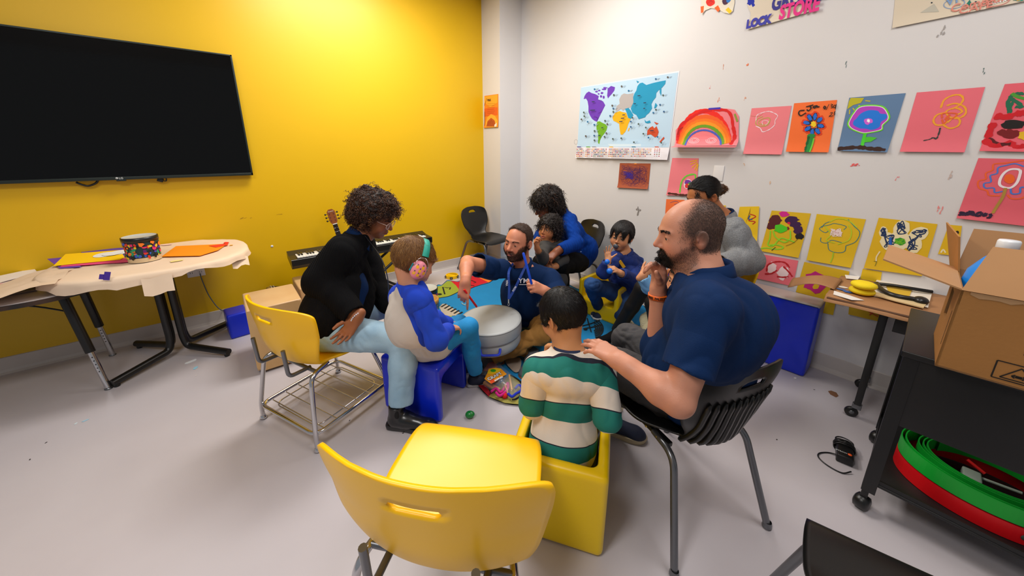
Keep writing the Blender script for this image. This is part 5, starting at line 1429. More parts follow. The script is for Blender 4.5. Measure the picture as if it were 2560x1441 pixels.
    def at(v, nn):
        w = .070-np.linalg.norm(v-J['nb']-V3(0, 0, .012), axis=1)
        for q in 'lr':
            S_, E_, W_ = J['s'+q], J['e'+q], J['w'+q]; A = J['nb']
            for (a, b, r) in ((A, S_, .068), (S_+V3(0, 0, .04), S_+V3(0, 0, .041), .066), (S_, E_, .080), (E_, W_, .09)): w = np.maximum(w, r-seg(v, a, b))
        return {'blue': w}
    garment('raglan_top', parts, .005, mat2('raglan_jersey', '#cdc4bb', '#0a3fc4', 'blue', rough=.85, bump=.15, bscale=280), t, 2, fold=[(.008, 8, 6, (1, 1, .7)), (.004, 20, 1, (1, 1, .6))], attrs=at)
    m = MB(); m.tube([J['nb']+V3(.004, .004, .020)+R @ V3(.050*math.cos(a), .052*math.sin(a), 0) for a in np.linspace(0, 2*PI, 30, False)], .008, mat('collar_green', '#0f6a50', .8), 8, closed=True); m.obj('neckband', t, True)
    J['hr'] = V3(.82, 1.62, .44); J['hl'] = V3(.80, 1.78, .44); J['kr'] = pd(1172, 818, 1.98); J['kl'] = pd(1150, 812, 2.15); J['ar'] = fl(1190, 930, .10); J['al'] = J['ar']+V3(.0, .16, 0)
    tr = trousers_of(J, .80, fat=1.12, frac=.95, r=.062)
    sdf_obj('trousers', tr, .005, mat('bright_blue_trousers', '#0a7fc0', .8, bump=.3, bscale=200, col2='#1690cf', vscale=6), t, 2, fold=[(.006, 12, 4, (1, 1, 1)), (.003, 26, 2, (1, 1, 1))])
    for A_ in (J['ar'], J['al']): shoe(t, V3(A_[0], A_[1], .066), nrm(V3(.75, -.45, 0)), 1, mat('sneaker_navy', '#0f1c38', .7), mat('sneaker_grey', '#b6b8bc', .6), L=.205, toecap=mat('toe_grey', '#9aa0a8', .6))
boy_muffs()

# ---- bearded man on the rug behind the grey drum
def man_beard():
    t = person('person with brown beard, lanyard and navy polo seated on the rug behind the grey drum', (1.62, 2.05, 0))
    s = 1.06; col = '#c98466'; hc = pd(1296, 607, 2.50); f = nrm(-cF*.78-cR*.52+V3(0, 0, -.16)); R = frame_of(f, V3(0, 0, 1)+cR*.06); hs = 1.12
    J = dict(pv=pd(1325, 800, 2.95), ch=pd(1303, 735, 2.76), nb=pd(1304, 662, 2.63), tf=nrm(-cF-cR*.15))
    J['pv'][2] = .16
    J['sr'] = pd(1232, 672, 2.56); J['sl'] = pd(1374, 698, 2.56); J['er'] = pd(1168, 656, 2.36); J['wr'] = pd(1163, 707, 2.16)
    J['el'] = pd(1408, 772, 2.42); J['wl'] = pd(1362, 728, 2.18)
    ht = 1.0
    hands = [(-1, pd(1158, 745, 2.13)-J['wr'], -cF*.9+cR*.1, dict(curl=((.15, .2, .1), (1.1, 1.2, .6), (1.2, 1.2, .6), (1.2, 1.2, .6)), tcurl=.6, tout=.2, s=1.02)),
             (1, pd(1324, 712, 2.12)-J['wl'], -cF*.55+V3(0, 0, .35), dict(curl=((.7, 1.0, .6), (1.0, 1.2, .7), (1.1, 1.2, .7), (1.2, 1.2, .7)), tcurl=.3, tout=.5, s=1.02))]
    def core(q): return sstep(-.135, -.118, q[:, 2])*sstep(.012, -.012, q[:, 2]-(-.036-.006*sstep(.04, .09, q[:, 1])+.03*np.exp(-((np.abs(q[:, 0])-.065)/.02)**2)-.016*np.exp(-((np.abs(q[:, 0])-.040)/.012)**2)))*sstep(-.02, .01, q[:, 1])*(1-np.exp(-((q[:, 0]/.021)**2+((q[:, 2]+.062)/.0075)**2)**2))
    def side(q): return sstep(.022, .0, np.abs(q[:, 1]-.012))*sstep(-.05, -.03, q[:, 2])*sstep(.05, .02, q[:, 2])*(np.abs(q[:, 0]) > .05)
    bd = lambda q: np.clip(.80*core(q)+.6*side(q), 0, .9)
    o, v, nn, q = body_of(t, J, R, hc, hs, s, 'rosy', col, hands, dict(jaw=1.08, nose=1.15, lid=.72), h=.0042, lips='#c0706a', beard=('#2e1c12', bd), arm=1.05)
    eyes(R, hc, hs, t, '#3a2a1c', look=(0, 1, -.35)); eyebrow(R, hc, hs, t, '#2c1a10', body=(v, nn), th=1.2, n=110)
    near = (np.linalg.norm(q, axis=1) < .165)
    hair_strands(v, nn, R, hc, hs, 5200, .011, .0006, mat('beard_brown', '#2f1b10', .6), t, lambda q: np.stack([0*q[:, 0], .2+0*q[:, 0], -1+0*q[:, 0]], 1), up=.3, seg=3, name='beard', wgt=np.clip(core(q)+side(q)*.5, 0, 1)*near)
    def reg(q): return np.maximum.reduce([-(q[:, 2]+.055-.7*np.clip(q[:, 1]+.045, 0, .07)), np.where(q[:, 1] > .02, .080-q[:, 2]+1.2*np.clip(q[:, 1]-.03, 0, .1)-.35*np.clip(np.abs(q[:, 0])-.05, 0, .1), -1), np.where(np.abs(q[:, 0]) > .05, .026-np.sqrt((q[:, 1]+.006)**2+(q[:, 2]+.008)**2), -1)])
    cap = hair_cap(R, hc, hs, reg, t=.004)
    h, hv, hf, hn = sdf_obj('hair', cap, .004, mat('hair_brown_dark', '#2a1a10', .7), t, 1, fold=[(.001, 50, 1, (1, 1, 1))])
    hair_strands(hv, hn, R, hc, hs, 9000, .017, .0005, mat('hair_brown', '#4a2f1e', .5), h, lambda q: np.stack([q[:, 0]*3, .7+0*q[:, 0], .2-q[:, 1]*3], 1), up=.35, jitter=.25, seg=3)
    P_ = shirt_of(J, 1.10, 'short', r=(.078, .07, .06), frac=.62, belly=.2, hem=.15, neck=(J['nb']+V3(0, 0, .03), nrm(V3(-.3, -.35, 1))), k=.07)
    P_[0].el((J['ch']+J['pv'])/2, (.18, .13, .2), .06)
    garment('polo_shirt', P_, .0065, M_navy, t, 2, fold=[(.008, 8, 2, (1, 1, .8)), (.004, 18, 5, (1, 1, .7))])
    collar(t, J['nb']+V3(0, 0, .014), J['tf'], V3(-.12, -.15, 1), 1.1, M_navy, open_=.55)
    m = MB(); tf = J['tf']; front = pd(1272, 748, 2.46)
    for (a, b) in (((1272, 680), (1273, 720)), ((1306, 682), (1286, 724))):
        P = spline([J['nb']+tf*.02+(cR*.05 if a[0] > 1290 else -cR*.05)+V3(0, 0, .03), pd(a[0], a[1], 2.47), pd(b[0], b[1], 2.46), front], 6); strap(P, -cF, .017, mat('lanyard_bright', '#0e3f9c', .6), m)
    lan = m.obj('lanyard', t, True, solid=.0012)
    m = MB(); m.tube([front, front+V3(0, 0, -.03)], .006, M_chrome, 8); m.tube([front+V3(0, 0, -.03)+V3(.008*math.cos(a), 0, .011*math.sin(a)-.01) for a in np.linspace(0, 2*PI, 12, False)], .002, M_chrome, 6, closed=True); m.obj('clip', lan, True)
    Mw = mat('print_white', '#e6e8ee', .6); ex = nrm(cR); ey = nrm(V3(0, 0, 1)-cF*.1)
    for (txt, u, v_, D, sz, xd, yd) in (('YM', 1296, 708, 2.43, .052, ex, ey), ('YMA', 1270, 716, 2.45, .022, V3(0, 0, 1)+cR*.02, -ex), ('NYM', 1284, 730, 2.44, .02, nrm(V3(0, 0, 1)+cR*.6), -ex)):
        me = text_mesh(txt, sz, Mw, frame4(pd(u, v_, D), xd, yd), bold=.0004); link('chest_logo' if txt == 'YM' else 'lanyard_print', me, t, True)
    m = MB(); m.box(pd(1311, 712, 2.43), (.075, .002, .004), Mw, rot=np.stack([ex, nrm(cF), ey], 1)); m.obj('logo_underline', t, True)
    J['hr'] = pd(1285, 800, 2.92); J['hl'] = pd(1352, 805, 2.88); J['hr'][2] = J['hl'][2] = .14
    J['kl'] = fl(1352, 838, .20); J['kr'] = fl(1185, 815, .16); J['al'] = fl(1225, 895, .08); J['ar'] = fl(1330, 880, .07)
    tr = trousers_of(J, 1.06, fat=1.14, frac=.97, r=.058)
    sdf_obj('trousers', tr, .006, mat('tan_chino', '#8f6428', .85, bump=.3, bscale=220, var=.08), t, 2, fold=[(.008, 11, 4, (1, 1, 1)), (.004, 24, 2, (1, 1, 1))])
    shoe(t, fl(1330, 885, .075), nrm(fl(1305, 935)-fl(1335, 880)), 1, mat('shoe_grey', '#5b5c62', .7), mat('sole_tan', '#a0602e', .6), L=.28)
    shoe(t, fl(1232, 890, .07), nrm(fl(1190, 900)-fl(1232, 890)), 1, mat('shoe_grey', '#5b5c62', .7), mat('sole_tan', '#a0602e', .6), L=.28)
    # the two drum sticks he holds
    m = MB(); a = pd(1192, 768, 2.20); b = pd(1162, 727, 2.12); b2 = b+(b-a)*.06; m.tube([a, a+(b-a)*.03, b2-(b-a)*.02, b2], [.005, .0072, .0072, .005], mat('stick_red', '#dd1410', .35), 14); tag(m.obj('drum_stick'), 'red plastic stick pointing down at the grey drum', 'drum stick')
    m = MB(); a = pd(1308, 632, 2.10); b = pd(1327, 703, 2.115); b2 = b+(b-a)*.12; m.tube([a, a+(b-a)*.03, b2-(b-a)*.02, b2], [.005, .0078, .0078, .005], mat('stick_blue', '#0f50e0', .35), 14); tag(m.obj('drum_stick'), 'blue plastic stick held upright before the bearded person', 'drum stick')
man_beard()
def grey_drum():
    c = fl(1226, 797, .365); t = thing('gathering_drum', 'round grey vinyl drum in two tiers with blue handle, in the bearded person\'s lap', 'drum', (c[0], c[1], .09)); r = .216
    M_d = mat('grey_drum_vinyl', '#a9adae', .42, bump=.06, bscale=8); o = V3(c[0], c[1], 0); tl = frame_of(V3(0, 1, 0), V3(-.06, -.10, 1)) ; ax = tl[:, 2]
    top = V3(c[0], c[1], .365)
    m = MB(); m.lathe([(0, 0), (r*.9, 0), (r*.985, -.004), (r, -.016), (r, -.078), (r*.985, -.09), (r*.93, -.094)], M_d, top, 60, axis=ax); a = m.obj('top_tier', t, True)
    m = MB(); m.tube([top+basis_z(ax) @ V3(r*.992*math.cos(q), r*.992*math.sin(q), -.006) for q in np.linspace(0, 2*PI, 60, False)], .003, mat('piping_grey', '#84888a', .5), 6, closed=True); m.obj('piping', a, True)
    m = MB(); m.lathe([(r*.90, -.090), (r*.955, -.098), (r*.955, -.155), (r*.90, -.18), (r*.6, -.19), (0, -.19)], M_d, top, 60, axis=ax); b = m.obj('lower_tier', t, True)
    d = nrm(cO-top); d = nrm(V3(d[0], d[1], 0)); sd_ = np.cross([0, 0, 1.], d); m = MB()
    cc = top+d*(r*.965)-ax*.125; P = fillet([cc-sd_*.075+V3(0, 0, .012), cc-sd_*.07+d*.035-V3(0, 0, .012), cc+sd_*.05+d*.035-V3(0, 0, .012), cc+sd_*.055+V3(0, 0, .012)], .02, 5); m.tube(P, .0085, mat('handle_blue', '#1838c8', .6), 10, flat_=.6); m.obj('handle', t, True)
grey_drum()

# ---- woman in blue cable cardigan with the child in front of her, by the white wall
def woman_blue():
    t = person('person with dark curly hair in blue knitted cardigan leaning over the small child', (2.78, 2.25, .45))
    s = 1.08; col = '#7c4428'; hc = pd(1366, 512, 3.22); f = nrm(-cR*.86-cF*.30+V3(0, 0, -.52)); R = frame_of(f, V3(0, 0, 1)-cR*.1); hs = 1.14
    J = dict(pv=pd(1447, 640, 3.50), ch=pd(1428, 580, 3.38), nb=pd(1400, 533, 3.30), tf=nrm(-cR*.9-V3(0, 0, .5)))
    J['sl'] = pd(1424, 553, 3.18); J['sr'] = pd(1385, 548, 3.50); J['el'] = pd(1440, 610, 3.02); J['wl'] = pd(1394, 628, 2.90); J['er'] = pd(1352, 592, 3.42); J['wr'] = pd(1350, 612, 3.2)
    hands = [(1, pd(1368, 650, 2.86)-J['wl'], -cF*.3+V3(0, 0, .9), dict(curl=(.3, .35, .4, .5), tcurl=.2, s=1.1)), (-1, V3(-.2, -.2, -.4), V3(0, 0, 1), dict(curl=(.5,)*4))]
    o, v, nn, q = body_of(t, J, R, hc, hs, s, 'deep_brown', col, hands, dict(lid=.8, nose=1.1, mouth=.4), h=.005, lips='#6c2c26')
    eyes(R, hc, hs, t, '#1c100a', look=(0, 1, -.4))
    def reg(q): return np.maximum(-(q[:, 2]+.115), np.where(q[:, 1] > .015, (.045+.4*np.clip(q[:, 1]-.06, 0, .1))-q[:, 2]-1.2*np.clip(.045-q[:, 1], 0, .04), -1))
    cap = hair_cap(R, hc, hs, reg, t=.028, grow=lambda sd: (sd.el((0, -.04, .03), (.105, .105, .10), .04), sd.el((0, -.06, -.06), (.105, .075, .08), .04)))
    h, hv, hf, hn = sdf_obj('hair', cap, .008, mat('hair_brown_base', '#160b06', .7), t, 2, fold=[(.008, 30, 1, (1, 1, 1))])
    curls(hv, hn, R, hc, hs, 3200, .055, .007, .0013, mat('hair_dark_curl', '#1d100a', .5), h, lambda q: np.stack([q[:, 0]*2, q[:, 1]*2+.02, -1+0*q[:, 0]], 1), turns=2.5, grav=.6, up=.4, seg=20, jitter=.4)
    curls(hv, hn, R, hc, hs, 260, .07, .008, .0015, mat('hair_tip_brown', '#5c3a22', .5), h, lambda q: np.stack([q[:, 0]*2, q[:, 1]*2+.02, -1+0*q[:, 0]], 1), turns=2.5, grav=.6, up=.5, seg=16, jitter=.4, seed=4, name='light_curls')
    m = MB(); M_g = mat('dark_frame', '#1a1c22', .2)
    for e in (-1, 1):
        m.tube([hc+R @ (V3(e*.033+.027*math.cos(a), .106-.006*abs(math.cos(a)), -.002+.023*math.sin(a))*hs) for a in np.linspace(0, 2*PI, 20, False)], .0022, M_g, 6, closed=True)
        m.tube([hc+R @ (V3(e*.058, .101, .006)*hs), hc+R @ (V3(e*.083, .0, .012)*hs)], .0022, M_g, 6)
    m.tube([hc+R @ (V3(-.008, .108, 0)*hs), hc+R @ (V3(.008, .108, 0)*hs)], .0022, M_g, 6); m.obj('glasses', t, True)
    M_bc = mat('blue_cable_knit', '#0a3788', .9, bump=.9, bscale=13, wave='X', aniso=(1, 1, .2), spec=.12, var=.08)
    P_ = shirt_of(J, 1.04, 'long', r=(.070, .062, .050), frac=.90, fem=.7, belly=.0, neck=(J['nb']+V3(0, 0, .04), nrm(V3(-.4, .3, 1))), extra=lambda sh: sh.el(pd(1462, 625, 3.42), (.13, .13, .15), .06))
    garment('cardigan', P_, .0085, M_bc, t, 2, fold=[(.006, 9, 1, (1, 1, .6)), (.003, 30, 3, (1, 1, .4))])
    m = MB(); 
    for (u, v_) in ((1439, 611), (1452, 630)): m.ball(pd(u, v_, 3.17), .007, mat('button_blue', '#7f9fe0', .3), 10, 6)
    m.obj('button', t, True)
    J['hl'] = pd(1445, 655, 3.38); J['hr'] = pd(1430, 640, 3.6); J['kl'] = pd(1400, 663, 3.02); J['kr'] = pd(1350, 655, 3.45); J['al'] = fl(1412, 745, .10); J['ar'] = fl(1355, 715, .10)
    J['pv'] = (J['hl']+J['hr'])/2
    sdf_obj('trousers', trousers_of(J, 1.08, fat=1.12, frac=.95), .008, M_blackcloth, t, 2, fold=[(.006, 11, 4, (1, 1, 1))])
    for A_ in (J['al'], J['ar']): shoe(t, A_, -cR, 1, M_blackcloth, M_blk, L=.27)
woman_blue()
def small_child():
    t = person('small child with dark curls and charcoal top between the knees of the person in blue', (2.35, 2.05, 0))
    s = .78; col = '#b87a50'; hc = pd(1374, 572, 3.02); f = nrm(-cF*.72-cR*.62+V3(0, 0, -.12)); R = frame_of(f, V3(0, 0, 1)); hs = .98
    J = dict(pv=pd(1385, 700, 3.10), ch=pd(1382, 640, 3.06), nb=pd(1380, 604, 3.06), tf=nrm(-cF*.8-cR*.5))
    J['sr'] = pd(1362, 617, 2.98); J['sl'] = pd(1400, 617, 3.08); J['er'] = pd(1358, 648, 2.88); J['wr'] = pd(1343, 622, 2.80); J['el'] = pd(1408, 650, 3.0); J['wl'] = pd(1385, 668, 2.92)
    hands = [(-1, pd(1338, 604, 2.78)-J['wr'], cF*.4-cR, dict(curl=(.9,)*4, tcurl=.5, s=.8)), (1, -cR*.8-cF*.2, -cF, dict(curl=(.6,)*4, s=.8))]
    o, v, nn, q = body_of(t, J, R, hc, hs, s, 'light_brown', col, hands, dict(jaw=.86, nose=.8, child=True, cheek=1.15, lid=.35, mouth=.5), h=.0042, lips='#a85048')
    eyes(R, hc, hs, t, '#120a06', look=(-.3, 1, 0)); eyebrow(R, hc, hs, t, '#1c110a', body=(v, nn), n=60)
    def reg(q): return np.maximum(-(q[:, 2]+.07), np.where(q[:, 1] > .035, .050-q[:, 2]-.5*np.clip(np.abs(q[:, 0])-.045, 0, .1)*(q[:, 1] > .03)*2, -1))
    cap = hair_cap(R, hc, hs, reg, t=.018, grow=lambda sd: sd.el((0, -.03, -.02), (.095, .085, .085), .03))
    h, hv, hf, hn = sdf_obj('hair', cap, .007, mat('hair_brown_base', '#160b06', .7), t, 2, fold=[(.006, 36, 1, (1, 1, 1))])
    curls(hv, hn, R, hc, hs, 1300, .055, .006, .0018, mat('hair_dark_curl', '#1d100a', .5), h, lambda q: np.stack([q[:, 0]*2, q[:, 1]*2+.02, -1+0*q[:, 0]], 1), turns=2.5, grav=.5, up=.35, seg=14, jitter=.35)
    P_ = shirt_of(J, .78, 'long', r=(.068, .060, .048), frac=.75, neck=(J['nb']+V3(0, 0, .02), V3(-.2, -.1, 1)))
    garment('printed_top', P_, .007, mat('charcoal_jersey', '#3a3836', .85, bump=.2, bscale=200), t, 2, fold=[(.006, 12, 1, (1, 1, 1))])
    m = MB(); ex = nrm(cR); ey = V3(0, 0, 1)
    for i, (c_, x, y, w_, h_) in enumerate((('#e8a0b0', -.045, .0, .022, .05), ('#7fb0e0', -.025, -.01, .018, .05), ('#f0c020', .0, -.03, .02, .03), ('#f0c020', .02, -.02, .014, .03), ('#e07040', -.005, .0, .012, .02), ('#f2e9dc', .035, -.02, .014, .02))):
        c = pd(1378, 632, 2.935)+ex*x+ey*y; m.box(c, (w_, .003, h_), mat('print_'+c_.strip('#'), c_, .7), rot=np.stack([ex, nrm(np.cross(ey, ex)), ey], 1) @ roty(.3*(i % 3-1)))
    m.obj('chest_print', t, True)
    J['hl'] = J['pv']+cR*.05; J['hr'] = J['pv']-cR*.05; J['kl'] = fl(1392, 735, .26); J['kr'] = fl(1375, 735, .26); J['al'] = fl(1394, 752, .08); J['ar'] = fl(1374, 756, .08)
    sdf_obj('trousers', trousers_of(J, .72, fat=1.1), .008, mat('green_trousers', '#0c5a48', .85), t, 2)
    for A_ in (J['al'], J['ar']): shoe(t, A_, -cF, 1, M_blackcloth, M_blk, L=.19)
small_child()

# ---- boy in blue sweatshirt
def boy_blue():
    t = person('child with straight black hair, blue sweatshirt and blue shaker seated on the far yellow cube', (2.70, 1.74, .18))
    s = .96; col = '#cc9068'; hc = pd(1554, 592, 3.05); f = nrm(-cF*.78-cR*.55+V3(0, 0, -.18)); R = frame_of(f, V3(0, 0, 1)+cR*.12); hs = 1.06; b_ = .86
    J = dict(pv=pd(1562, 728, 3.20), ch=pd(1560, 676, 3.12), nb=pd(1563, 633, 3.10), tf=nrm(-cF*.85-cR*.4))
    J['sr'] = pd(1535, 648, 3.02); J['sl'] = pd(1590, 656, 3.14); J['er'] = pd(1510, 680, 2.90); J['wr'] = pd(1520, 653, 2.84); J['el'] = pd(1588, 702, 2.98); J['wl'] = pd(1550, 683, 2.80)
    hands = [(-1, pd(1519, 625, 2.84)-J['wr'], cF, dict(curl=(.2, .12, .12, .25), spread=.26, tcurl=.0, tout=1.0, s=.74)), (1, pd(1528, 667, 2.74)-J['wl'], cR*.2-cF*.6+V3(0, 0, .8), dict(curl=(.8, .9, .9, 1.0), tcurl=.3, s=.88))]
    o, v, nn, q = body_of(t, J, R, hc, hs, b_, 'warm_tan', col, hands, dict(jaw=.92, nose=.85, child=True, cheek=1.1, lid=.55, mouth=1.2), h=.0042, lips='#8a4a40')
    eyes(R, hc, hs, t, '#120a06', look=(-.2, 1, -.2)); eyebrow(R, hc, hs, t, '#0f0a08', body=(v, nn), n=80)
    def reg(q): return np.maximum.reduce([-(q[:, 2]+.055-.6*np.clip(q[:, 1]+.045, 0, .06)), np.where(q[:, 1] > .035, .034-q[:, 2]+.03*np.sin(q[:, 0]*110), -1), np.where(np.abs(q[:, 0]) > .05, .024-np.sqrt((q[:, 1]+.006)**2+(q[:, 2]+.012)**2), -1)])
    cap = hair_cap(R, hc, hs, reg, t=.018)
    h, hv, hf, hn = sdf_obj('hair', cap, .005, M_hblk, t, 2, fold=[(.002, 40, 1, (1, 1, 1))])
    hair_strands(hv, hn, R, hc, hs, 6000, .026, .0007, M_sblk, h, lambda q: np.stack([q[:, 0]*4, .3+q[:, 1]*4, -.9+0*q[:, 0]], 1), up=.10, jitter=.05, seg=4, grav=.1)
    m = MB(); c = hc+R @ (V3(-.002, .104, -.063)*hs); m.ball(c, (.023, .014, .021), mat('toy_grey', '#4c5058', .3), 16, 10, rot=R); m.obj('mouth_toy', t, True)
    M_bs = mat('royal_sweatshirt', '#0a2a72', .8, bump=.25, bscale=200, var=.15, vscale=14)
    P_ = shirt_of(J, .92, 'long', r=(.072, .064, .050), frac=.93, neck=(J['nb']+V3(0, 0, .02), V3(-.3, -.25, 1)), hem=J['pv'][2]-.02)
    garment('sweatshirt', P_, .006, M_bs, t, 2, fold=[(.008, 9, 1, (1, 1, .8)), (.004, 22, 5, (1, 1, .8))])
    collar(t, J['nb']+V3(0, 0, .012), J['tf'], V3(-.1, -.1, 1), .9, M_bs, open_=.5)
    m = MB(); c = pd(1555, 661, 2.955); ex, ey = nrm(cR*.6+V3(0, 0, -1)*.8), nrm(cR*.8+V3(0, 0, .6)); m.box(c, (.075, .004, .026), mat('patch_yellow', '#f0b41c', .6), rot=np.stack([ex, np.cross(ey, ex), ey], 1)); m.obj('chest_patch', t, True)
    rs = random.Random(3); m = MB()
    for k in range(26):
        p = J['sl']+(J['el']-J['sl'])*rs.uniform(-.2, .9)+nrm(-cF+cR*rs.uniform(-.6, 1.4)+V3(0, 0, rs.uniform(-.2, .6)))*.066; m.box(p, (.012, .004, .004), mat('print_sky', '#3f7fe0', .6), rot=rotz(rs.uniform(0, 3)) @ rotx(rs.uniform(0, 3)))
    m.obj('sleeve_print', t, True)
    J['hr'] = pd(1543, 733, 3.12); J['hl'] = pd(1578, 738, 3.16); J['kr'] = pd(1477, 712, 2.86); J['ar'] = fl(1497, 768, .10); J['kl'] = fl(1562, 790, .12); J['al'] = fl(1535, 780, .09)
    J['kl'][2] = max(J['kl'][2], .10)
    tr = trousers_of(J, .88, fat=1.08, frac=.93); sdf_obj('jeans', tr, .006, M_jeans, t, 2, fold=[(.006, 12, 4, (1, 1, 1)), (.003, 26, 2, (1, 1, 1))])
    M_cv = mat('canvas_navy', '#10203c', .8); M_rw = mat('rubber_white', '#dcdad6', .45)
    shoe(t, fl(1524, 772, .078), nrm(fl(1478, 786)-fl(1524, 776)), 1, M_cv, M_rw, name='sneaker', L=.245, lace=M_rw, toecap=M_rw)
    shoe(t, fl(1502, 762, .078), nrm(fl(1482, 780)-fl(1502, 762)), 1, M_cv, M_rw, name='sneaker', L=.235, lace=M_rw, toecap=M_rw)
    sh = thing('maraca', 'blue toy shaker with ball ends in the fist of the child in blue', 'shaker', pd(1520, 665, 2.72)); Mb = mat('shaker_blue', '#1470e0', .3); a = pd(1518, 655, 2.72); b = pd(1524, 678, 2.72)
    m = MB(); m.ball(a, .021, Mb); m.ball(b, .024, Mb); m.obj('bulb', sh, True); m = MB(); m.tube([a, b], .006, mat('wood_pale', '#d9a878', .5), 10); m.obj('handle', sh, True)
boy_blue()
# ---- woman in grey sweater, her bun; child in front of her
def woman_grey():
    t = person('person with a hair bun and grey marl sweater seated behind the balding person', (2.55, .98, .45))
    s = 1.06; col = '#a9683f'; hc = pd(1757, 492, 2.33); f = nrm(-cR*.84-cF*.22+V3(0, 0, -.40)); R = frame_of(f, V3(0, 0, 1)); hs = 1.04
    J = dict(pv=V3(2.53, .96, .53), ch=pd(1822, 632, 2.40), nb=pd(1806, 545, 2.38), tf=nrm(-cR*.9-V3(0, 0, .2)))
    J['sl'] = pd(1832, 578, 2.22); J['sr'] = pd(1800, 575, 2.60); J['el'] = pd(1868, 652, 2.20); J['wl'] = pd(1790, 662, 2.05); J['er'] = pd(1790, 660, 2.6); J['wr'] = pd(1720, 670, 2.4)
    hands = [(1, -cR+V3(0, 0, -.2), -cF+V3(0, 0, .5), dict(curl=(.5,)*4)), (-1, -cR, V3(0, 0, 1), dict(curl=(.5,)*4))]
    o, v, nn, q = body_of(t, J, R, hc, hs, s, 'olive', col, hands, dict(lid=.9, nose=1.05), h=.0045, lips='#8a4038')
    eyes(R, hc, hs, t, '#1c100a', look=(0, 1, -.5)); eyebrow(R, hc, hs, t, '#1c120c', body=(v, nn))
    def reg(q): return np.maximum.reduce([-(q[:, 2]+.060-1.1*np.clip(q[:, 1]+.045, 0, .07)), np.where(q[:, 1] > .03, .068-q[:, 2]+.9*np.clip(q[:, 1]-.05, 0, .1)-.5*np.clip(np.abs(q[:, 0])-.05, 0, .1), -1), np.where(np.abs(q[:, 0]) > .05, .026-np.sqrt((q[:, 1]+.006)**2+(q[:, 2]+.008)**2), -1)])
    cap = hair_cap(R, hc, hs, reg, t=.007); h, hv, hf, hn = sdf_obj('hair', cap, .0045, M_hblk, t, 2)
    hair_strands(hv, hn, R, hc, hs, 5000, .035, .0006, M_sblk, h, lambda q: np.stack([-q[:, 0]*3, -1+0*q[:, 0], -.25-q[:, 2]*2], 1), up=.04, jitter=.05, seg=3)
    bc = hc+R @ (V3(0, -.135, -.010)*hs); bs = SDF().at(R, bc, hs); bs.el((0, 0, 0), (.037, .040, .036), 0); bs.rc((0, .04, .0), (0, .01, 0), .028, .03, .01); bs.free()
    b_, bv, bf, bn = sdf_obj('hair_bun', bs, .004, mat('bun_brown', '#2e190d', .6), t, 1, fold=[(.005, 34, 2, (1, 1, 1))])
    curls(bv, bn, R, bc, hs, 260, .03, .005, .0011, mat('bun_tips', '#6e4524', .5), b_, lambda q: np.stack([q[:, 2], -q[:, 0], q[:, 1]], 1), turns=2, grav=.1, up=.25, seg=12, name='curls')
    rs = np.random.RandomState(2); rt_ = hc+(np.array([[.03+.02*rs.rand(), .075-.03*rs.rand(), .055+.02*rs.rand()] for _ in range(46)])*hs) @ R.T
    link('loose_curls', strands(rt_, np.tile(R @ V3(.25, .25, -1), (46, 1)), .075, .0010, M_sblk, 'x', t, 20, .2, curl=.006, turns=3, jitter=.12), t, True)
    M_g = mat('grey_marl', '#6a6c6e', .95, bump=.5, bscale=120, col2='#8c8e90', vscale=180)
    P_ = shirt_of(J, 1.10, 'long', r=(.082, .080, .058), frac=.92, fem=.7, neck=(J['nb']+V3(0, 0, .035), nrm(V3(-.3, .15, 1))), hem=.48)
    garment('sweater', P_, .0065, M_g, t, 2, fold=[(.005, 9, 3, (1, 1, .8)), (.004, 20, 5, (1, 1, .7))])
    m = MB(); m.tube([J['nb']+V3(0, 0, .035)+R @ V3(.056*math.cos(a), .058*math.sin(a), 0) for a in np.linspace(0, 2*PI, 30, False)], .010, M_navy, 8, closed=True); m.obj('neckband', t, True)
    J['hl'] = V3(2.50, .87, .52); J['hr'] = V3(2.53, 1.06, .52); J['kl'] = V3(2.10, 1.02, .52); J['kr'] = pd(1608, 722, 2.52); J['al'] = V3(2.10, .93, .12); J['ar'] = V3(2.22, 1.36, .12)
    sdf_obj('tights', trousers_of(J, 1.0, fat=1.0, frac=.97, r=.052), .008, mat('black_tights', '#100e0f', .6, spec=.3), t, 2)
    for A_ in (J['al'], J['ar']): shoe(t, A_, V3(-.9, .3, 0), 1, M_blackcloth, M_blk, L=.26)
woman_grey()
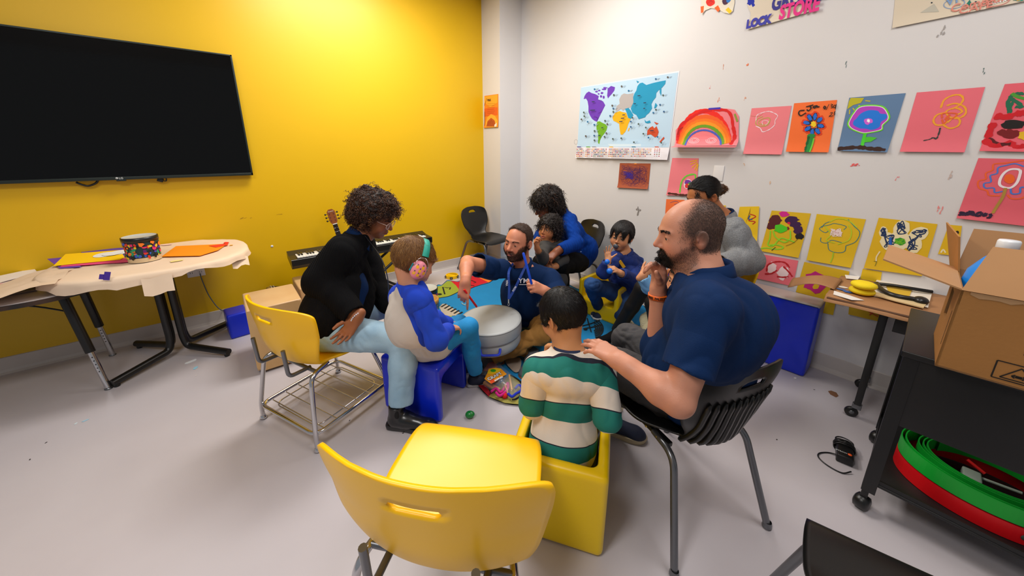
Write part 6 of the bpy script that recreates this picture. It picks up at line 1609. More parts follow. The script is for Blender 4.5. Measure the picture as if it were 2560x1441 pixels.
def child_denim():
    t = person('child in pale denim jacket mostly hidden behind the balding person, face below the chin', (2.05, .95, 0))
    s = .80; col = '#c88a62'; hc = pd(1712, 704, 2.12); f = nrm(-cR*.92-cF*.30+V3(0, 0, -.05)); R = frame_of(f, V3(0, 0, 1)+cR*.1); hs = 1.0
    J = dict(pv=V3(2.12, .98, .16), ch=pd(1700, 800, 2.16), nb=pd(1712, 748, 2.14), tf=nrm(-cR*.9+cF*.1))
    J['sl'] = pd(1700, 775, 2.04); J['sr'] = pd(1690, 760, 2.24); J['el'] = pd(1672, 800, 1.95); J['wl'] = pd(1665, 755, 1.92); J['er'] = pd(1625, 715, 2.30); J['wr'] = pd(1605, 690, 2.28)
    hands = [(1, pd(1668, 722, 1.94)-J['wl'], -cF+cR*.5, dict(curl=(.6,)*4, s=.8)), (-1, cR*.5+V3(0, 0, .5), -cF, dict(curl=(.8,)*4, s=.8))]
    o, v, nn, q = body_of(t, J, R, hc, hs, s, 'soft_tan', col, hands, dict(jaw=.88, nose=.8, child=True, cheek=1.1, lid=.5, mouth=.8), h=.0042, lips='#b05a50')
    eyes(R, hc, hs, t, '#120a06', look=(0, 1, -.2)); eyebrow(R, hc, hs, t, '#1c110a', body=(v, nn), n=60)
    def reg(q): return np.maximum(-(q[:, 2]+.05), np.where(q[:, 1] > .035, .055-q[:, 2], -1))
    cap = hair_cap(R, hc, hs, reg, t=.012); h, hv, hf, hn = sdf_obj('hair', cap, .006, M_hblk, t, 2)
    hair_strands(hv, hn, R, hc, hs, 2500, .03, .0008, M_sblk, h, lambda q: np.stack([q[:, 0]*3, -.6+0*q[:, 0], -.8+0*q[:, 0]], 1), up=.1, jitter=.1, seg=3)
    M_dj = mat('pale_denim', '#6fa3cf', .85, bump=.3, bscale=300, var=.15, vscale=9)
    garment('denim_jacket', shirt_of(J, .86, 'long', r=(.070, .064, .052), frac=.92, neck=(J['nb']+V3(0, 0, .02), V3(0, 0, 1))), .0065, M_dj, t, 2, fold=[(.007, 11, 1, (1, 1, 1))])
    J['hl'] = V3(2.08, .92, .15); J['hr'] = V3(2.12, 1.03, .15); J['kr'] = fl(1568, 815, .17); J['kl'] = fl(1618, 800, .30); J['ar'] = fl(1600, 850, .08); J['al'] = fl(1622, 850, .07)
    sdf_obj('trousers', trousers_of(J, .82, fat=1.1), .006, mat('cream_corduroy', '#a8a184', .9, bump=.5, bscale=60, wave='X'), t, 2, fold=[(.006, 12, 1, (1, 1, 1))])
    for A_ in (J['al'], J['ar']): shoe(t, A_, -cR, 1, M_blackcloth, M_blk, L=.2)
child_denim()

# ------------------------------------------------------------------ pictures on the walls
class Sheet:
    """a sheet hung on a wall; marks are given where they stand in the photograph and carried onto its surface"""
    def __init__(s, quad, col, X=XW, n=(-1, 0, 0), curl=.012, bulge=.003, lift=.002, th=None, ns=14, tcurl=0.0):
        s.n = V3(*n); s.X = X; s.W = [wx(u, v, X) for u, v in quad]; s.cb, s.bu, s.li, s.tc = curl, bulge, lift, tcurl
        s.m = MB(); s.k = 0
        P = [[s.P(i/ns, j/ns) for i in range(ns+1)] for j in range(ns+1)]
        s.m.grid(P, mat('paper_'+col.strip('#'), col, .72, bump=.12, bscale=30), True)
        A = []; B = []
        for (a, b), w in zip(((0, 0), (1, 0), (1, 1), (0, 1)), s.W): A.append([a, b, 1, a*b]); B.append(w[1:])
        s.B = np.array(B)
    def P(s, a, b, e=0.0):
        w = s.W[0]*(1-a)*(1-b)+s.W[1]*a*(1-b)+s.W[2]*a*b+s.W[3]*(1-a)*b
        d = s.li+s.bu*math.sin(PI*b)*(.6+.4*math.sin(PI*a))+s.cb*max(0, (b-.72)/.28)**2+s.tc*max(0, (.2-b)/.2)**2+e
        return w+s.n*d
    def st(s, u, v):
        w = wx(u, v, s.X)[1:]; a = b = .5
        for _ in range(8):       # invert the bilinear patch
            p = s.B[0]*(1-a)*(1-b)+s.B[1]*a*(1-b)+s.B[2]*a*b+s.B[3]*(1-a)*b
            da = (s.B[1]-s.B[0])*(1-b)+(s.B[2]-s.B[3])*b; db = (s.B[3]-s.B[0])*(1-a)+(s.B[2]-s.B[1])*a
            M_ = np.stack([da, db], 1); d = np.linalg.solve(M_, w-p); a += d[0]; b += d[1]
        return a, b
    def e(s): s.k += 1; return .0009+.00012*s.k
    def line(s, col, w, pts, sm=True, closed=False, rough=.0, seed=1):
        """w in metres"""
        Q = np.array([s.st(u, v) for u, v in pts]); Q = spline(Q, 5, closed) if sm and len(Q) > 2 else Q
        if closed: Q = np.r_[Q, Q[:1]]
        e = s.e(); P = np.array([s.P(min(max(a, .0), 1.), min(max(b, .0), 1.), e) for a, b in Q]); T = np.gradient(P, axis=0); rs = random.Random(seed)
        L_ = []; R_ = []
        for p, t in zip(P, T):
            d = nrm(np.cross(nrm(t+1e-9), s.n)); k = w*.38*(1+rough*rs.uniform(-1, 1)); L_.append(p-d*k); R_.append(p+d*k)
        s.m.grid([L_, R_], mat('crayon_'+col.strip('#'), col, .75), False); return s
    def fill(s, col, pts, sm=False):
        Q = np.array([s.st(u, v) for u, v in pts]); Q = spline(Q, 4, True) if sm else Q; s.area(Q, mat('crayon_'+col.strip('#'), col, .75), s.e()); return s
    def area(s, Q, mt, e):
        """a filled outline, cut into strips so that it follows the sheet"""
        bm = bmesh.new(); lo, hi = np.min(Q, 0), np.max(Q, 0); f = bm.faces.new([bm.verts.new((a, b, 0)) for a, b in Q]); bmesh.ops.triangulate(bm, faces=[f])
        for k in range(1, 16):
            if lo[1] < k/16 < hi[1]: bmesh.ops.bisect_plane(bm, geom=list(bm.verts)+list(bm.edges)+list(bm.faces), plane_co=(0, k/16, 0), plane_no=(0, 1, 0))
        for k in range(1, 5):
            if lo[0] < k/5 < hi[0]: bmesh.ops.bisect_plane(bm, geom=list(bm.verts)+list(bm.edges)+list(bm.faces), plane_co=(k/5, 0, 0), plane_no=(1, 0, 0))
        bm.verts.index_update(); s.m.add([s.P(min(max(v.co.x, 0.), 1.), min(max(v.co.y, 0.), 1.), e) for v in bm.verts], [[v.index for v in f.verts] for f in bm.faces], mt); bm.free()
    def blob(s, col, u, v, ru, rv, seed=1, n=16, rough=.2, rot=0):
        rs = random.Random(seed); P = []
        for i in range(n):
            a = 2*PI*i/n; r = 1+rs.uniform(-rough, rough); x, y = ru*r*math.cos(a), rv*r*math.sin(a); P.append((u+x*math.cos(rot)-y*math.sin(rot), v+x*math.sin(rot)+y*math.cos(rot)))
        return s.fill(col, P)
    def scrib(s, col, w, u, v, ru, rv, n, seed=1):
        rs = random.Random(seed); P = [(u+rs.uniform(-ru, ru), v+rs.uniform(-rv, rv)) for _ in range(n)]
        return s.line(col, w, P)
    def text(s, txt, col, u, v, size, du=(1, 0), bold=.001, sx=1.0):
        a, b = s.st(u, v); p = s.P(a, b, .0035); a2, b2 = s.st(u+du[0]*10, v+du[1]*10); q = s.P(a2, b2, .0035)
        x = nrm(q-p); y = np.cross(s.n, x); me = text_mesh(txt, size, mat('crayon_'+col.strip('#'), col, .7), frame4(p, x, y), bold=bold, sx=sx, depth=.0003)
        v_ = np.zeros(len(me.vertices)*3); me.vertices.foreach_get('co', v_); s.m.add(v_.reshape(-1, 3), [list(pl.vertices) for pl in me.polygons], mat('crayon_'+col.strip('#'), col, .7)); bpy.data.meshes.remove(me); return s
    def done(s, name, label, cat, group=None): return tag(s.m.obj(name), label, cat, group)
def k4(*p): return [(1400+p[i]/3.602, 160+p[i+1]/3.602) for i in range(0, len(p), 2)]
def k5(*p): return [(1840+p[i]/3.5556, 200+p[i+1]/3.5556) for i in range(0, len(p), 2)]
def k6(*p): return [(1700+p[i]/2.977, p[i+1]/2.977) for i in range(0, len(p), 2)]
def k3(*p): return [(1780+p[i]/3.133, 500+p[i+1]/3.133) for i in range(0, len(p), 2)]
def k9(*p): return [(1900+p[i]/2.882, 500+p[i+1]/2.882) for i in range(0, len(p), 2)]
# world map
def world_map():
    s = Sheet([(1452.7, 218), (1699.5, 177), (1671, 400), (1441.5, 394.5)], '#eceaf0', curl=.02, bulge=.001)
    s.fill('#bcd9ee', k4(190, 214, 1066, 76, 985, 752, 158, 748))
    s.fill('#6b35b5', k4(215, 318, 222, 290, 240, 262, 262, 248, 285, 262, 320, 272, 352, 290, 345, 320, 345, 350, 365, 362, 378, 330, 392, 340, 410, 372, 395, 392, 372, 412, 350, 438, 330, 460, 308, 466, 304, 484, 322, 492, 328, 508, 335, 522, 312, 512, 290, 494, 270, 462, 258, 430, 258, 380, 250, 335, 236, 312))
    s.fill('#6b35b5', k4(430, 222, 462, 198, 498, 210, 492, 240, 470, 270, 446, 296, 434, 312, 426, 285, 430, 250))
    for q in ((330, 250, 12, 8), (355, 240, 12, 7), (380, 262, 12, 10), (400, 228, 20, 8), (372, 292, 10, 12), (396, 300, 10, 14), (350, 270, 8, 7), (410, 215, 22, 6)): (a, b), = k4(q[0], q[1]); s.blob('#6b35b5', a, b, q[2]/3.6, q[3]/3.6, q[0])
    s.fill('#6fae14', k4(338, 520, 360, 516, 380, 528, 415, 545, 430, 566, 420, 600, 400, 630, 378, 655, 362, 690, 358, 722, 346, 714, 346, 670, 346, 625, 332, 590, 330, 550))
    s.fill('#efb200', k4(478, 470, 500, 440, 540, 424, 560, 432, 600, 440, 612, 480, 640, 496, 618, 540, 606, 580, 590, 612, 566, 638, 548, 636, 540, 590, 536, 540, 510, 524, 484, 512, 476, 490))
    s.fill('#efb200', k4(622, 578, 632, 574, 624, 604, 612, 606))
    s.fill('#b5afae', k4(505, 410, 512, 380, 540, 360, 536, 320, 556, 280, 580, 266, 610, 272, 640, 268, 664, 262, 660, 300, 664, 350, 640, 390, 610, 398, 590, 404, 572, 420, 550, 404, 530, 420, 508, 428))
    s.fill('#1496c0', k4(664, 345, 662, 300, 672, 268, 690, 240, 700, 200, 720, 175, 745, 168, 780, 190, 840, 172, 900, 158, 955, 148, 950, 180, 920, 215, 888, 240, 870, 262, 866, 300, 842, 330, 826, 362, 832, 400, 806, 440, 780, 462, 770, 480, 742, 462, 712, 498, 690, 460, 655, 440, 640, 402))
    s.fill('#1496c0', k4(588, 404, 620, 396, 640, 420, 664, 462, 640, 494, 618, 488, 604, 440))
    s.fill('#1496c0', k4(900, 230, 916, 222, 914, 290, 900, 260)); s.fill('#1496c0', k4(764, 500, 780, 520, 812, 508, 820, 530, 790, 536, 770, 528)); s.fill('#1496c0', k4(862, 350, 880, 372, 866, 396, 850, 400)); s.fill('#1496c0', k4(690, 150, 715, 160, 700, 172))
    s.fill('#cf4a20', k4(790, 600, 812, 574, 838, 560, 852, 580, 872, 560, 892, 610, 880, 650, 858, 662, 820, 634, 786, 640)); s.fill('#cf4a20', k4(848, 520, 892, 536, 870, 548)); s.fill('#cf4a20', k4(938, 655, 944, 670, 908, 708, 898, 702))
    rs = random.Random(5)
    for (x, y) in ((315, 228), (622, 242), (866, 136), (974, 120), (932, 282), (905, 368), (868, 412), (940, 430), (845, 440), (560, 202), (490, 280), (476, 375), (486, 402), (486, 432), (458, 468), (412, 512), (432, 542), (316, 548), (318, 604), (424, 624), (408, 656), (316, 646), (318, 688), (240, 650), (484, 676), (560, 670), (646, 520), (646, 568), (662, 486), (716, 542), (782, 574), (760, 630), (806, 664), (888, 658), (922, 710), (676, 706), (225, 438), (230, 472), (204, 500), (260, 522)):
        (a, b), = k4(x, y); s.blob(rs.choice(['#2a5c8a', '#4a5a52', '#1f6a9a', '#5a5048']), a, b, 2.3, 2.3, x, 10, .05); s.fill('#9fb2c0', [(a+3.5, b-1), (a+10, b-2.4), (a+10, b-1.4), (a+3.5, b)]); s.fill('#9fb2c0', [(a+3.5, b+1), (a+8, b+.3), (a+8, b+1.2), (a+3.5, b+1.9)])
    for (x, y, w) in ((310, 342, 26), (305, 418, 44), (722, 288, 26), (770, 402, 18), (392, 575, 18), (838, 602, 34), (366, 645, 20), (775, 352, 24), (575, 490, 30), (560, 520, 30), (585, 460, 24), (685, 360, 20)):
        s.fill('#26304a', k4(x-w/2, y-3, x+w/2, y-5, x+w/2, y+3, x-w/2, y+5))
    for x0, x1, c, n in ((165, 238, '#39207a', 5), (250, 292, '#5a9a10', 3), (306, 452, '#8a8684', 10), (466, 660, '#efb200', 13), (676, 868, '#1496c0', 12), (890, 952, '#cf4a20', 3)):
        s.fill(c, k4(x0+2, 744, x0+34, 744, x0+44, 752, x0+2, 752))
        for i in range(n):
            for j in range(5):
                if j == 4 and i > n*.7: continue
                x = x0+(x1-x0)*i/n; y = 764+15.5*j; c2 = rs.choice(['#a03030', '#2a3a80', '#e0a030', '#2f6a3a', '#b8b8c0', '#c04040', '#303038']); s.fill(c2, k4(x, y, x+11, y, x+11, y+8, x, y+8)); s.fill(rs.choice(['#e8e4e0', '#c03030', '#203070']), k4(x, y+3, x+11, y+3, x+11, y+5, x, y+5))
    (a, b), = k4(185, 704); s.line('#55606a', .003, [(a+4.4*math.cos(q), b+6*math.sin(q)) for q in np.linspace(0, 2*PI, 12, False)], closed=True)
    s.fill('#d2e6f2', k4(470, 722, 770, 722, 770, 742, 500, 744))
    s.done('world_map', 'world map poster with coloured continents and rows of small flags on white wall', 'map')
world_map()
# rainbow



def rainbow():
    s = Sheet([(1690, 268), (1848, 268), (1847, 366), (1688, 366)], '#ee8088', curl=.03, bulge=.004, lift=.003)
    s.m = MB(); mt = mat('paper_ee8088', '#ee8088', .72)
    O = k4(1045, 740, 1045, 596, 1060, 578, 1100, 560, 1180, 500, 1260, 430, 1340, 405, 1500, 402, 1575, 412, 1612, 470, 1632, 560, 1622, 660, 1602, 736)
    s.area(np.array([s.st(u, v) for u, v in O]), mt, .0)
    s.m.grid([[s.P(i/10, 1.0)+s.n*(.0) for i in range(11)], [s.P(i/10, 1.0)+s.n*.05-V3(0, 0, .008) for i in range(11)]], mt)
    def arc(cx_, cy_, rx, ry, col, w, a0=3.2, a1=6.2): s.line(col, w, k4(*[c for a in np.linspace(a0, a1, 12) for c in (cx_+rx*math.cos(a), cy_+ry*math.sin(a))]), rough=.15)
    arc(1300, 735, 225, 310, '#ee2010', .05); arc(1305, 735, 215, 255, '#f2601a', .055); arc(1305, 735, 210, 225, '#f57a10', .04); arc(1300, 738, 190, 205, '#f59a18', .035); arc(1300, 740, 175, 180, '#6aa01a', .03); arc(1300, 742, 160, 145, '#4a5fc0', .018)
    s.line('#d81010', .028, k4(1060, 690, 1085, 560, 1180, 490, 1290, 430, 1400, 415, 1500, 420, 1545, 470, 1560, 560, 1575, 650, 1548, 725), rough=.3)
    s.line('#b01414', .02, k4(1060, 660, 1075, 600, 1110, 570), rough=.3)
    s.line('#d01818', .022, k4(1585, 660, 1560, 700, 1545, 728), rough=.2); s.line('#8a9a3a', .016, k4(1575, 450, 1600, 520))
    for (x, y) in ((1215, 690), (1370, 690)): (a, b), = k4(x, y); s.line('#f8c8d0', .006, [(a+ (4+10*q)*math.cos(q*16), b+(3+5*q)*math.sin(q*16)) for q in np.linspace(0, 1, 40)])
    s.fill('#3a2ab0', k4(1340, 398, 1448, 390, 1448, 408, 1340, 414)); s.done('rainbow_drawing', 'rainbow painting on pink paper with folded lower edge and purple tape', 'drawing')
rainbow()
# purple scribble on brown
s = Sheet([(1550, 408), (1627, 409), (1621, 473), (1545, 469)], '#a8502e', curl=.015)
rs = random.Random(2)
for k in range(11): s.line('#4a2060', .0016, [(1553+rs.uniform(0, 68), 413+rs.uniform(0, 52)) for _ in range(12)], seed=k)
for k in range(3): s.scrib('#3a1e90', .003, 1572, 438, 14, 10, 16, k)
s.fill('#f08a20', [(1587, 405), (1592, 405), (1593, 411), (1586, 411)]); s.done('scribble_drawing', 'brown sheet with purple crayon scribble, taped below the world map', 'drawing')
# pink sheet with green arch (partly hidden)
s = Sheet([(1681, 395), (1747, 396), (1742, 490), (1667, 488)], '#ef7f88', curl=.01)
for (x, y, x2, y2) in ((1172, 880, 1240, 866), (1175, 905, 1235, 880), (1190, 935, 1240, 890), (1215, 955, 1242, 900), (1232, 965, 1246, 905)): s.line('#f2b01a', .010, k4(x, y, x2, y2), sm=False)
s.line('#6fcf3a', .016, k4(1082, 1160, 1090, 1090, 1110, 1040, 1150, 1005, 1215, 995, 1222, 1030), rough=.2)
(a, b), = k4(1160, 1085)
s.blob('#f4e6ea', a, b, 11, 14, 4, 14, .15); s.blob('#7a30a0', a-1, b-4, 8, 8, 5); s.blob('#e03030', a-3, b+4, 6, 6, 6); s.blob('#2f9a4a', a+3, b-2, 4, 4, 7); s.blob('#30a0c0', a+4, b+5, 4, 3, 8); s.blob('#f0c020', a+1, b+1, 2.5, 2.5, 9)
s.line('#5a2418', .022, k4(975, 1165, 1030, 1170, 1090, 1178, 1150, 1180, 1180, 1178), rough=.4); s.done('flower_drawing', 'pink sheet with green arch, bright flower and yellow sun rays, beside the switch plate', 'drawing')
s = Sheet([(1666, 498), (1712, 500), (1706, 560), (1662, 556)], '#f07030', curl=.006); s.line('#404a80', .004, [(1676, 507), (1690, 503), (1697, 508), (1686, 512)]); s.done('flower_drawing', 'orange sheet just showing above the balding person\'s head', 'drawing')
# top row
s = Sheet([(1879.5, 271), (1979.5, 264.5), (1955, 386.5), (1859, 385)], '#ee7f86', curl=.012)
s.line('#f6dfe4', .006, k5(180, 380, 185, 320, 225, 295, 290, 280, 340, 295, 372, 320, 350, 360, 345, 400, 300, 440, 240, 462, 218, 430, 178, 410), rough=.5); s.line('#b9b24a', .006, k5(240, 325, 190, 350, 180, 395, 240, 412, 290, 395, 300, 340, 240, 345, 200, 380, 260, 400, 300, 370)); s.line('#f6dfe4', .004, k5(240, 400, 235, 370, 270, 362, 290, 375, 262, 405)); s.line('#b98a50', .002, k5(132, 320, 200, 325, 240, 300))
s.done('flower_drawing', 'pink sheet with small white outline flower, immediately beside the orange dated sheet', 'drawing')
s = Sheet([(1985.5, 258.5), (2093, 250), (2072, 381), (1966, 379.5)], '#f7702c', curl=.012)
(cx_, cy_), = k5(692, 395)
for k in range(8):
    a = k*PI/4+.2; s.blob('#e03a10', cx_+22*math.cos(a), cy_+24*math.sin(a), 9, 9, k)
for k in range(8):
    a = k*PI/4+.2; s.blob('#1a1c38', cx_+17*math.cos(a), cy_+19*math.sin(a), 9.5, 6, k, rot=a); s.blob('#1f6ad0', cx_+18*math.cos(a), cy_+20*math.sin(a), 8, 4.6, k+9, rot=a)
s.blob('#f2d020', cx_, cy_, 7, 7, 3); s.line('#1f8a3a', .045, k5(675, 480, 660, 540, 650, 600, 640, 645), rough=.3); s.line('#0f5a2a', .014, k5(650, 500, 640, 550, 625, 600, 620, 645), rough=.5); s.line('#6fd03a', .010, k5(695, 520, 680, 580, 660, 640))
K_ = '#141210'
s.line(K_, .009, k5(612, 270, 570, 275, 560, 300, 580, 318, 625, 292)); s.line(K_, .009, k5(625, 240, 690, 222)); s.line(K_, .009, k5(662, 232, 668, 255, 645, 275, 632, 262)); s.line(K_, .009, k5(722, 228, 690, 238, 700, 250, 725, 230, 722, 240, 745, 238))
s.line(K_, .007, k5(790, 230, 782, 245, 792, 260, 800, 245, 790, 232)); s.line(K_, .004, k5(830, 215, 805, 265), sm=False); s.line(K_, .005, k5(845, 215, 862, 222, 848, 232, 862, 242, 845, 250)); s.line(K_, .005, k5(878, 222, 868, 240, 882, 246, 890, 230, 878, 222)); s.line(K_, .004, k5(900, 215, 888, 262), sm=False)
s.line(K_, .005, k5(838, 295, 858, 290, 850, 308, 830, 325, 868, 318)); s.line(K_, .005, k5(898, 278, 878, 285, 880, 296, 896, 300, 885, 315)); s.done('flower_drawing', 'orange sheet with blue and red flower, signed CJA and dated 8/30/25', 'drawing')
s = Sheet([(2123.5, 244.5), (2264.5, 233), (2218.5, 381), (2094, 377)], '#5f7fa4', curl=.012)
s.fill('#c0b61e', k5(1005, 190, 1020, 160, 1140, 160, 1110, 205, 1040, 225, 990, 262)); [s.line('#c9bd2a', .007, k5(*q), sm=False) for q in ((1150, 185, 1195, 190), (1090, 225, 1110, 240), (1040, 250, 1055, 272), (1012, 265, 1010, 305))]
fl_ = k5(1050, 300, 1100, 245, 1200, 232, 1300, 245, 1345, 300, 1350, 350, 1300, 400, 1290, 440, 1200, 462, 1130, 468, 1060, 445, 1020, 420, 1005, 385, 1030, 330)
cen = np.mean(fl_, 0)
for (c, k) in (('#6fd42a', 1.10), ('#f2e8f4', 1.02), ('#b93fc0', .98)): s.fill(c, [tuple(cen+(np.array(p)-cen)*k) for p in fl_], True)
s.fill('#1a7ae0', k5(1070, 345, 1110, 300, 1180, 270, 1260, 275, 1285, 300, 1335, 305, 1340, 340, 1290, 375, 1275, 420, 1210, 445, 1160, 435, 1100, 430, 1045, 400, 1048, 365), True)
(a, b), = k5(1175, 368); s.blob('#d860d8', a, b, 10, 8, 2); s.blob('#ffffff', a+1, b-1, 4, 4, 3); s.line('#4ad42a', .020, k5(1150, 475, 1135, 530, 1122, 590)); s.fill('#4ac42a', k5(1150, 510, 1190, 505, 1255, 515, 1200, 550, 1145, 555)); s.line('#3a2018', .030, k5(905, 615, 1000, 605, 1100, 600, 1200, 612, 1330, 622), rough=.35); s.done('flower_drawing', 'slate blue sheet with large blue and purple flower and yellow sun', 'drawing')
s = Sheet([(2292, 231.5), (2463, 217.5), (2411, 381), (2250, 379.5)], '#ea6d7a', curl=.012)
for q in ((1820, 250, 1850, 180, 1920, 140, 1990, 135, 2020, 170, 1990, 220, 1920, 260), (1870, 230, 1950, 210, 2030, 240, 2040, 300, 1980, 340, 1900, 330, 1870, 280, 1950, 250, 2010, 280, 1950, 320), (1870, 290, 1790, 310, 1755, 360, 1780, 400, 1850, 395, 1880, 350), (1840, 400, 1900, 430, 1970, 410, 1990, 360, 1940, 330, 1880, 380)): s.line('#f2a52a', .010, k5(*q), rough=.2)
s.line('#e8622a', .008, k5(1830, 340, 1840, 300, 1960, 300, 1930, 340, 1860, 350, 1900, 310, 1850, 390, 1830, 350)); s.line('#2c3a38', .007, k5(1815, 425, 1808, 460, 1790, 510, 1775, 525, 1755, 512, 1720, 528, 1665, 540), rough=.5); s.done('flower_drawing', 'pink sheet with loose yellow-orange scribbled flower and thin dark stem', 'drawing')
s = Sheet([(2512, 210.5), (2610, 203), (2575, 380), (2448, 377.5)], '#e8606e', curl=.012)
for q in ((2440, 290, 2415, 220, 2440, 150, 2500, 120, 2560, 130), (2430, 160, 2500, 200, 2540, 240, 2480, 240), (2430, 300, 2435, 240, 2470, 180)): s.line('#1f6a4a', .016, k5(*q), rough=.3)
s.line('#4a9a30', .016, k5(2450, 120, 2500, 150, 2580, 170)); s.line('#d01020', .035, k5(2300, 320, 2400, 330, 2500, 300, 2600, 300), rough=.4); s.line('#d01020', .03, k5(2200, 530, 2300, 590, 2420, 560, 2500, 600, 2600, 580), rough=.4); s.line('#d01020', .03, k5(2290, 380, 2250, 470, 2240, 540), rough=.4); s.line('#7a1014', .03, k5(2340, 450, 2420, 500, 2500, 480, 2400, 450), rough=.3); (a, b), = k5(2470, 395); s.blob('#181210', a, b, 30, 13, 4); s.line('#5a1014', .02, k5(2240, 520, 2330, 570, 2440, 570), rough=.3); (a, b), = k5(2570, 500); s.blob('#e8b820', a, b, 18, 12, 3); s.done('abstract_drawing', 'pink sheet with heavy red and black paint, cut off by the frame', 'drawing')
s = Sheet([(2446, 395.5), (2610, 399), (2575, 566), (2391, 545)], '#e2606e', curl=.012)
s.line('#f0622a', .008, k5(2560, 715, 2460, 730, 2380, 740, 2290, 750, 2280, 800, 2220, 830, 2220, 880, 2155, 900, 2160, 960, 2230, 985, 2250, 1025, 2345, 1030)); s.line('#4a7ad0', .007, k5(2560, 770, 2480, 745, 2400, 760, 2330, 780, 2320, 830, 2260, 850, 2265, 905, 2205, 920, 2215, 960, 2290, 960, 2300, 1000, 2370, 990)); s.line('#f0622a', .008, k5(2410, 1020, 2450, 1055, 2540, 1050, 2600, 1000)); s.line('#4a7ad0', .008, k5(2440, 960, 2450, 1010, 2520, 1005, 2530, 955, 2590, 960))
s.line('#f2e6ea', .012, k5(2520, 800, 2440, 795, 2380, 830, 2345, 890, 2350, 940, 2430, 960, 2490, 920, 2520, 850), closed=True); (a, b), = k5(2430, 880); s.blob('#f0641e', a, b, 14, 12, 3, rough=.06); s.line('#b08a3a', .014, k5(2395, 960, 2370, 1040, 2320, 1120, 2280, 1185)); [s.line('#2c1434', .013, [(2380+x/12.13, 510+y/12.13) for x, y in q], rough=.2) for q in (((205, 350), (270, 290), (330, 235)), ((230, 240), (300, 270), (330, 240), (310, 350)), ((260, 300), (330, 290)), ((340, 300), (390, 275), (410, 310), (385, 350)), ((430, 245), (500, 275)), ((550, 200), (510, 290), (450, 340)), ((640, 210), (590, 270), (560, 335)), ((580, 300), (640, 270), (660, 300), (625, 355)), ((900, 250), (800, 260), (725, 340), (790, 360), (880, 320), (905, 250)), ((1040, 270), (950, 345), (1010, 345), (1045, 275)), ((1150, 290), (1170, 340), (1215, 320)), ((1170, 340), (1140, 400), (1040, 415)))]; s.done('flower_drawing', 'large pink sheet with orange and blue outlined flower, signed along its foot', 'drawing')
# yellow row and the sheets under it
s = Sheet([(1850, 517), (1899, 516), (1893, 612), (1836, 600)], '#e8c010', curl=.02, lift=.006); s.line('#c02018', .009, k3(300, 110, 345, 130, 290, 160, 340, 170, 320, 190)); s.line('#204a90', .010, k3(300, 120, 290, 150, 320, 150)); (a, b), = k3(292, 252); s.blob('#1f8a3a', a, b, 5, 7, 2); s.fill('#8a6a10', k3(265, 190, 300, 100, 305, 60, 272, 170)); s.done('abstract_drawing', 'curled yellow sheet half behind the person in grey, red and blue strokes', 'drawing')
s = Sheet([(1929.5, 526.5), (2027.5, 534), (1997, 644.5), (1901, 627)], '#dcb414', curl=.008)
for (x, y, rx, ry, c) in ((495, 160, 17, 12, '#5a1a1e'), (465, 205, 11, 9, '#5a1a1e'), (565, 112, 12, 7, '#d0208a'), (628, 155, 17, 9, '#3a1548'), (678, 232, 13, 11, '#3a1548'), (655, 195, 14, 8, '#3a1548'), (690, 285, 11, 8, '#1a1218'), (603, 182, 4, 3, '#d01848'), (595, 222, 4, 4, '#7a1a1e'), (540, 225, 16, 11, '#4ecb1e')): (a, b), = k3(x, y); s.blob(c, a, b, rx, ry, x)
for q in ((460, 240, 455, 300, 440, 350, 480, 360, 540, 300, 610, 310, 615, 240), (480, 240, 500, 290, 560, 330, 600, 320), (385, 380, 430, 375, 500, 385, 550, 380, 555, 365, 500, 350, 440, 355), (600, 310, 650, 330)): s.line('#8ede2a', .010, k3(*q))
s.line('#2a2418', .003, k3(580, 360, 640, 335, 690, 290)); s.line('#2a2418', .006, k3(470, 395, 500, 370)); s.done('abstract_drawing', 'yellow sheet with purple and maroon blobs over green loops', 'drawing')
s = Sheet([(2042, 535), (2165, 548.5), (2127.5, 669.5), (2017, 650)], '#dfb914', curl=.008)
for q in ((445, 190, 500, 180, 540, 170, 620, 190, 605, 215), (445, 190, 430, 210, 470, 235, 500, 220), (440, 270, 440, 300, 480, 310, 520, 290, 600, 310), (490, 310, 500, 360, 560, 380, 610, 370, 620, 330), (635, 140, 680, 190, 720, 235, 690, 300, 620, 330), (520, 150, 470, 170, 445, 200)): s.line('#1a7a8a', .0045, k9(*q))
for q in ((500, 160, 560, 135, 640, 150, 700, 200), (640, 180, 660, 230, 640, 290, 560, 320), (470, 190, 510, 250, 480, 290, 540, 310)): s.line('#b9d82a', .006, k9(*q))
(a, b), = k9(550, 235)
for k in range(5): s.scrib('#f2dcd8', .004, a, b, 15, 10, 12, k)
s.line('#b03a5a', .002, k9(560, 205, 540, 230, 570, 240)); s.line('#9ace2a', .006, k9(530, 375, 525, 410, 510, 450)); s.done('flower_drawing', 'yellow sheet with thin teal and lime outline flower', 'drawing')
s = Sheet([(2197, 544.5), (2344, 560.5), (2305, 690), (2160, 670)], '#e0b612', curl=.008)
for (x, y, rx, ry, r) in ((890, 235, 11, 15, 0), (1020, 210, 20, 24, .6), (1145, 245, 26, 16, -.3), (930, 300, 22, 22, 0), (1110, 320, 20, 22, 0), (1010, 290, 26, 26, 0)): (a, b), = k9(x, y); s.blob('#efe2b8', a, b, rx, ry, x, 16, .08, r)
for (x, y, rx, ry, n) in ((890, 235, 8, 12, 16), (1020, 200, 13, 16, 22), (1150, 240, 19, 10, 22), (930, 290, 14, 18, 20), (1100, 310, 14, 18, 20)): (a, b), = k9(x, y); s.scrib('#16305a', .006, a, b, rx, ry, n, x)
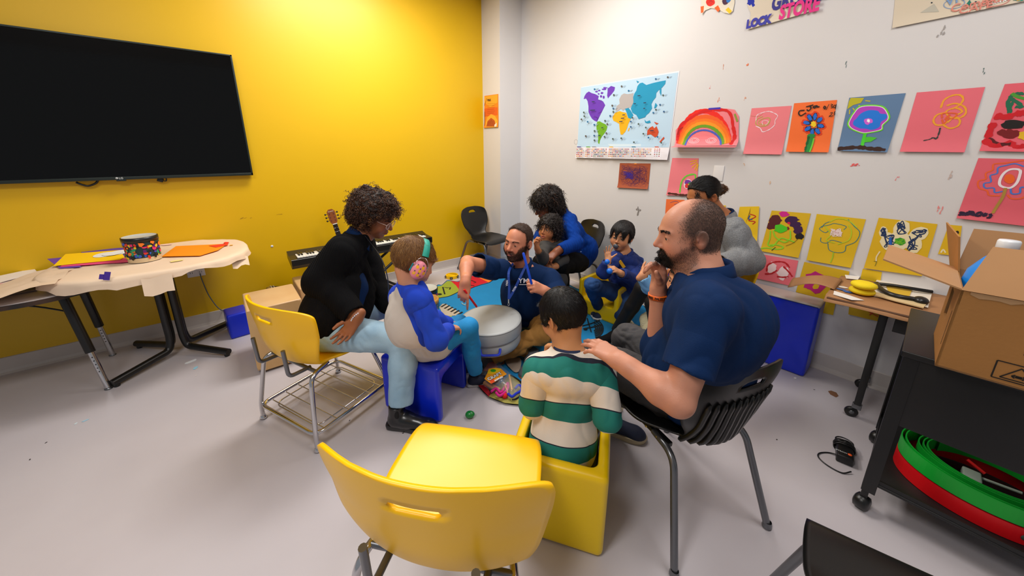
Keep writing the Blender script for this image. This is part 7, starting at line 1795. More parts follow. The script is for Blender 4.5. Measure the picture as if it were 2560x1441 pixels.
(a, b), = k9(1010, 300); s.blob('#2f9a20', a, b, 15, 9, 3); s.scrib('#7ac020', .004, a, b, 12, 7, 12, 5); (a, b), = k9(940, 300); s.blob('#2060c0', a, b, 4, 12, 3); s.line('#efe2b8', .008, k9(865, 370, 840, 410, 838, 440)); s.line('#3a5a2a', .003, k9(820, 440, 840, 445, 830, 475)); s.done('flower_drawing', 'yellow sheet with dense navy scribbled flowers and green centre', 'drawing')
s = Sheet([(2372, 562), (2405, 565), (2395, 640), (2345, 635)], '#e0b612', curl=.004); (a, b), = k9(1420, 235); s.blob('#2a1a14', a, b, 4, 5, 2); (a, b), = k9(1320, 380); s.line('#efe2b8', .008, [(a-6, b), (a, b-8), (a+6, b)]); s.done('abstract_drawing', 'yellow sheet mostly hidden behind the open cardboard box', 'drawing')
s = Sheet([(1900.5, 635), (1996, 652), (1982.5, 716), (1888, 695)], '#e86f7c', curl=.004)
for (x, y, rx, ry, c) in ((470, 530, 13, 14, '#f0d8dc'), (560, 570, 15, 17, '#f0d8dc')): (a, b), = k3(x, y); s.blob(c, a, b, rx, ry, x)
for q in ((430, 560, 440, 510, 500, 485, 570, 490, 610, 530), (415, 580, 470, 575, 510, 550), (560, 520, 600, 560, 630, 600), (510, 600, 560, 605, 600, 600)): s.line('#b8101e', .014, k3(*q), rough=.3)
s.done('abstract_drawing', 'pink sheet with red and white strokes resting above the blue mats', 'drawing')
s = Sheet([(2011, 655), (2124, 679), (2105, 760), (1990, 730)], '#dcb212', curl=.004); (a, b), = k3(810, 650); s.blob('#c0207a', a, b, 28, 26, 3); s.blob('#dcb212', a+2, b+9, 8, 7, 4); s.line('#c0207a', .03, k3(760, 700, 780, 640, 850, 600, 890, 680), rough=.2); s.line('#2a1a14', .005, k3(1015, 600, 1040, 605)); s.done('abstract_drawing', 'yellow sheet with large magenta blob above the blue mats', 'drawing')
s = Sheet([(2157, 672), (2205, 680), (2200, 712), (2150, 700)], '#e6c010', curl=.002); s.done('construction_paper', 'plain yellow sheet on wall behind the brown paper on the table', 'paper')
s = Sheet([(2062, 690), (2100, 700), (2083, 788), (2045, 780)], '#e0b80e', curl=.002); s.done('construction_paper', 'plain yellow sheet on wall behind the mat corner and table end', 'paper')
s = Sheet([(2125, 745), (2205, 765), (2197, 804), (2121, 786)], '#d0a810', curl=.002); s.line('#c0402a', .008, k9(670, 750, 700, 780, 740, 760, 780, 800, 850, 840)); s.line('#2a7a9a', .008, k9(700, 770, 760, 750, 800, 800)); s.line('#c0402a', .008, k9(790, 830, 830, 800, 860, 830)); s.done('abstract_drawing', 'yellow sheet with red and blue loops under the rolling table top', 'drawing')
s = Sheet([(1797, 513), (1815, 514), (1812, 530), (1795, 528)], '#e8c010', curl=.002); s.done('construction_paper', 'small corner of yellow paper at the neck of the person in grey', 'paper')
# papers near the ceiling
s = Sheet([(1750, -60), (1850, -64), (1838, 40), (1750, 38)], '#e6ddca', curl=.01); s.m = MB()
O = k6(155, -120, 400, -120, 408, 20, 395, 85, 372, 105, 330, 96, 290, 72, 232, 62, 190, 80, 165, 112); s.fill('#e6ddca', O)
s.fill('#f0641e', k6(155, 50, 180, 45, 178, 95, 160, 100)); s.fill('#f0641e', k6(258, 60, 285, 40, 302, 72, 285, 92)); s.fill('#f4c81e', k6(340, 75, 362, 55, 390, 85, 372, 105)); (a, b), = k6(228, 18); s.blob('#e8281a', a, b, 11, 10, 2, rough=.06); s.scrib('#c01812', .004, a, b, 8, 7, 10, 3); s.blob('#4a2440', a+38, b-3, 8, 10, 3, rough=.06, rot=.5); s.blob('#2a78c8', a+46, b-6, 5, 8, 4, rough=.06, rot=.5); s.done('paper_cutout', 'scalloped cream paper cutout with red, orange and yellow shapes near the top edge', 'drawing')
s = Sheet([(1870, -60), (2050, -64), (2030, 30), (1870, 75)], '#ddd0bc', curl=.01); s.m = MB()
s.fill('#ddd0bc', k6(500, 40, 505, -120, 990, -120, 985, 10, 960, 90, 880, 120, 800, 145, 700, 170, 600, 195, 505, 225, 500, 180, 525, 150, 528, 95))
(a, b), = k6(525, 12); s.blob('#1428a8', a, b, 9, 8, 2); s.line('#1428a8', .02, k6(540, -20, 540, 20, 552, 48)); s.line('#1428a8', .02, k6(505, 20, 530, 35)); s.text('GROCERY', '#35308a', *k6(676, 80)[0], .125, (1, -.22), bold=.005, sx=.60); s.text('STORE', '#e8308a', *k6(738, 148)[0], .115, (1, -.24), bold=.005, sx=.60)
s.text('LOCK', '#3a3aa8', *k6(496, 214)[0], .072, (1, -.24), bold=.005, sx=.74); s.text('LOCK', '#f0409a', *k6(498, 213)[0], .070, (1, -.24), bold=.001, sx=.76); s.done('paper_banner', 'cream paper banner reading GROCERY STORE and LOCK near the top edge', 'banner')
s = Sheet([(2245, -80), (2700, -120), (2640, -12), (2231, 71)], '#d9cbb4', curl=.008)
s.fill('#bdb8a8', k6(1788, 96, 1890, 30, 1928, 90)); (a, b), = k6(1873, 22); s.blob('#20303a', a, b, 2, 2, 2); s.blob('#20303a', a+110, b-2, 2.5, 2, 2); s.fill('#157a68', k6(2125, 40, 2155, 0, 2178, 42))
(a, b), = k6(2040, 30); s.line('#8aa0c0', .004, [(a+26*math.cos(q), b+12*math.sin(q)-.1*26*math.cos(q)*1.2) for q in np.linspace(0, 2*PI, 16, False)], closed=True); s.text('VITALITY', '#7a9ac8', *k6(1978, 50)[0], .06, (1, -.35), bold=.0008, sx=.8); s.text('Community', '#e08a7a', *k6(2008, 98)[0], .052, (1, -.22), bold=.0004, sx=.9); s.text('CAFE', '#e08a7a', *k6(2070, 112)[0], .045, (1, -.22), bold=.0004)
(a, b), = k6(2365, 20); s.line('#d08a80', .006, [(a+28*math.cos(q), b+9*math.sin(q)-.2*28*math.cos(q)) for q in np.linspace(0, 2*PI, 16, False)], closed=True)
for k in range(7): s.blob('#f2f2f4', a-20+6.5*k, b+5-1.7*k, 3, 2.5, k)
for k in range(5): s.line('#303038', .004, [(a-14+7*k, b-4-1.6*k), (a-11+7*k, b-10-1.6*k)], sm=False)
(a, b), = k6(2520, -2); s.blob('#2f9a8a', a, b, 14, 5, 3); s.blob('#e8a040', a, b+1, 6, 3, 4); s.done('paper_banner', 'long cream paper with pencil triangles and sketches cropped by the top edge', 'banner')
# poster on the corner column
s = Sheet([(1211.5, 240), (1246, 235), (1247, 318), (1211.5, 320)], '#f08a18', X=CX0, curl=.012)
def kp(*p): return [(1180+p[i]/2.573, p[i+1]/2.573) for i in range(0, len(p), 2)]
s.fill('#f4a828', kp(80, 622, 166, 608, 166, 660, 120, 690, 80, 660)); s.fill('#e2641a', kp(80, 700, 166, 690, 166, 740, 80, 750)); s.fill('#f6b030', kp(92, 790, 100, 755, 125, 735, 150, 745, 166, 775, 166, 818, 92, 818)); s.fill('#c0561a', kp(96, 815, 102, 780, 125, 758, 148, 775, 158, 815))
for k in range(9): s.line('#5a3010', .003, kp(100+6*k, 816, 108+5*k, 770+abs(k-4)*3), sm=False)
s.line('#4a2a14', .008, kp(84, 720, 85, 810), sm=False); s.line('#4a2a14', .006, kp(82, 680, 98, 632), sm=False); s.fill('#e8ddc8', kp(148, 805, 162, 790, 164, 812, 152, 818)); s.text('FOLK', '#3a2214', *kp(102, 652)[0], .036, (1, -.08), bold=.0012, sx=.8)
for k in range(6): s.line('#5a3414', .0018, kp(102, 668+12*k, 152-6*(k % 2), 666+12*k), sm=False)
s.done('folk_poster', 'orange poster headed FOLK with guitar drawing on the corner column', 'poster')

# ------------------------------------------------------------------ rug
def rug():
    E_ = .006
    def F(pts, z=E_): return [fl(u, v, z) for u, v in pts]
    m = MB(); blue = mat('rug_blue', '#0f7fb8', .95, bump=.5, bscale=260, var=.05, vscale=5)
    out = spline([(1082, 752), (1092, 716), (1105, 714), (1118, 703), (1130, 704), (1144, 705), (1168, 698), (1182, 688), (1190, 672), (1197, 662), (1260, 640), (1330, 655), (1410, 706), (1462, 728), (1530, 716), (1605, 760), (1640, 850), (1600, 960), (1480, 1000), (1312, 1013), (1262, 1008), (1222, 992), (1196, 965), (1188, 940), (1150, 900), (1100, 850)], 5, True)
    P = F(out, .0); n = len(P); m.poly(P, blue, E_); 
    m.tube([p+V3(0, 0, .004) for p in P], .0045, mat('rug_border', '#14130f', .9), 6, closed=True)
    k = [0]
    def reg(col, pts, sm=True):
        k[0] += 1; q = spline(np.array(pts, float), 4, True) if sm else pts; m.poly(F(q, E_+.0004+.0003*k[0]), mat('rug_'+col.strip('#'), col, .95, bump=.5, bscale=260))
    def ln(w, pts, col='#16140f', sm=True):
        k[0] += 1; zz = E_+.0006+.0003*k[0]; P = spline(F(pts, zz), 5) if sm else np.array(F(pts, zz)); T = np.gradient(P, axis=0); L_ = []; R_ = []
        for p, t in zip(P, T): d = nrm(np.cross(t, [0, 0, 1.])); L_.append(p-d*w/2); R_.append(p+d*w/2)
        m.grid([L_, R_], mat('rug_'+col.strip('#'), col, .95), False)
    reg('#94a02c', [(1084, 752), (1091, 717), (1105, 714), (1118, 703), (1127, 703), (1140, 714), (1150, 727), (1140, 733), (1120, 742), (1096, 746)], False)
    reg('#c80f22', [(1127, 703), (1144, 705), (1168, 698), (1184, 688), (1222, 706), (1200, 712), (1186, 718), (1172, 723), (1150, 728), (1140, 714)], False)
    reg('#ee7410', [(1184, 688), (1190, 672), (1197, 662), (1214, 672), (1232, 684), (1236, 698), (1222, 707)], False)
    ln(.012, [(1084, 750), (1100, 745), (1122, 741), (1140, 733), (1152, 727), (1172, 723), (1188, 717), (1204, 712), (1222, 707), (1236, 697), (1245, 685)])
    # notes
    for (x, y, c) in ((1105, 737, 1),): reg('#16140f', [(x-6+6*math.cos(a), y-1+2.4*math.sin(a)) for a in np.linspace(0, 2*PI, 12, False)])
    ln(.016, [(1112, 736), (1107, 718), (1118, 720), (1126, 719), (1124, 724)], sm=False)
    ln(.014, [(1178, 701), (1190, 706), (1184, 708)], sm=False); ln(.014, [(1176, 713), (1186, 715)], sm=False)
    reg('#b8ab98', [(1098, 768), (1106, 760), (1114, 760), (1152, 783), (1150, 788), (1110, 792)], False)
    for i in range(6): x = 1103+8*i; y = 768+4*i; ln(.020, [(x, y), (x+13, y-8)], sm=False)
    reg('#94a02c', [(1104, 800), (1120, 790), (1130, 790), (1128, 800), (1120, 820)], False)
    ln(.010, [(1154, 757), (1160, 762), (1170, 758)], '#8fa6a8'); ln(.010, [(1160, 762), (1164, 764)], '#8fa6a8')
    # staff lines curling near the far side and the near edge segments
    for i in range(5):
        r = 26-5*i; ln(.012, [(1462+r*.9*math.cos(a)+22, 822+r*.85*math.sin(a)) for a in np.linspace(-1.5, 1.4, 9)])
    ln(.012, [(1455, 815), (1478, 809), (1500, 800)]); ln(.012, [(1458, 822), (1480, 818), (1504, 812)]); ln(.010, [(1468, 795), (1478, 830)]); reg('#16140f', [(1464+5*math.cos(a), 823+2.5*math.sin(a)) for a in np.linspace(0, 2*PI, 12, False)])
    ln(.010, [(1440, 742), (1470, 752), (1500, 772), (1530, 772)]); ln(.010, [(1440, 752), (1480, 776), (1500, 782)])
    reg('#b01018', [(1463, 752), (1482, 747), (1545, 750), (1545, 760), (1500, 762), (1474, 757)], False)
    reg('#b01024', [(1188, 940), (1196, 965), (1222, 992), (1230, 982), (1212, 955), (1204, 930)], False)
    reg('#9a9244', [(1222, 992), (1262, 1008), (1312, 1013), (1318, 985), (1296, 952), (1276, 938), (1250, 960), (1228, 984)], False)
    ln(.014, [(1204, 930), (1215, 958), (1230, 984)]); ln(.014, [(1276, 938), (1298, 952), (1318, 975)]); ln(.014, [(1280, 1000), (1290, 998), (1300, 990), (1302, 984)])
    reg('#a08f80', [(1262, 900), (1300, 895), (1300, 925), (1285, 930)])
    tag(m.obj('music_rug'), 'blue music rug with coloured note segments and black outlines under the group', 'rug')
rug()
# ------------------------------------------------------------------ small instruments and things on the floor
def patterned_drum(name, label, c, r, h, ax=(0, 0, 1), rs=1, taper=.92):
    t = thing(name, label, 'drum', c); Md = mat('print_dark_teal', '#10343a', .45); c = V3(*c)
    m = MB(); m.lathe([(r*taper, 0), (r, h-.012)], Md, c, 40); m.lathe([(r*taper+.0008, .0), (r*taper+.0022, .03)], mat('drum_foot_cream', '#d7bf98', .5), c, 40)
    m.obj('body', t, True)
    R_ = random.Random(rs); m = MB()
    toC = math.atan2(-c[1], -c[0])
    for k in range(74):
        a = toC+R_.uniform(-1.5, 1.5); z = R_.uniform(.03, h-.03); col = R_.choice(['#1f9a6a', '#2a58c8', '#e8c81a', '#d8301a', '#5a1a6a', '#f07a1a', '#0a0c10', '#e02a6a']); w = R_.uniform(.15, .42); hh = R_.uniform(.008, .02); rr = r*taper+(r-r*taper)*z/h+.0012+.00006*k; n = 8
        pts = []
        for i in range(n): q = 2*PI*i/n; g = R_.uniform(.5, 1); aa = a+w*g*math.cos(q)*.5; pts.append(c+V3(rr*math.cos(aa), rr*math.sin(aa), z+hh*g*math.sin(q)))
        m.poly(pts, mat('print_'+col.strip('#'), col, .45))
    m.obj('jungle_print', t, True)
    m = MB(); m.lathe([(r, h-.03), (r+.002, h-.03), (r+.002, h), (r-.004, h+.002)], M_blk, c, 40); m.obj('rim', t, True)
    m = MB(); m.lathe([(r-.004, h+.002), (r-.01, h-.002), (0, h-.002)], mat('drum_head_grey', '#bfc2bd', .4), c, 40); m.obj('drum_head', t, True); return t
c = fl(364, 650, TZ+.012); patterned_drum('hand_drum', 'small floor drum with jungle print standing on the paper-covered table', (c[0]+.0, c[1], TZ+.013), .088, .165, rs=4)
c = fl(1072, 775, 0); patterned_drum('hand_drum', 'floor drum with jungle print and pale head standing on the floor behind the child', (c[0]+.02, c[1]+.05, .007), .10, .20, rs=9)
def bongo():
    c = fl(1068, 812, .0)+V3(.03, .03, 0); t = thing('bongo_drum', 'wooden bongo with tan skin just behind the blue sleeve of the child', 'drum', (c[0], c[1], .006)); c[2] = .006
    m = MB(); m.lathe([(.062, 0), (.085, .10), (.092, .19), (.094, .21)], mat('djembe_wood', '#8a5a2a', .5), c, 32); m.obj('shell', t, True); m = MB(); m.lathe([(.099, .19), (.101, .20), (.100, .225), (.088, .228), (.086, .220), (0, .220)], mat('drum_skin_tan', '#b9863c', .5), c, 32); m.obj('drum_skin', t, True)
    m = MB(); m.lathe([(.0985, .17), (.102, .175), (.1005, .19)], M_steel, c, 32)
    for k in range(5): a = 2*PI*k/5+.9; m.tube([c+V3(.102*math.cos(a), .102*math.sin(a), .175), c+V3(.090*math.cos(a), .090*math.sin(a), .08)], .003, M_steel, 6)
    m.obj('tension_ring', t, True)
bongo()
def tambourine():
    c = fl(1130, 694, 0); t = thing('tambourine', 'small yellow tambourine lying on the bare floor near the far wall', 'tambourine', (c[0], c[1], 0)); M_y = mat('tambourine_yellow', '#f0c000', .35); r = .075
    m = MB(); n = 44; P = []
    for (rr, z) in ((r, .002), (r, .036), (r-.014, .036), (r-.014, .002)): P.append([c+V3(rr*math.cos(2*PI*i/n), rr*math.sin(2*PI*i/n)*1.0, z) for i in range(n)])
    P.append(P[0]); m.grid(P, M_y, False, True)
    m.box(c+V3(.0, .0, .018), (.05, .125, .030), M_y, .01, rot=rotz(.5)); m.obj('frame', t, True)
    for k in range(5):
        a = 2*PI*k/5+.3; m = MB(); p = c+V3((r+.001)*math.cos(a), (r+.001)*math.sin(a), .019); m.box(p, (.034, .012, .022), mat('slot_dark', '#3a3016', .7), .002, rot=rotz(a+PI/2)); m.lathe([(0, .009), (.015, .007), (.015, .005), (0, .003)], M_steel, p+V3(.004*math.cos(a), .004*math.sin(a), -.006), 12); m.obj('jingle', t, True)
tambourine()
c = fl(1174, 1045, 0); R_ = rotz(.8); m = MB(); P = np.array([[(.0212*math.sin(PI*i/14)*math.cos(2*PI*j/20), .0212*math.sin(PI*i/14)*math.sin(2*PI*j/20), .0275*math.cos(PI*i/14)*(1.12 if i < 7 else .92)) for j in range(20)] for i in range(15)])
P = P @ rotx(1.35).T @ R_.T; m.grid(P+c+V3(0, 0, .0215), mat('egg_green', '#0a7a30', .3, coat=.3), True, True); tag(m.obj('egg_shaker'), 'green plastic egg shaker lying on the bare floor', 'egg shaker')
def craft_bag():
    t = thing('craft_bag', 'clear plastic bag of craft supplies lying on the near edge of the rug', 'bag', tuple(fl(1245, 965)))
    A = [(1222, 902, .03), (1205, 915, .05), (1197, 935, .05), (1202, 960, .03), (1240, 985, .02), (1285, 1000, .012), (1312, 978, .012), (1300, 962, .03), (1275, 935, .06), (1250, 912, .07), (1235, 898, .05)]
    Mb = mat('clear_film', '#f4f4fa', .06, alpha=.16, spec=.9); c0 = fl(1250, 955, .07)
    O = spline([fl(u, v, .012) for u, v, z in A], 3, True); rs = random.Random(3); rings = []
    for s_, z in ((1.0, .010), (.94, .028), (.8, .050), (.55, .070), (.25, .082), (.02, .086)):
        rings.append([V3(*(c0[:2]+(p[:2]-c0[:2])*s_), z+rs.uniform(-.004, .004)) for p in O])
    m = MB(); m.grid(rings, Mb, True, True); m.obj('clear_film', t, True)
    def lie(u, v, z): return fl(u, v, z)
    m = MB(); P = [lie(1205, 930, .03), lie(1240, 905, .035), lie(1262, 930, .045), lie(1250, 955, .05), lie(1218, 955, .04)]; m.poly([lie(*p) for p in ((1208, 928, .045), (1222, 908, .05), (1236, 905, .05), (1244, 918, .055), (1222, 930, .055))], mat('felt_maroon', '#9a3550', .8), .004); m.obj('felt_pad', t, True)
    lab = [(1211, 948), (1218, 934), (1222, 922), (1240, 920), (1252, 922), (1267, 936), (1250, 946), (1238, 955), (1228, 960)]
    m = MB(); m.poly([lie(u, v, .0925) for u, v in lab], mat('label_orange', '#f6a01c', .4), .0006); m.poly([lie(u, v, .0935) for u, v in ((1218, 934), (1222, 923), (1240, 921), (1252, 923), (1248, 930), (1230, 936))], mat('label_yellow', '#f8d020', .4)); m.poly([lie(u, v, .0935) for u, v in ((1228, 960), (1238, 954), (1236, 948), (1222, 950))], mat('label_red', '#e8501a', .4)); m.poly([lie(1233+7*math.cos(a), 927+3.6*math.sin(a), .0945) for a in np.linspace(0, 2*PI, 16, False)], mat('label_green', '#3fa82a', .4)); lo = m.obj('label', t, True)
    def ltext(txt, u, v, u2, v2, size, col, b, z=.0955):
        p = lie(u, v, z); q = lie(u2, v2, z); x = nrm(q-p); y = np.cross([0, 0, 1.], x); return link('lettering', text_mesh(txt, size, mat('ink_'+col.strip('#'), col, .4), frame4(p, x, y), bold=b), lo, True)
    ltext('CRAFT', 1222, 952, 1254, 936, .036, '#181418', .003); ltext('CRAFT', 1222, 952, 1254, 936, .036, '#f8f6f8', .0008, .0965); ltext('SUPPLIES', 1238, 954, 1268, 938, .017, '#ffffff', .0006)
    for (P, r, c, nm) in (([(1205, 952, .03), (1250, 978, .03)], .017, '#c99868', 'cardboard_roll'), ([(1273, 938, .07), (1280, 976, .05)], .006, '#d9a45a', 'wooden_stick'), ([(1262, 962, .06), (1270, 985, .04)], .005, '#c88a4a', 'wooden_stick')):
        m = MB(); m.tube([lie(*p) for p in P], r, mat('craft_'+c.strip('#'), c, .6), 12); m.obj(nm, t, True)
    for (col, pts, nm) in (('#d81a8a', [(1228, 980), (1240, 972), (1252, 982), (1262, 968), (1270, 958), (1268, 975), (1250, 990), (1240, 982)], 'magenta_pipe_cleaner'), ('#1530c0', [(1270, 985), (1280, 992), (1290, 985), (1302, 978), (1304, 968), (1296, 964), (1288, 972)], 'blue_pipe_cleaner')):
        m = MB(); m.tube(spline([lie(u, v, .045) for u, v in pts], 8), .008, mat('craft_'+col.strip('#'), col, .9, bump=1, bscale=300), 8); m.obj(nm, t, True)
    m = MB(); p = lie(1262, 990, .03); m.ball(p, .018, mat('pom_red', '#e02020', .9, bump=1, bscale=300)); m.obj('red_pompom', t, True)
    m = MB(); m.tube([lie(1259, 942, .06), lie(1260, 960, .055)], .006, mat('marker_grey', '#4a4a50', .5), 8); m.obj('grey_marker', t, True)
craft_bag()
def adapter():
    c = fl(2108, 1140, 0); t = thing('power_adapter', 'black power adapter with wrapped cord on the floor before the black cart', 'power adapter', (c[0], c[1], 0)); d = nrm(fl(2098, 1150)-fl(2116, 1095)); d2 = nrm(fl(2112, 1180)-fl(2108, 1110)); ang = math.atan2(d2[1], d2[0])
    R_ = rotz(ang); M_a = mat('adapter_plastic', '#141415', .35); m = MB(); m.box(c+V3(0, 0, .022), (.135, .062, .042), M_a, .006, rot=R_); b = m.obj('body', t, True)
    p = c+R_ @ V3(.035, 0, .0435); m = MB(); m.lathe([(0, .0012), (.008, .0012), (.0082, 0)], mat('logo_orange', '#ee5a1a', .5), p+R_ @ V3(0, .016, 0), 16); m.obj('logo_dot', b, True)
    link('brand_lettering', text_mesh('HVPEAR', .012, mat('logo_white', '#c8cccc', .5), frame4(p+R_ @ V3(-.004, .006, .0005), R_ @ V3(0, -1, 0), R_ @ V3(-1, 0, 0)*-1)), b, True)
    m = MB(); rs = random.Random(2)
    for k in range(4):
        q = R_ @ V3(-.052+.009*k, 0, 0); m.tube(spline([c+q+R_ @ V3(rs.uniform(-.005, .005), .040*math.cos(a), 0)+V3(0, 0, .026+.027*math.sin(a)) for a in np.linspace(0, 2*PI, 12, False)], 4, True), .0032, M_blk, 8, closed=True)
    for k in range(3): m.tube(spline([c+R_ @ V3(-.07+.03*math.cos(a)*1.0, .034*math.sin(a), 0)+V3(0, 0, .012+.012*k) for a in np.linspace(0, 2*PI, 10, False)], 4, True), .003, M_blk, 8, closed=True)
    m.tube(spline([fl(2128, 1180, .01), fl(2105, 1183, .004), fl(2070, 1165, .004), fl(2047, 1145, .004), fl(2048, 1134, .004), fl(2070, 1132, .004), fl(2095, 1138, .01)], 8), .003, M_blk, 8); m.obj('cord', t, True)
adapter()

# ------------------------------------------------------------------ rolling table at the right wall
RT = .70
def rolling_table():
    t = thing('rolling_table', 'narrow black-legged table on casters against white wall, under brown paper', 'table', (2.83, -.35, 0)); x0, x1, y0, y1 = 2.55, 3.08, -1.3, .262
    m = MB(); m.box(((x0+x1)/2, (y0+y1)/2, RT-.012), (x1-x0, y1-y0, .024), mat('brown_edge_top', '#5a3a22', .5), .003); m.obj('tabletop', t, True)
    m = MB(); m.box(((x0+x1)/2, (y0+y1)/2-.1, RT-.07), (x1-x0-.08, y1-y0-.34, .09), M_blkm, .002); m.obj('apron', t, True)
    for (x, y) in ((2.62, .035), (3.03, .035), (2.62, -1.2), (3.03, -1.2)):
        a = V3(x-.03 if x < 2.8 else x, y, RT-.03); b = V3(x+.02 if x < 2.8 else x, y, .085)
        m = MB(); m.box((a+b)/2, (.030, .030, np.linalg.norm(a-b)), M_blkm, .002, rot=basis_z(a-b)); lg = m.obj('leg', t, True); m = MB(); m.box(b+V3(0, 0, -.012), (.03, .04, .03), M_steel, .003); m.lathe([(0, -.011), (.026, -.011), (.030, -.006), (.030, .006), (.026, .011), (0, .011)], M_blk, b+V3(-.006, .016, -.055), 20, axis=(-1, -.3, 0)); m.lathe([(0, .012), (.012, .012), (.012, .0)], M_steel, b+V3(-.006, .016, -.055), 12, axis=(-1, -.3, 0)); m.obj('caster', lg, True)
rolling_table()
def kraft():
    m = MB(); z = RT+.004
    P = []
    for i in range(12):
        v = []
        for j in range(12):
            x = 2.53+.53*j/11; y = .27-1.1*i/11; zz = z+.005*abs(math.sin(i*2.1+j*1.7)); over = max(0, 2.56-x); v.append(V3(x-.0, y, zz-.9*over-(.06 if x < 2.52 else 0)*(i/11.)))
        P.append(v)
    m.grid(P, M_kraft)
    # rolled tongue of paper hanging over the end towards the mats
    Q = []
    for i in range(14):
        f = i/13; w = .20*(1-.25*f); row = []
        for j in range(11):
            g = j/10-.5; bend = .055*f*math.sin(PI*(j/10)); row.append(V3(2.80+w*g*1.3-.04*f, .25+.21*f, z+.012+.03*math.sin(PI*min(1, f*1.1))*.6-.05*f**2+bend*.7))
        Q.append(row)
    m.grid(Q, M_kraft); return tag(m.obj('brown_paper', solid=.0015), 'creased brown kraft paper covering the rolling table and curling off its end', 'paper')
kraft()
def on_rt(name, pts, dz, col, label, cat='paper', th=.002):
    m = MB(); m.poly([fl(u, v, RT+dz) for u, v in pts], mat('paper_'+col.strip('#'), col, .7), th); return tag(m.obj(name), label, cat)
on_rt('paper_sheet', [(2085, 728), (2125, 740), (2160, 752), (2130, 751), (2083, 737)], .012, '#e8e2da', 'white paper edge sticking out under the yellow sponges')
on_rt('paper_sheet', [(2195, 695), (2335, 715), (2320, 770), (2170, 738)], .014, '#e6dccc', 'large cream sheet on the rolling table behind the glasses-shaped handle', )
on_rt('paper_sheet', [(2112, 688), (2150, 692), (2145, 700), (2115, 697)], .013, '#ece6de', 'small white sheet against the wall at the back of the rolling table')
on_rt('yellow_notepad', [(2215, 715), (2282, 722), (2270, 748), (2225, 740)], .018, '#d8b030', 'yellow pad lying inside the black frame on the rolling table', 'notepad')
on_rt('sketch_board', [(2175, 737), (2190, 733), (2315, 763), (2308, 772), (2240, 755)], .017, '#d9bf8e', 'pale board under the black straps at the edge of the rolling table', 'board', .006)
for (x, y, c) in ((585, 645, '#3a5a90'), (632, 663, '#2a5aa8'), (600, 630, '#d8cfc0'), (508, 592, '#5a8a2a')):
    (u, v), = k9(x, y); m = MB(); p = fl(u, v, RT+.012); m.poly([p+V3(.018*math.cos(a), .022*math.sin(a), 0) for a in np.linspace(0, 2*PI, 7, False)], mat('craft_'+c.strip('#'), c, .6), .001); tag(m.obj('paper_scrap'), {'#3a5a90': 'blue-grey scrap on the brown paper, nearest the sponges but one', '#2a5aa8': 'bright blue scrap on the brown paper beside the sponges', '#d8cfc0': 'pale scrap on the brown paper behind the blue ones', '#5a8a2a': 'small green bit on the brown paper near the wall'}[c], 'paper scrap')
for k, (u, v, lab) in enumerate(((2155, 727, 'yellow round sponge, lower of the pair on the brown paper'), (2160, 713, 'yellow round sponge, upper of the pair on the brown paper'))):
    p = fl(2155, 727, RT+.03) if k == 0 else fl(2160, 713, RT+.068); m = MB(); m.lathe([(0, .018), (.035, .018), (.052, .010), (.056, 0), (.052, -.010), (.035, -.018), (0, -.018)], mat('sponge_yellow', '#f2d512', .8, bump=.3, bscale=200), p, 32); tag(m.obj('sponge'), lab, 'sponge')
def goggles():
    m = MB(); P = [fl(2192, 710, RT+.03), fl(2230, 714, RT+.035), fl(2280, 722, RT+.035), fl(2330, 730, RT+.03)]; m.tube(spline(P, 6), .010, M_blk, 10); m.tube(spline([fl(2192, 710, RT+.03), fl(2196, 718, RT+.03), fl(2215, 732, RT+.03), fl(2245, 742, RT+.03), fl(2290, 750, RT+.03), fl(2312, 756, RT+.03)], 6), [.014]*31, M_blk, 10)
    m.ball(fl(2302, 752, RT+.03), (.035, .03, .022), M_blk); tag(m.obj('strap_handle'), 'black moulded strap handles lying on papers on the rolling table', 'strap')
goggles()

# ------------------------------------------------------------------ black cart with its load
CT = .765
def cart():
    x0, x1, y1, y0 = 1.915, 2.48, -.055, -.62; t = thing('utility_cart', 'black metal utility cart on casters in the right foreground', 'cart', ((x0+x1)/2, (y0+y1)/2, 0)); Mk = mat('powder_black', '#101011', .42, bump=.08, bscale=300)
    cx_, cy_ = (x0+x1)/2, (y0+y1)/2
    m = MB(); m.box((cx_, cy_, CT-.012), (x1-x0+.02, y1-y0+.02, .024), Mk, .004); m.obj('top_shelf', t, True)
    m = MB(); m.box((x0+.004, cy_, CT-.024-.145), (.008, y1-y0-.004, .29), Mk, .001); m.obj('side_panel', t, True)
    m = MB(); m.box((cx_, cy_, .145), (x1-x0-.01, y1-y0-.01, .012), Mk, .002)
    for (a, b, c_, d) in ((cx_, y1-.006, x1-x0-.02, .008), (cx_, y0+.006, x1-x0-.02, .008)): m.box((a, b, .155), (c_, d, .03), Mk)
    m.box((x0+.012, cy_, .155), (.008, y1-y0-.02, .03), Mk); m.obj('bottom_shelf', t, True)
    for (x, y) in ((x0, y1), (x0, y0), (x1, y1), (x1, y0)):
        sx = 1 if x == x0 else -1; sy = -1 if y == y1 else 1
        m = MB(); P = [(0, 0), (.042, 0), (.042, .004), (.004, .004), (.004, .042), (0, .042)]; P3 = [V3(x+sx*a-sx*.0025, y+sy*b-sy*.0025, .10) for a, b in P]; m.poly(P3, Mk, CT-.125); m.box((x+sx*.012, y+sy*.012, .085), (.022, .022, .05), Mk, .002); lg = m.obj('leg', t, True)
        m = MB(); m.lathe([(0, -.024), (.020, -.024), (.031, -.018), (.033, 0), (.031, .018), (.020, .024), (0, .024)], M_blk, (x+sx*.012, y+sy*.012, .034), 24, axis=(.3, 1, 0)); m.obj('caster', lg, True)
cart()
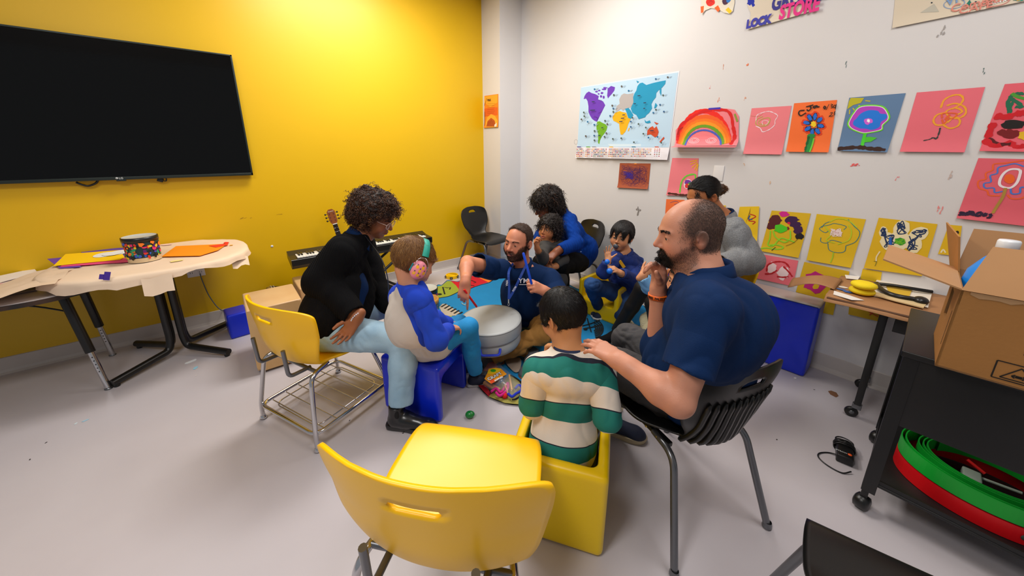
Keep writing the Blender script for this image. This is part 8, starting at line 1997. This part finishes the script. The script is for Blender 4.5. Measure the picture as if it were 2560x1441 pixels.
def carton():
    t = thing('cardboard_box', 'large open cardboard box with raised flaps standing on the black cart', 'box', (2.1, -.45, CT)); Mc, Mi = M_card, M_cardin
    A = V3(1.845, -.125, CT+.002); ux = nrm(V3(.06, -1, 0)); uy = nrm(V3(1, .02, 0)); w, d, h = .46, .34, .285; T = .006; Z = V3(0, 0, 1)
    def wall(p, a, b, n, nm, mt=Mc):
        m = MB(); m.poly([p, p+a, p+a+b, p+b], mt, T, n); return m.obj(nm, t, True)
    front = wall(A, ux*w, Z*h, uy, 'front_side'); wall(A+uy*d, ux*w, Z*h, -uy, 'back_side', Mi); wall(A+ux*w, uy*d, Z*h, -ux, 'far_side', Mi); wall(A, ux*w, uy*d, Z, 'bottom', Mi)
    # left side with its hand hole
    hw, hh, hz, hc = .045, .055, .18, .20; m = MB(); o = A; R_ = lambda a, b: o+uy*a+Z*b
    for (a0, b0, a1, b1) in ((0, 0, d, hz-hh), (0, hz+hh, d, h), (0, hz-hh, hc-hw, hz+hh), (hc+hw, hz-hh, d, hz+hh)): m.poly([R_(a0, b0), R_(a1, b0), R_(a1, b1), R_(a0, b1)], Mc, T, ux)
    m.obj('near_side', t, True)
    def flap(p, a, up, nm, L, i0=.012): m = MB(); m.poly([p, p+a, p+a+up*L-nrm(a)*.012, p+up*L+nrm(a)*i0], Mi, .005, np.cross(nrm(a), up)); return m.obj(nm, t, True)
    flap(A+Z*h, ux*w, nrm(uy*.45+Z*.9), 'front_flap', .16, .038); flap(A+uy*d+Z*h, ux*w, nrm(uy*.15+Z), 'back_flap', .16); flap(A+Z*h+uy*0, uy*d*.98, nrm(-ux*1.0+Z*.30), 'near_flap', .20)
    m = MB(); m.poly([pd(2394, 712, 1.33), pd(2376, 690, 1.40), pd(2365, 556, 1.40), pd(2396, 592, 1.31)], Mc, .005, ux); m.obj('torn_flap', t, True)
    # print on the front
    Mk = mat('carton_ink', '#1c140c', .7); e = -uy*.0014; P = lambda a, b: A+ux*a+Z*b+e
    def pl(pts, mt=Mk, nm=None): m.poly([P(a, b) for a, b in pts], mt)
    m = MB(); pl([(.155, .115), (.185, .115), (.187, .165), (.196, .162), (.175, .192), (.150, .172), (.159, .168)])
    def bar(a0, b0, a1, b1, w_=.0035): dd = nrm(V3(a1-a0, b1-b0, 0)); nx, ny = -dd[1]*w_/2, dd[0]*w_/2; pl([(a0+nx, b0+ny), (a1+nx, b1+ny), (a1-nx, b1-ny), (a0-nx, b0-ny)])
    for q in ((.115, .018, .215, .018), (.115, .078, .215, .078), (.115, .018, .115, .078), (.215, .018, .215, .078), (.215, .018, .32, .018), (.215, .078, .32, .078), (.32, .018, .32, .078), (.13, .025, .195, .025), (.13, .025, .163, .070), (.195, .025, .163, .070), (.150, .038, .176, .038), (.150, .038, .156, .044), (.150, .038, .156, .032), (.176, .038, .170, .044), (.176, .038, .170, .032)): bar(*q)
    pl([(.157, .034), (.169, .034), (.169, .043), (.157, .043)]); m.obj('printed_symbols', front, True)
    F4 = lambda a, b: frame4(P(a, b)+e*.3, ux, Z)
    link('printed_lettering', text_mesh('FRAGILE', .034, Mk, F4(.172, .098), bold=.0012), front, True); link('printed_lettering', text_mesh('Made in', .014, Mk, F4(.188, .083)), front, True)
    link('printed_lettering', text_mesh('xxxxxxxx'.replace('x', '\u2014'), .016, Mk, frame4(A+uy*.03+Z*.2-ux*.001, Z*-1, uy)), t, True)
    m = MB(); m.poly([P(.228, .115), P(.30, .115), P(.30, .168), P(.228, .168)], mat('sticker_yellow', '#f2dc10', .5)); m.poly([P(.228, .150)+e*.2, P(.30, .150)+e*.2, P(.30, .168)+e*.2, P(.228, .168)+e*.2], mat('sticker_white', '#dcdcd4', .5)); m.obj('yellow_sticker', front, True)
    m = MB(); rs = random.Random(7); pts = [P(.02+.02*k, .276-.010*abs(math.sin(k*1.9))-(.02 if k > 5 else 0)*abs(math.sin(k))) for k in range(22)]; m.poly([P(.02, .2845)]+pts+[P(.44, .2845)], mat('carton_torn', '#b08a62', .9)); m.obj('torn_patch', front, True)
    # bottle inside
    bt = thing('detergent_bottle', 'blue plastic bottle with white cap inside the cardboard box', 'bottle', tuple(A+ux*.080+uy*.20+Z*.008)); c = A+ux*.080+uy*.20+Z*.008
    m = MB(); m.lathe([(0, 0), (.066, 0), (.073, .012), (.074, .25), (.066, .31), (.040, .36), (.020, .385), (.018, .40)], mat('bottle_blue', '#1485e6', .3), c, 32); m.obj('body', bt, True); m = MB(); m.lathe([(.023, .392), (.025, .395), (.025, .425), (.022, .43), (0, .43)], mat('cap_white', '#dfe3e8', .35), c, 28); m.obj('cap', bt, True)
    bg = thing('plastic_bag', 'crumpled white plastic bag beside the blue bottle in the box', 'bag', tuple(A+ux*.22+uy*.17+Z*.01)); sd = SDF(); sd.el(A+ux*.22+uy*.17+Z*.13, (.05, .06, .125), 0); sdf_obj('film', sd, .007, mat('bag_white', '#dcd8d8', .3), bg, 1, fold=[(.010, 30, 2, (1, 1, 1))])
carton()
def bands(label, cx_, cy_, rs_, z, h, col, seed, flip=1, cat='hoop', name='flexible_hoop', tilt=(0, 0)):
    t = thing(name, label, cat, (cx_, cy_, z)); M_ = mat('hoop_'+col.strip('#'), col, .4); rn = random.Random(seed)
    # one long strip wound into a spiral, with round holes shown as dark discs
    n = 90; P = []
    turns = len(rs_)
    for k in range(n*turns+1):
        f = k/(n*turns); r = np.interp(f*(turns-1), range(turns), rs_); a = flip*2*PI*turns*f+1.0; P.append((cx_+r*math.cos(a)*.82, cy_+r*math.sin(a)*1.0, a))
    m = MB(); rows = []
    for (dr, zz) in ((0, z), (0, z+h), (.004, z+h), (.004, z)): rows.append([V3(x+dr*math.cos(a), y+dr*math.sin(a), zz+tilt[0]*(x-cx_)+tilt[1]*(y-cy_)) for x, y, a in P])
    rows.append(rows[0]); m.grid(rows, M_, False); m.obj('strip', t, True)
    for q in range(5):
        m = MB(); a = 3.5+q*.62; r = rs_[0]+.006; c = V3(cx_+r*math.cos(a)*.82, cy_+r*math.sin(a), z+h*.5); no = nrm(V3(math.cos(a), math.sin(a), 0)); m.lathe([(0, .001), (.011, .001), (.012, 0)], mat('hole_shadow_grey', '#3a4a40', .6), c, 14, axis=no); m.obj('hole', t, True)
bands('coiled red plastic strip at the bottom of the stack on the cart shelf', 2.17, -.36, [.235, .23], .153, .065, '#e0101a', 1)
bands('coiled bright green plastic strip, widest one, lying on the red coil', 2.17, -.36, [.235, .21], .222, .062, '#0fae34', 2)
bands('inner green plastic coil nested in the widest one on the cart', 2.18, -.36, [.185, .165, .15], .225, .052, '#0c9c2c', 3)
m = MB(); m.tube([fl(2418, 1150, .28), fl(2462, 1185, .26)], .006, mat('pen_red', '#d81818', .4), 8); tag(m.obj('red_pen'), 'red pen standing up among the green coils', 'pen')
m = MB(); c = V3(2.2, -.33, .20); m.box(c, (.07, .05, .03), mat('clear_box', '#9aa69c', .2), .006); m.tube([c+V3(.02, -.02, 0), c+V3(.02, -.12, .01)], .006, mat('clear_box', '#9aa69c', .2), 8); tag(m.obj('plastic_clip'), 'pale translucent plastic clip inside the green coils', 'clip')

# ------------------------------------------------------------------ repeats share a group
for o in list(bpy.data.objects):
    if o.parent is None and 'category' in o:
        k = o.name.split('.')[0]
        g = {'shell_chair': 'shell chairs around the circle', 'cube_chair': 'yellow plastic cube chairs', 'foam_mat': 'upright blue foam mats by the white wall', 'box_drum': 'wooden box drums by the yellow wall',
             'construction_paper': 'loose construction paper', 'flower_drawing': 'flower drawings on the white wall', 'abstract_drawing': 'abstract paintings on the white wall', 'paper_scrap': 'scraps of paper',
             'floor_speck': 'specks on the floor', 'paint_mark': 'paint marks on the white wall', 'wall_scuff': 'scuffs on the yellow wall', 'hand_drum': 'jungle print drums', 'drum_stick': 'plastic drum sticks',
             'sponge': 'yellow sponges', 'flexible_hoop': 'plastic coils on the cart', 'paper_sheet': 'papers on the rolling table', 'paper_banner': 'paper banners near the ceiling', 'person': 'people in the music circle'}.get(k)
        if g: o['group'] = g
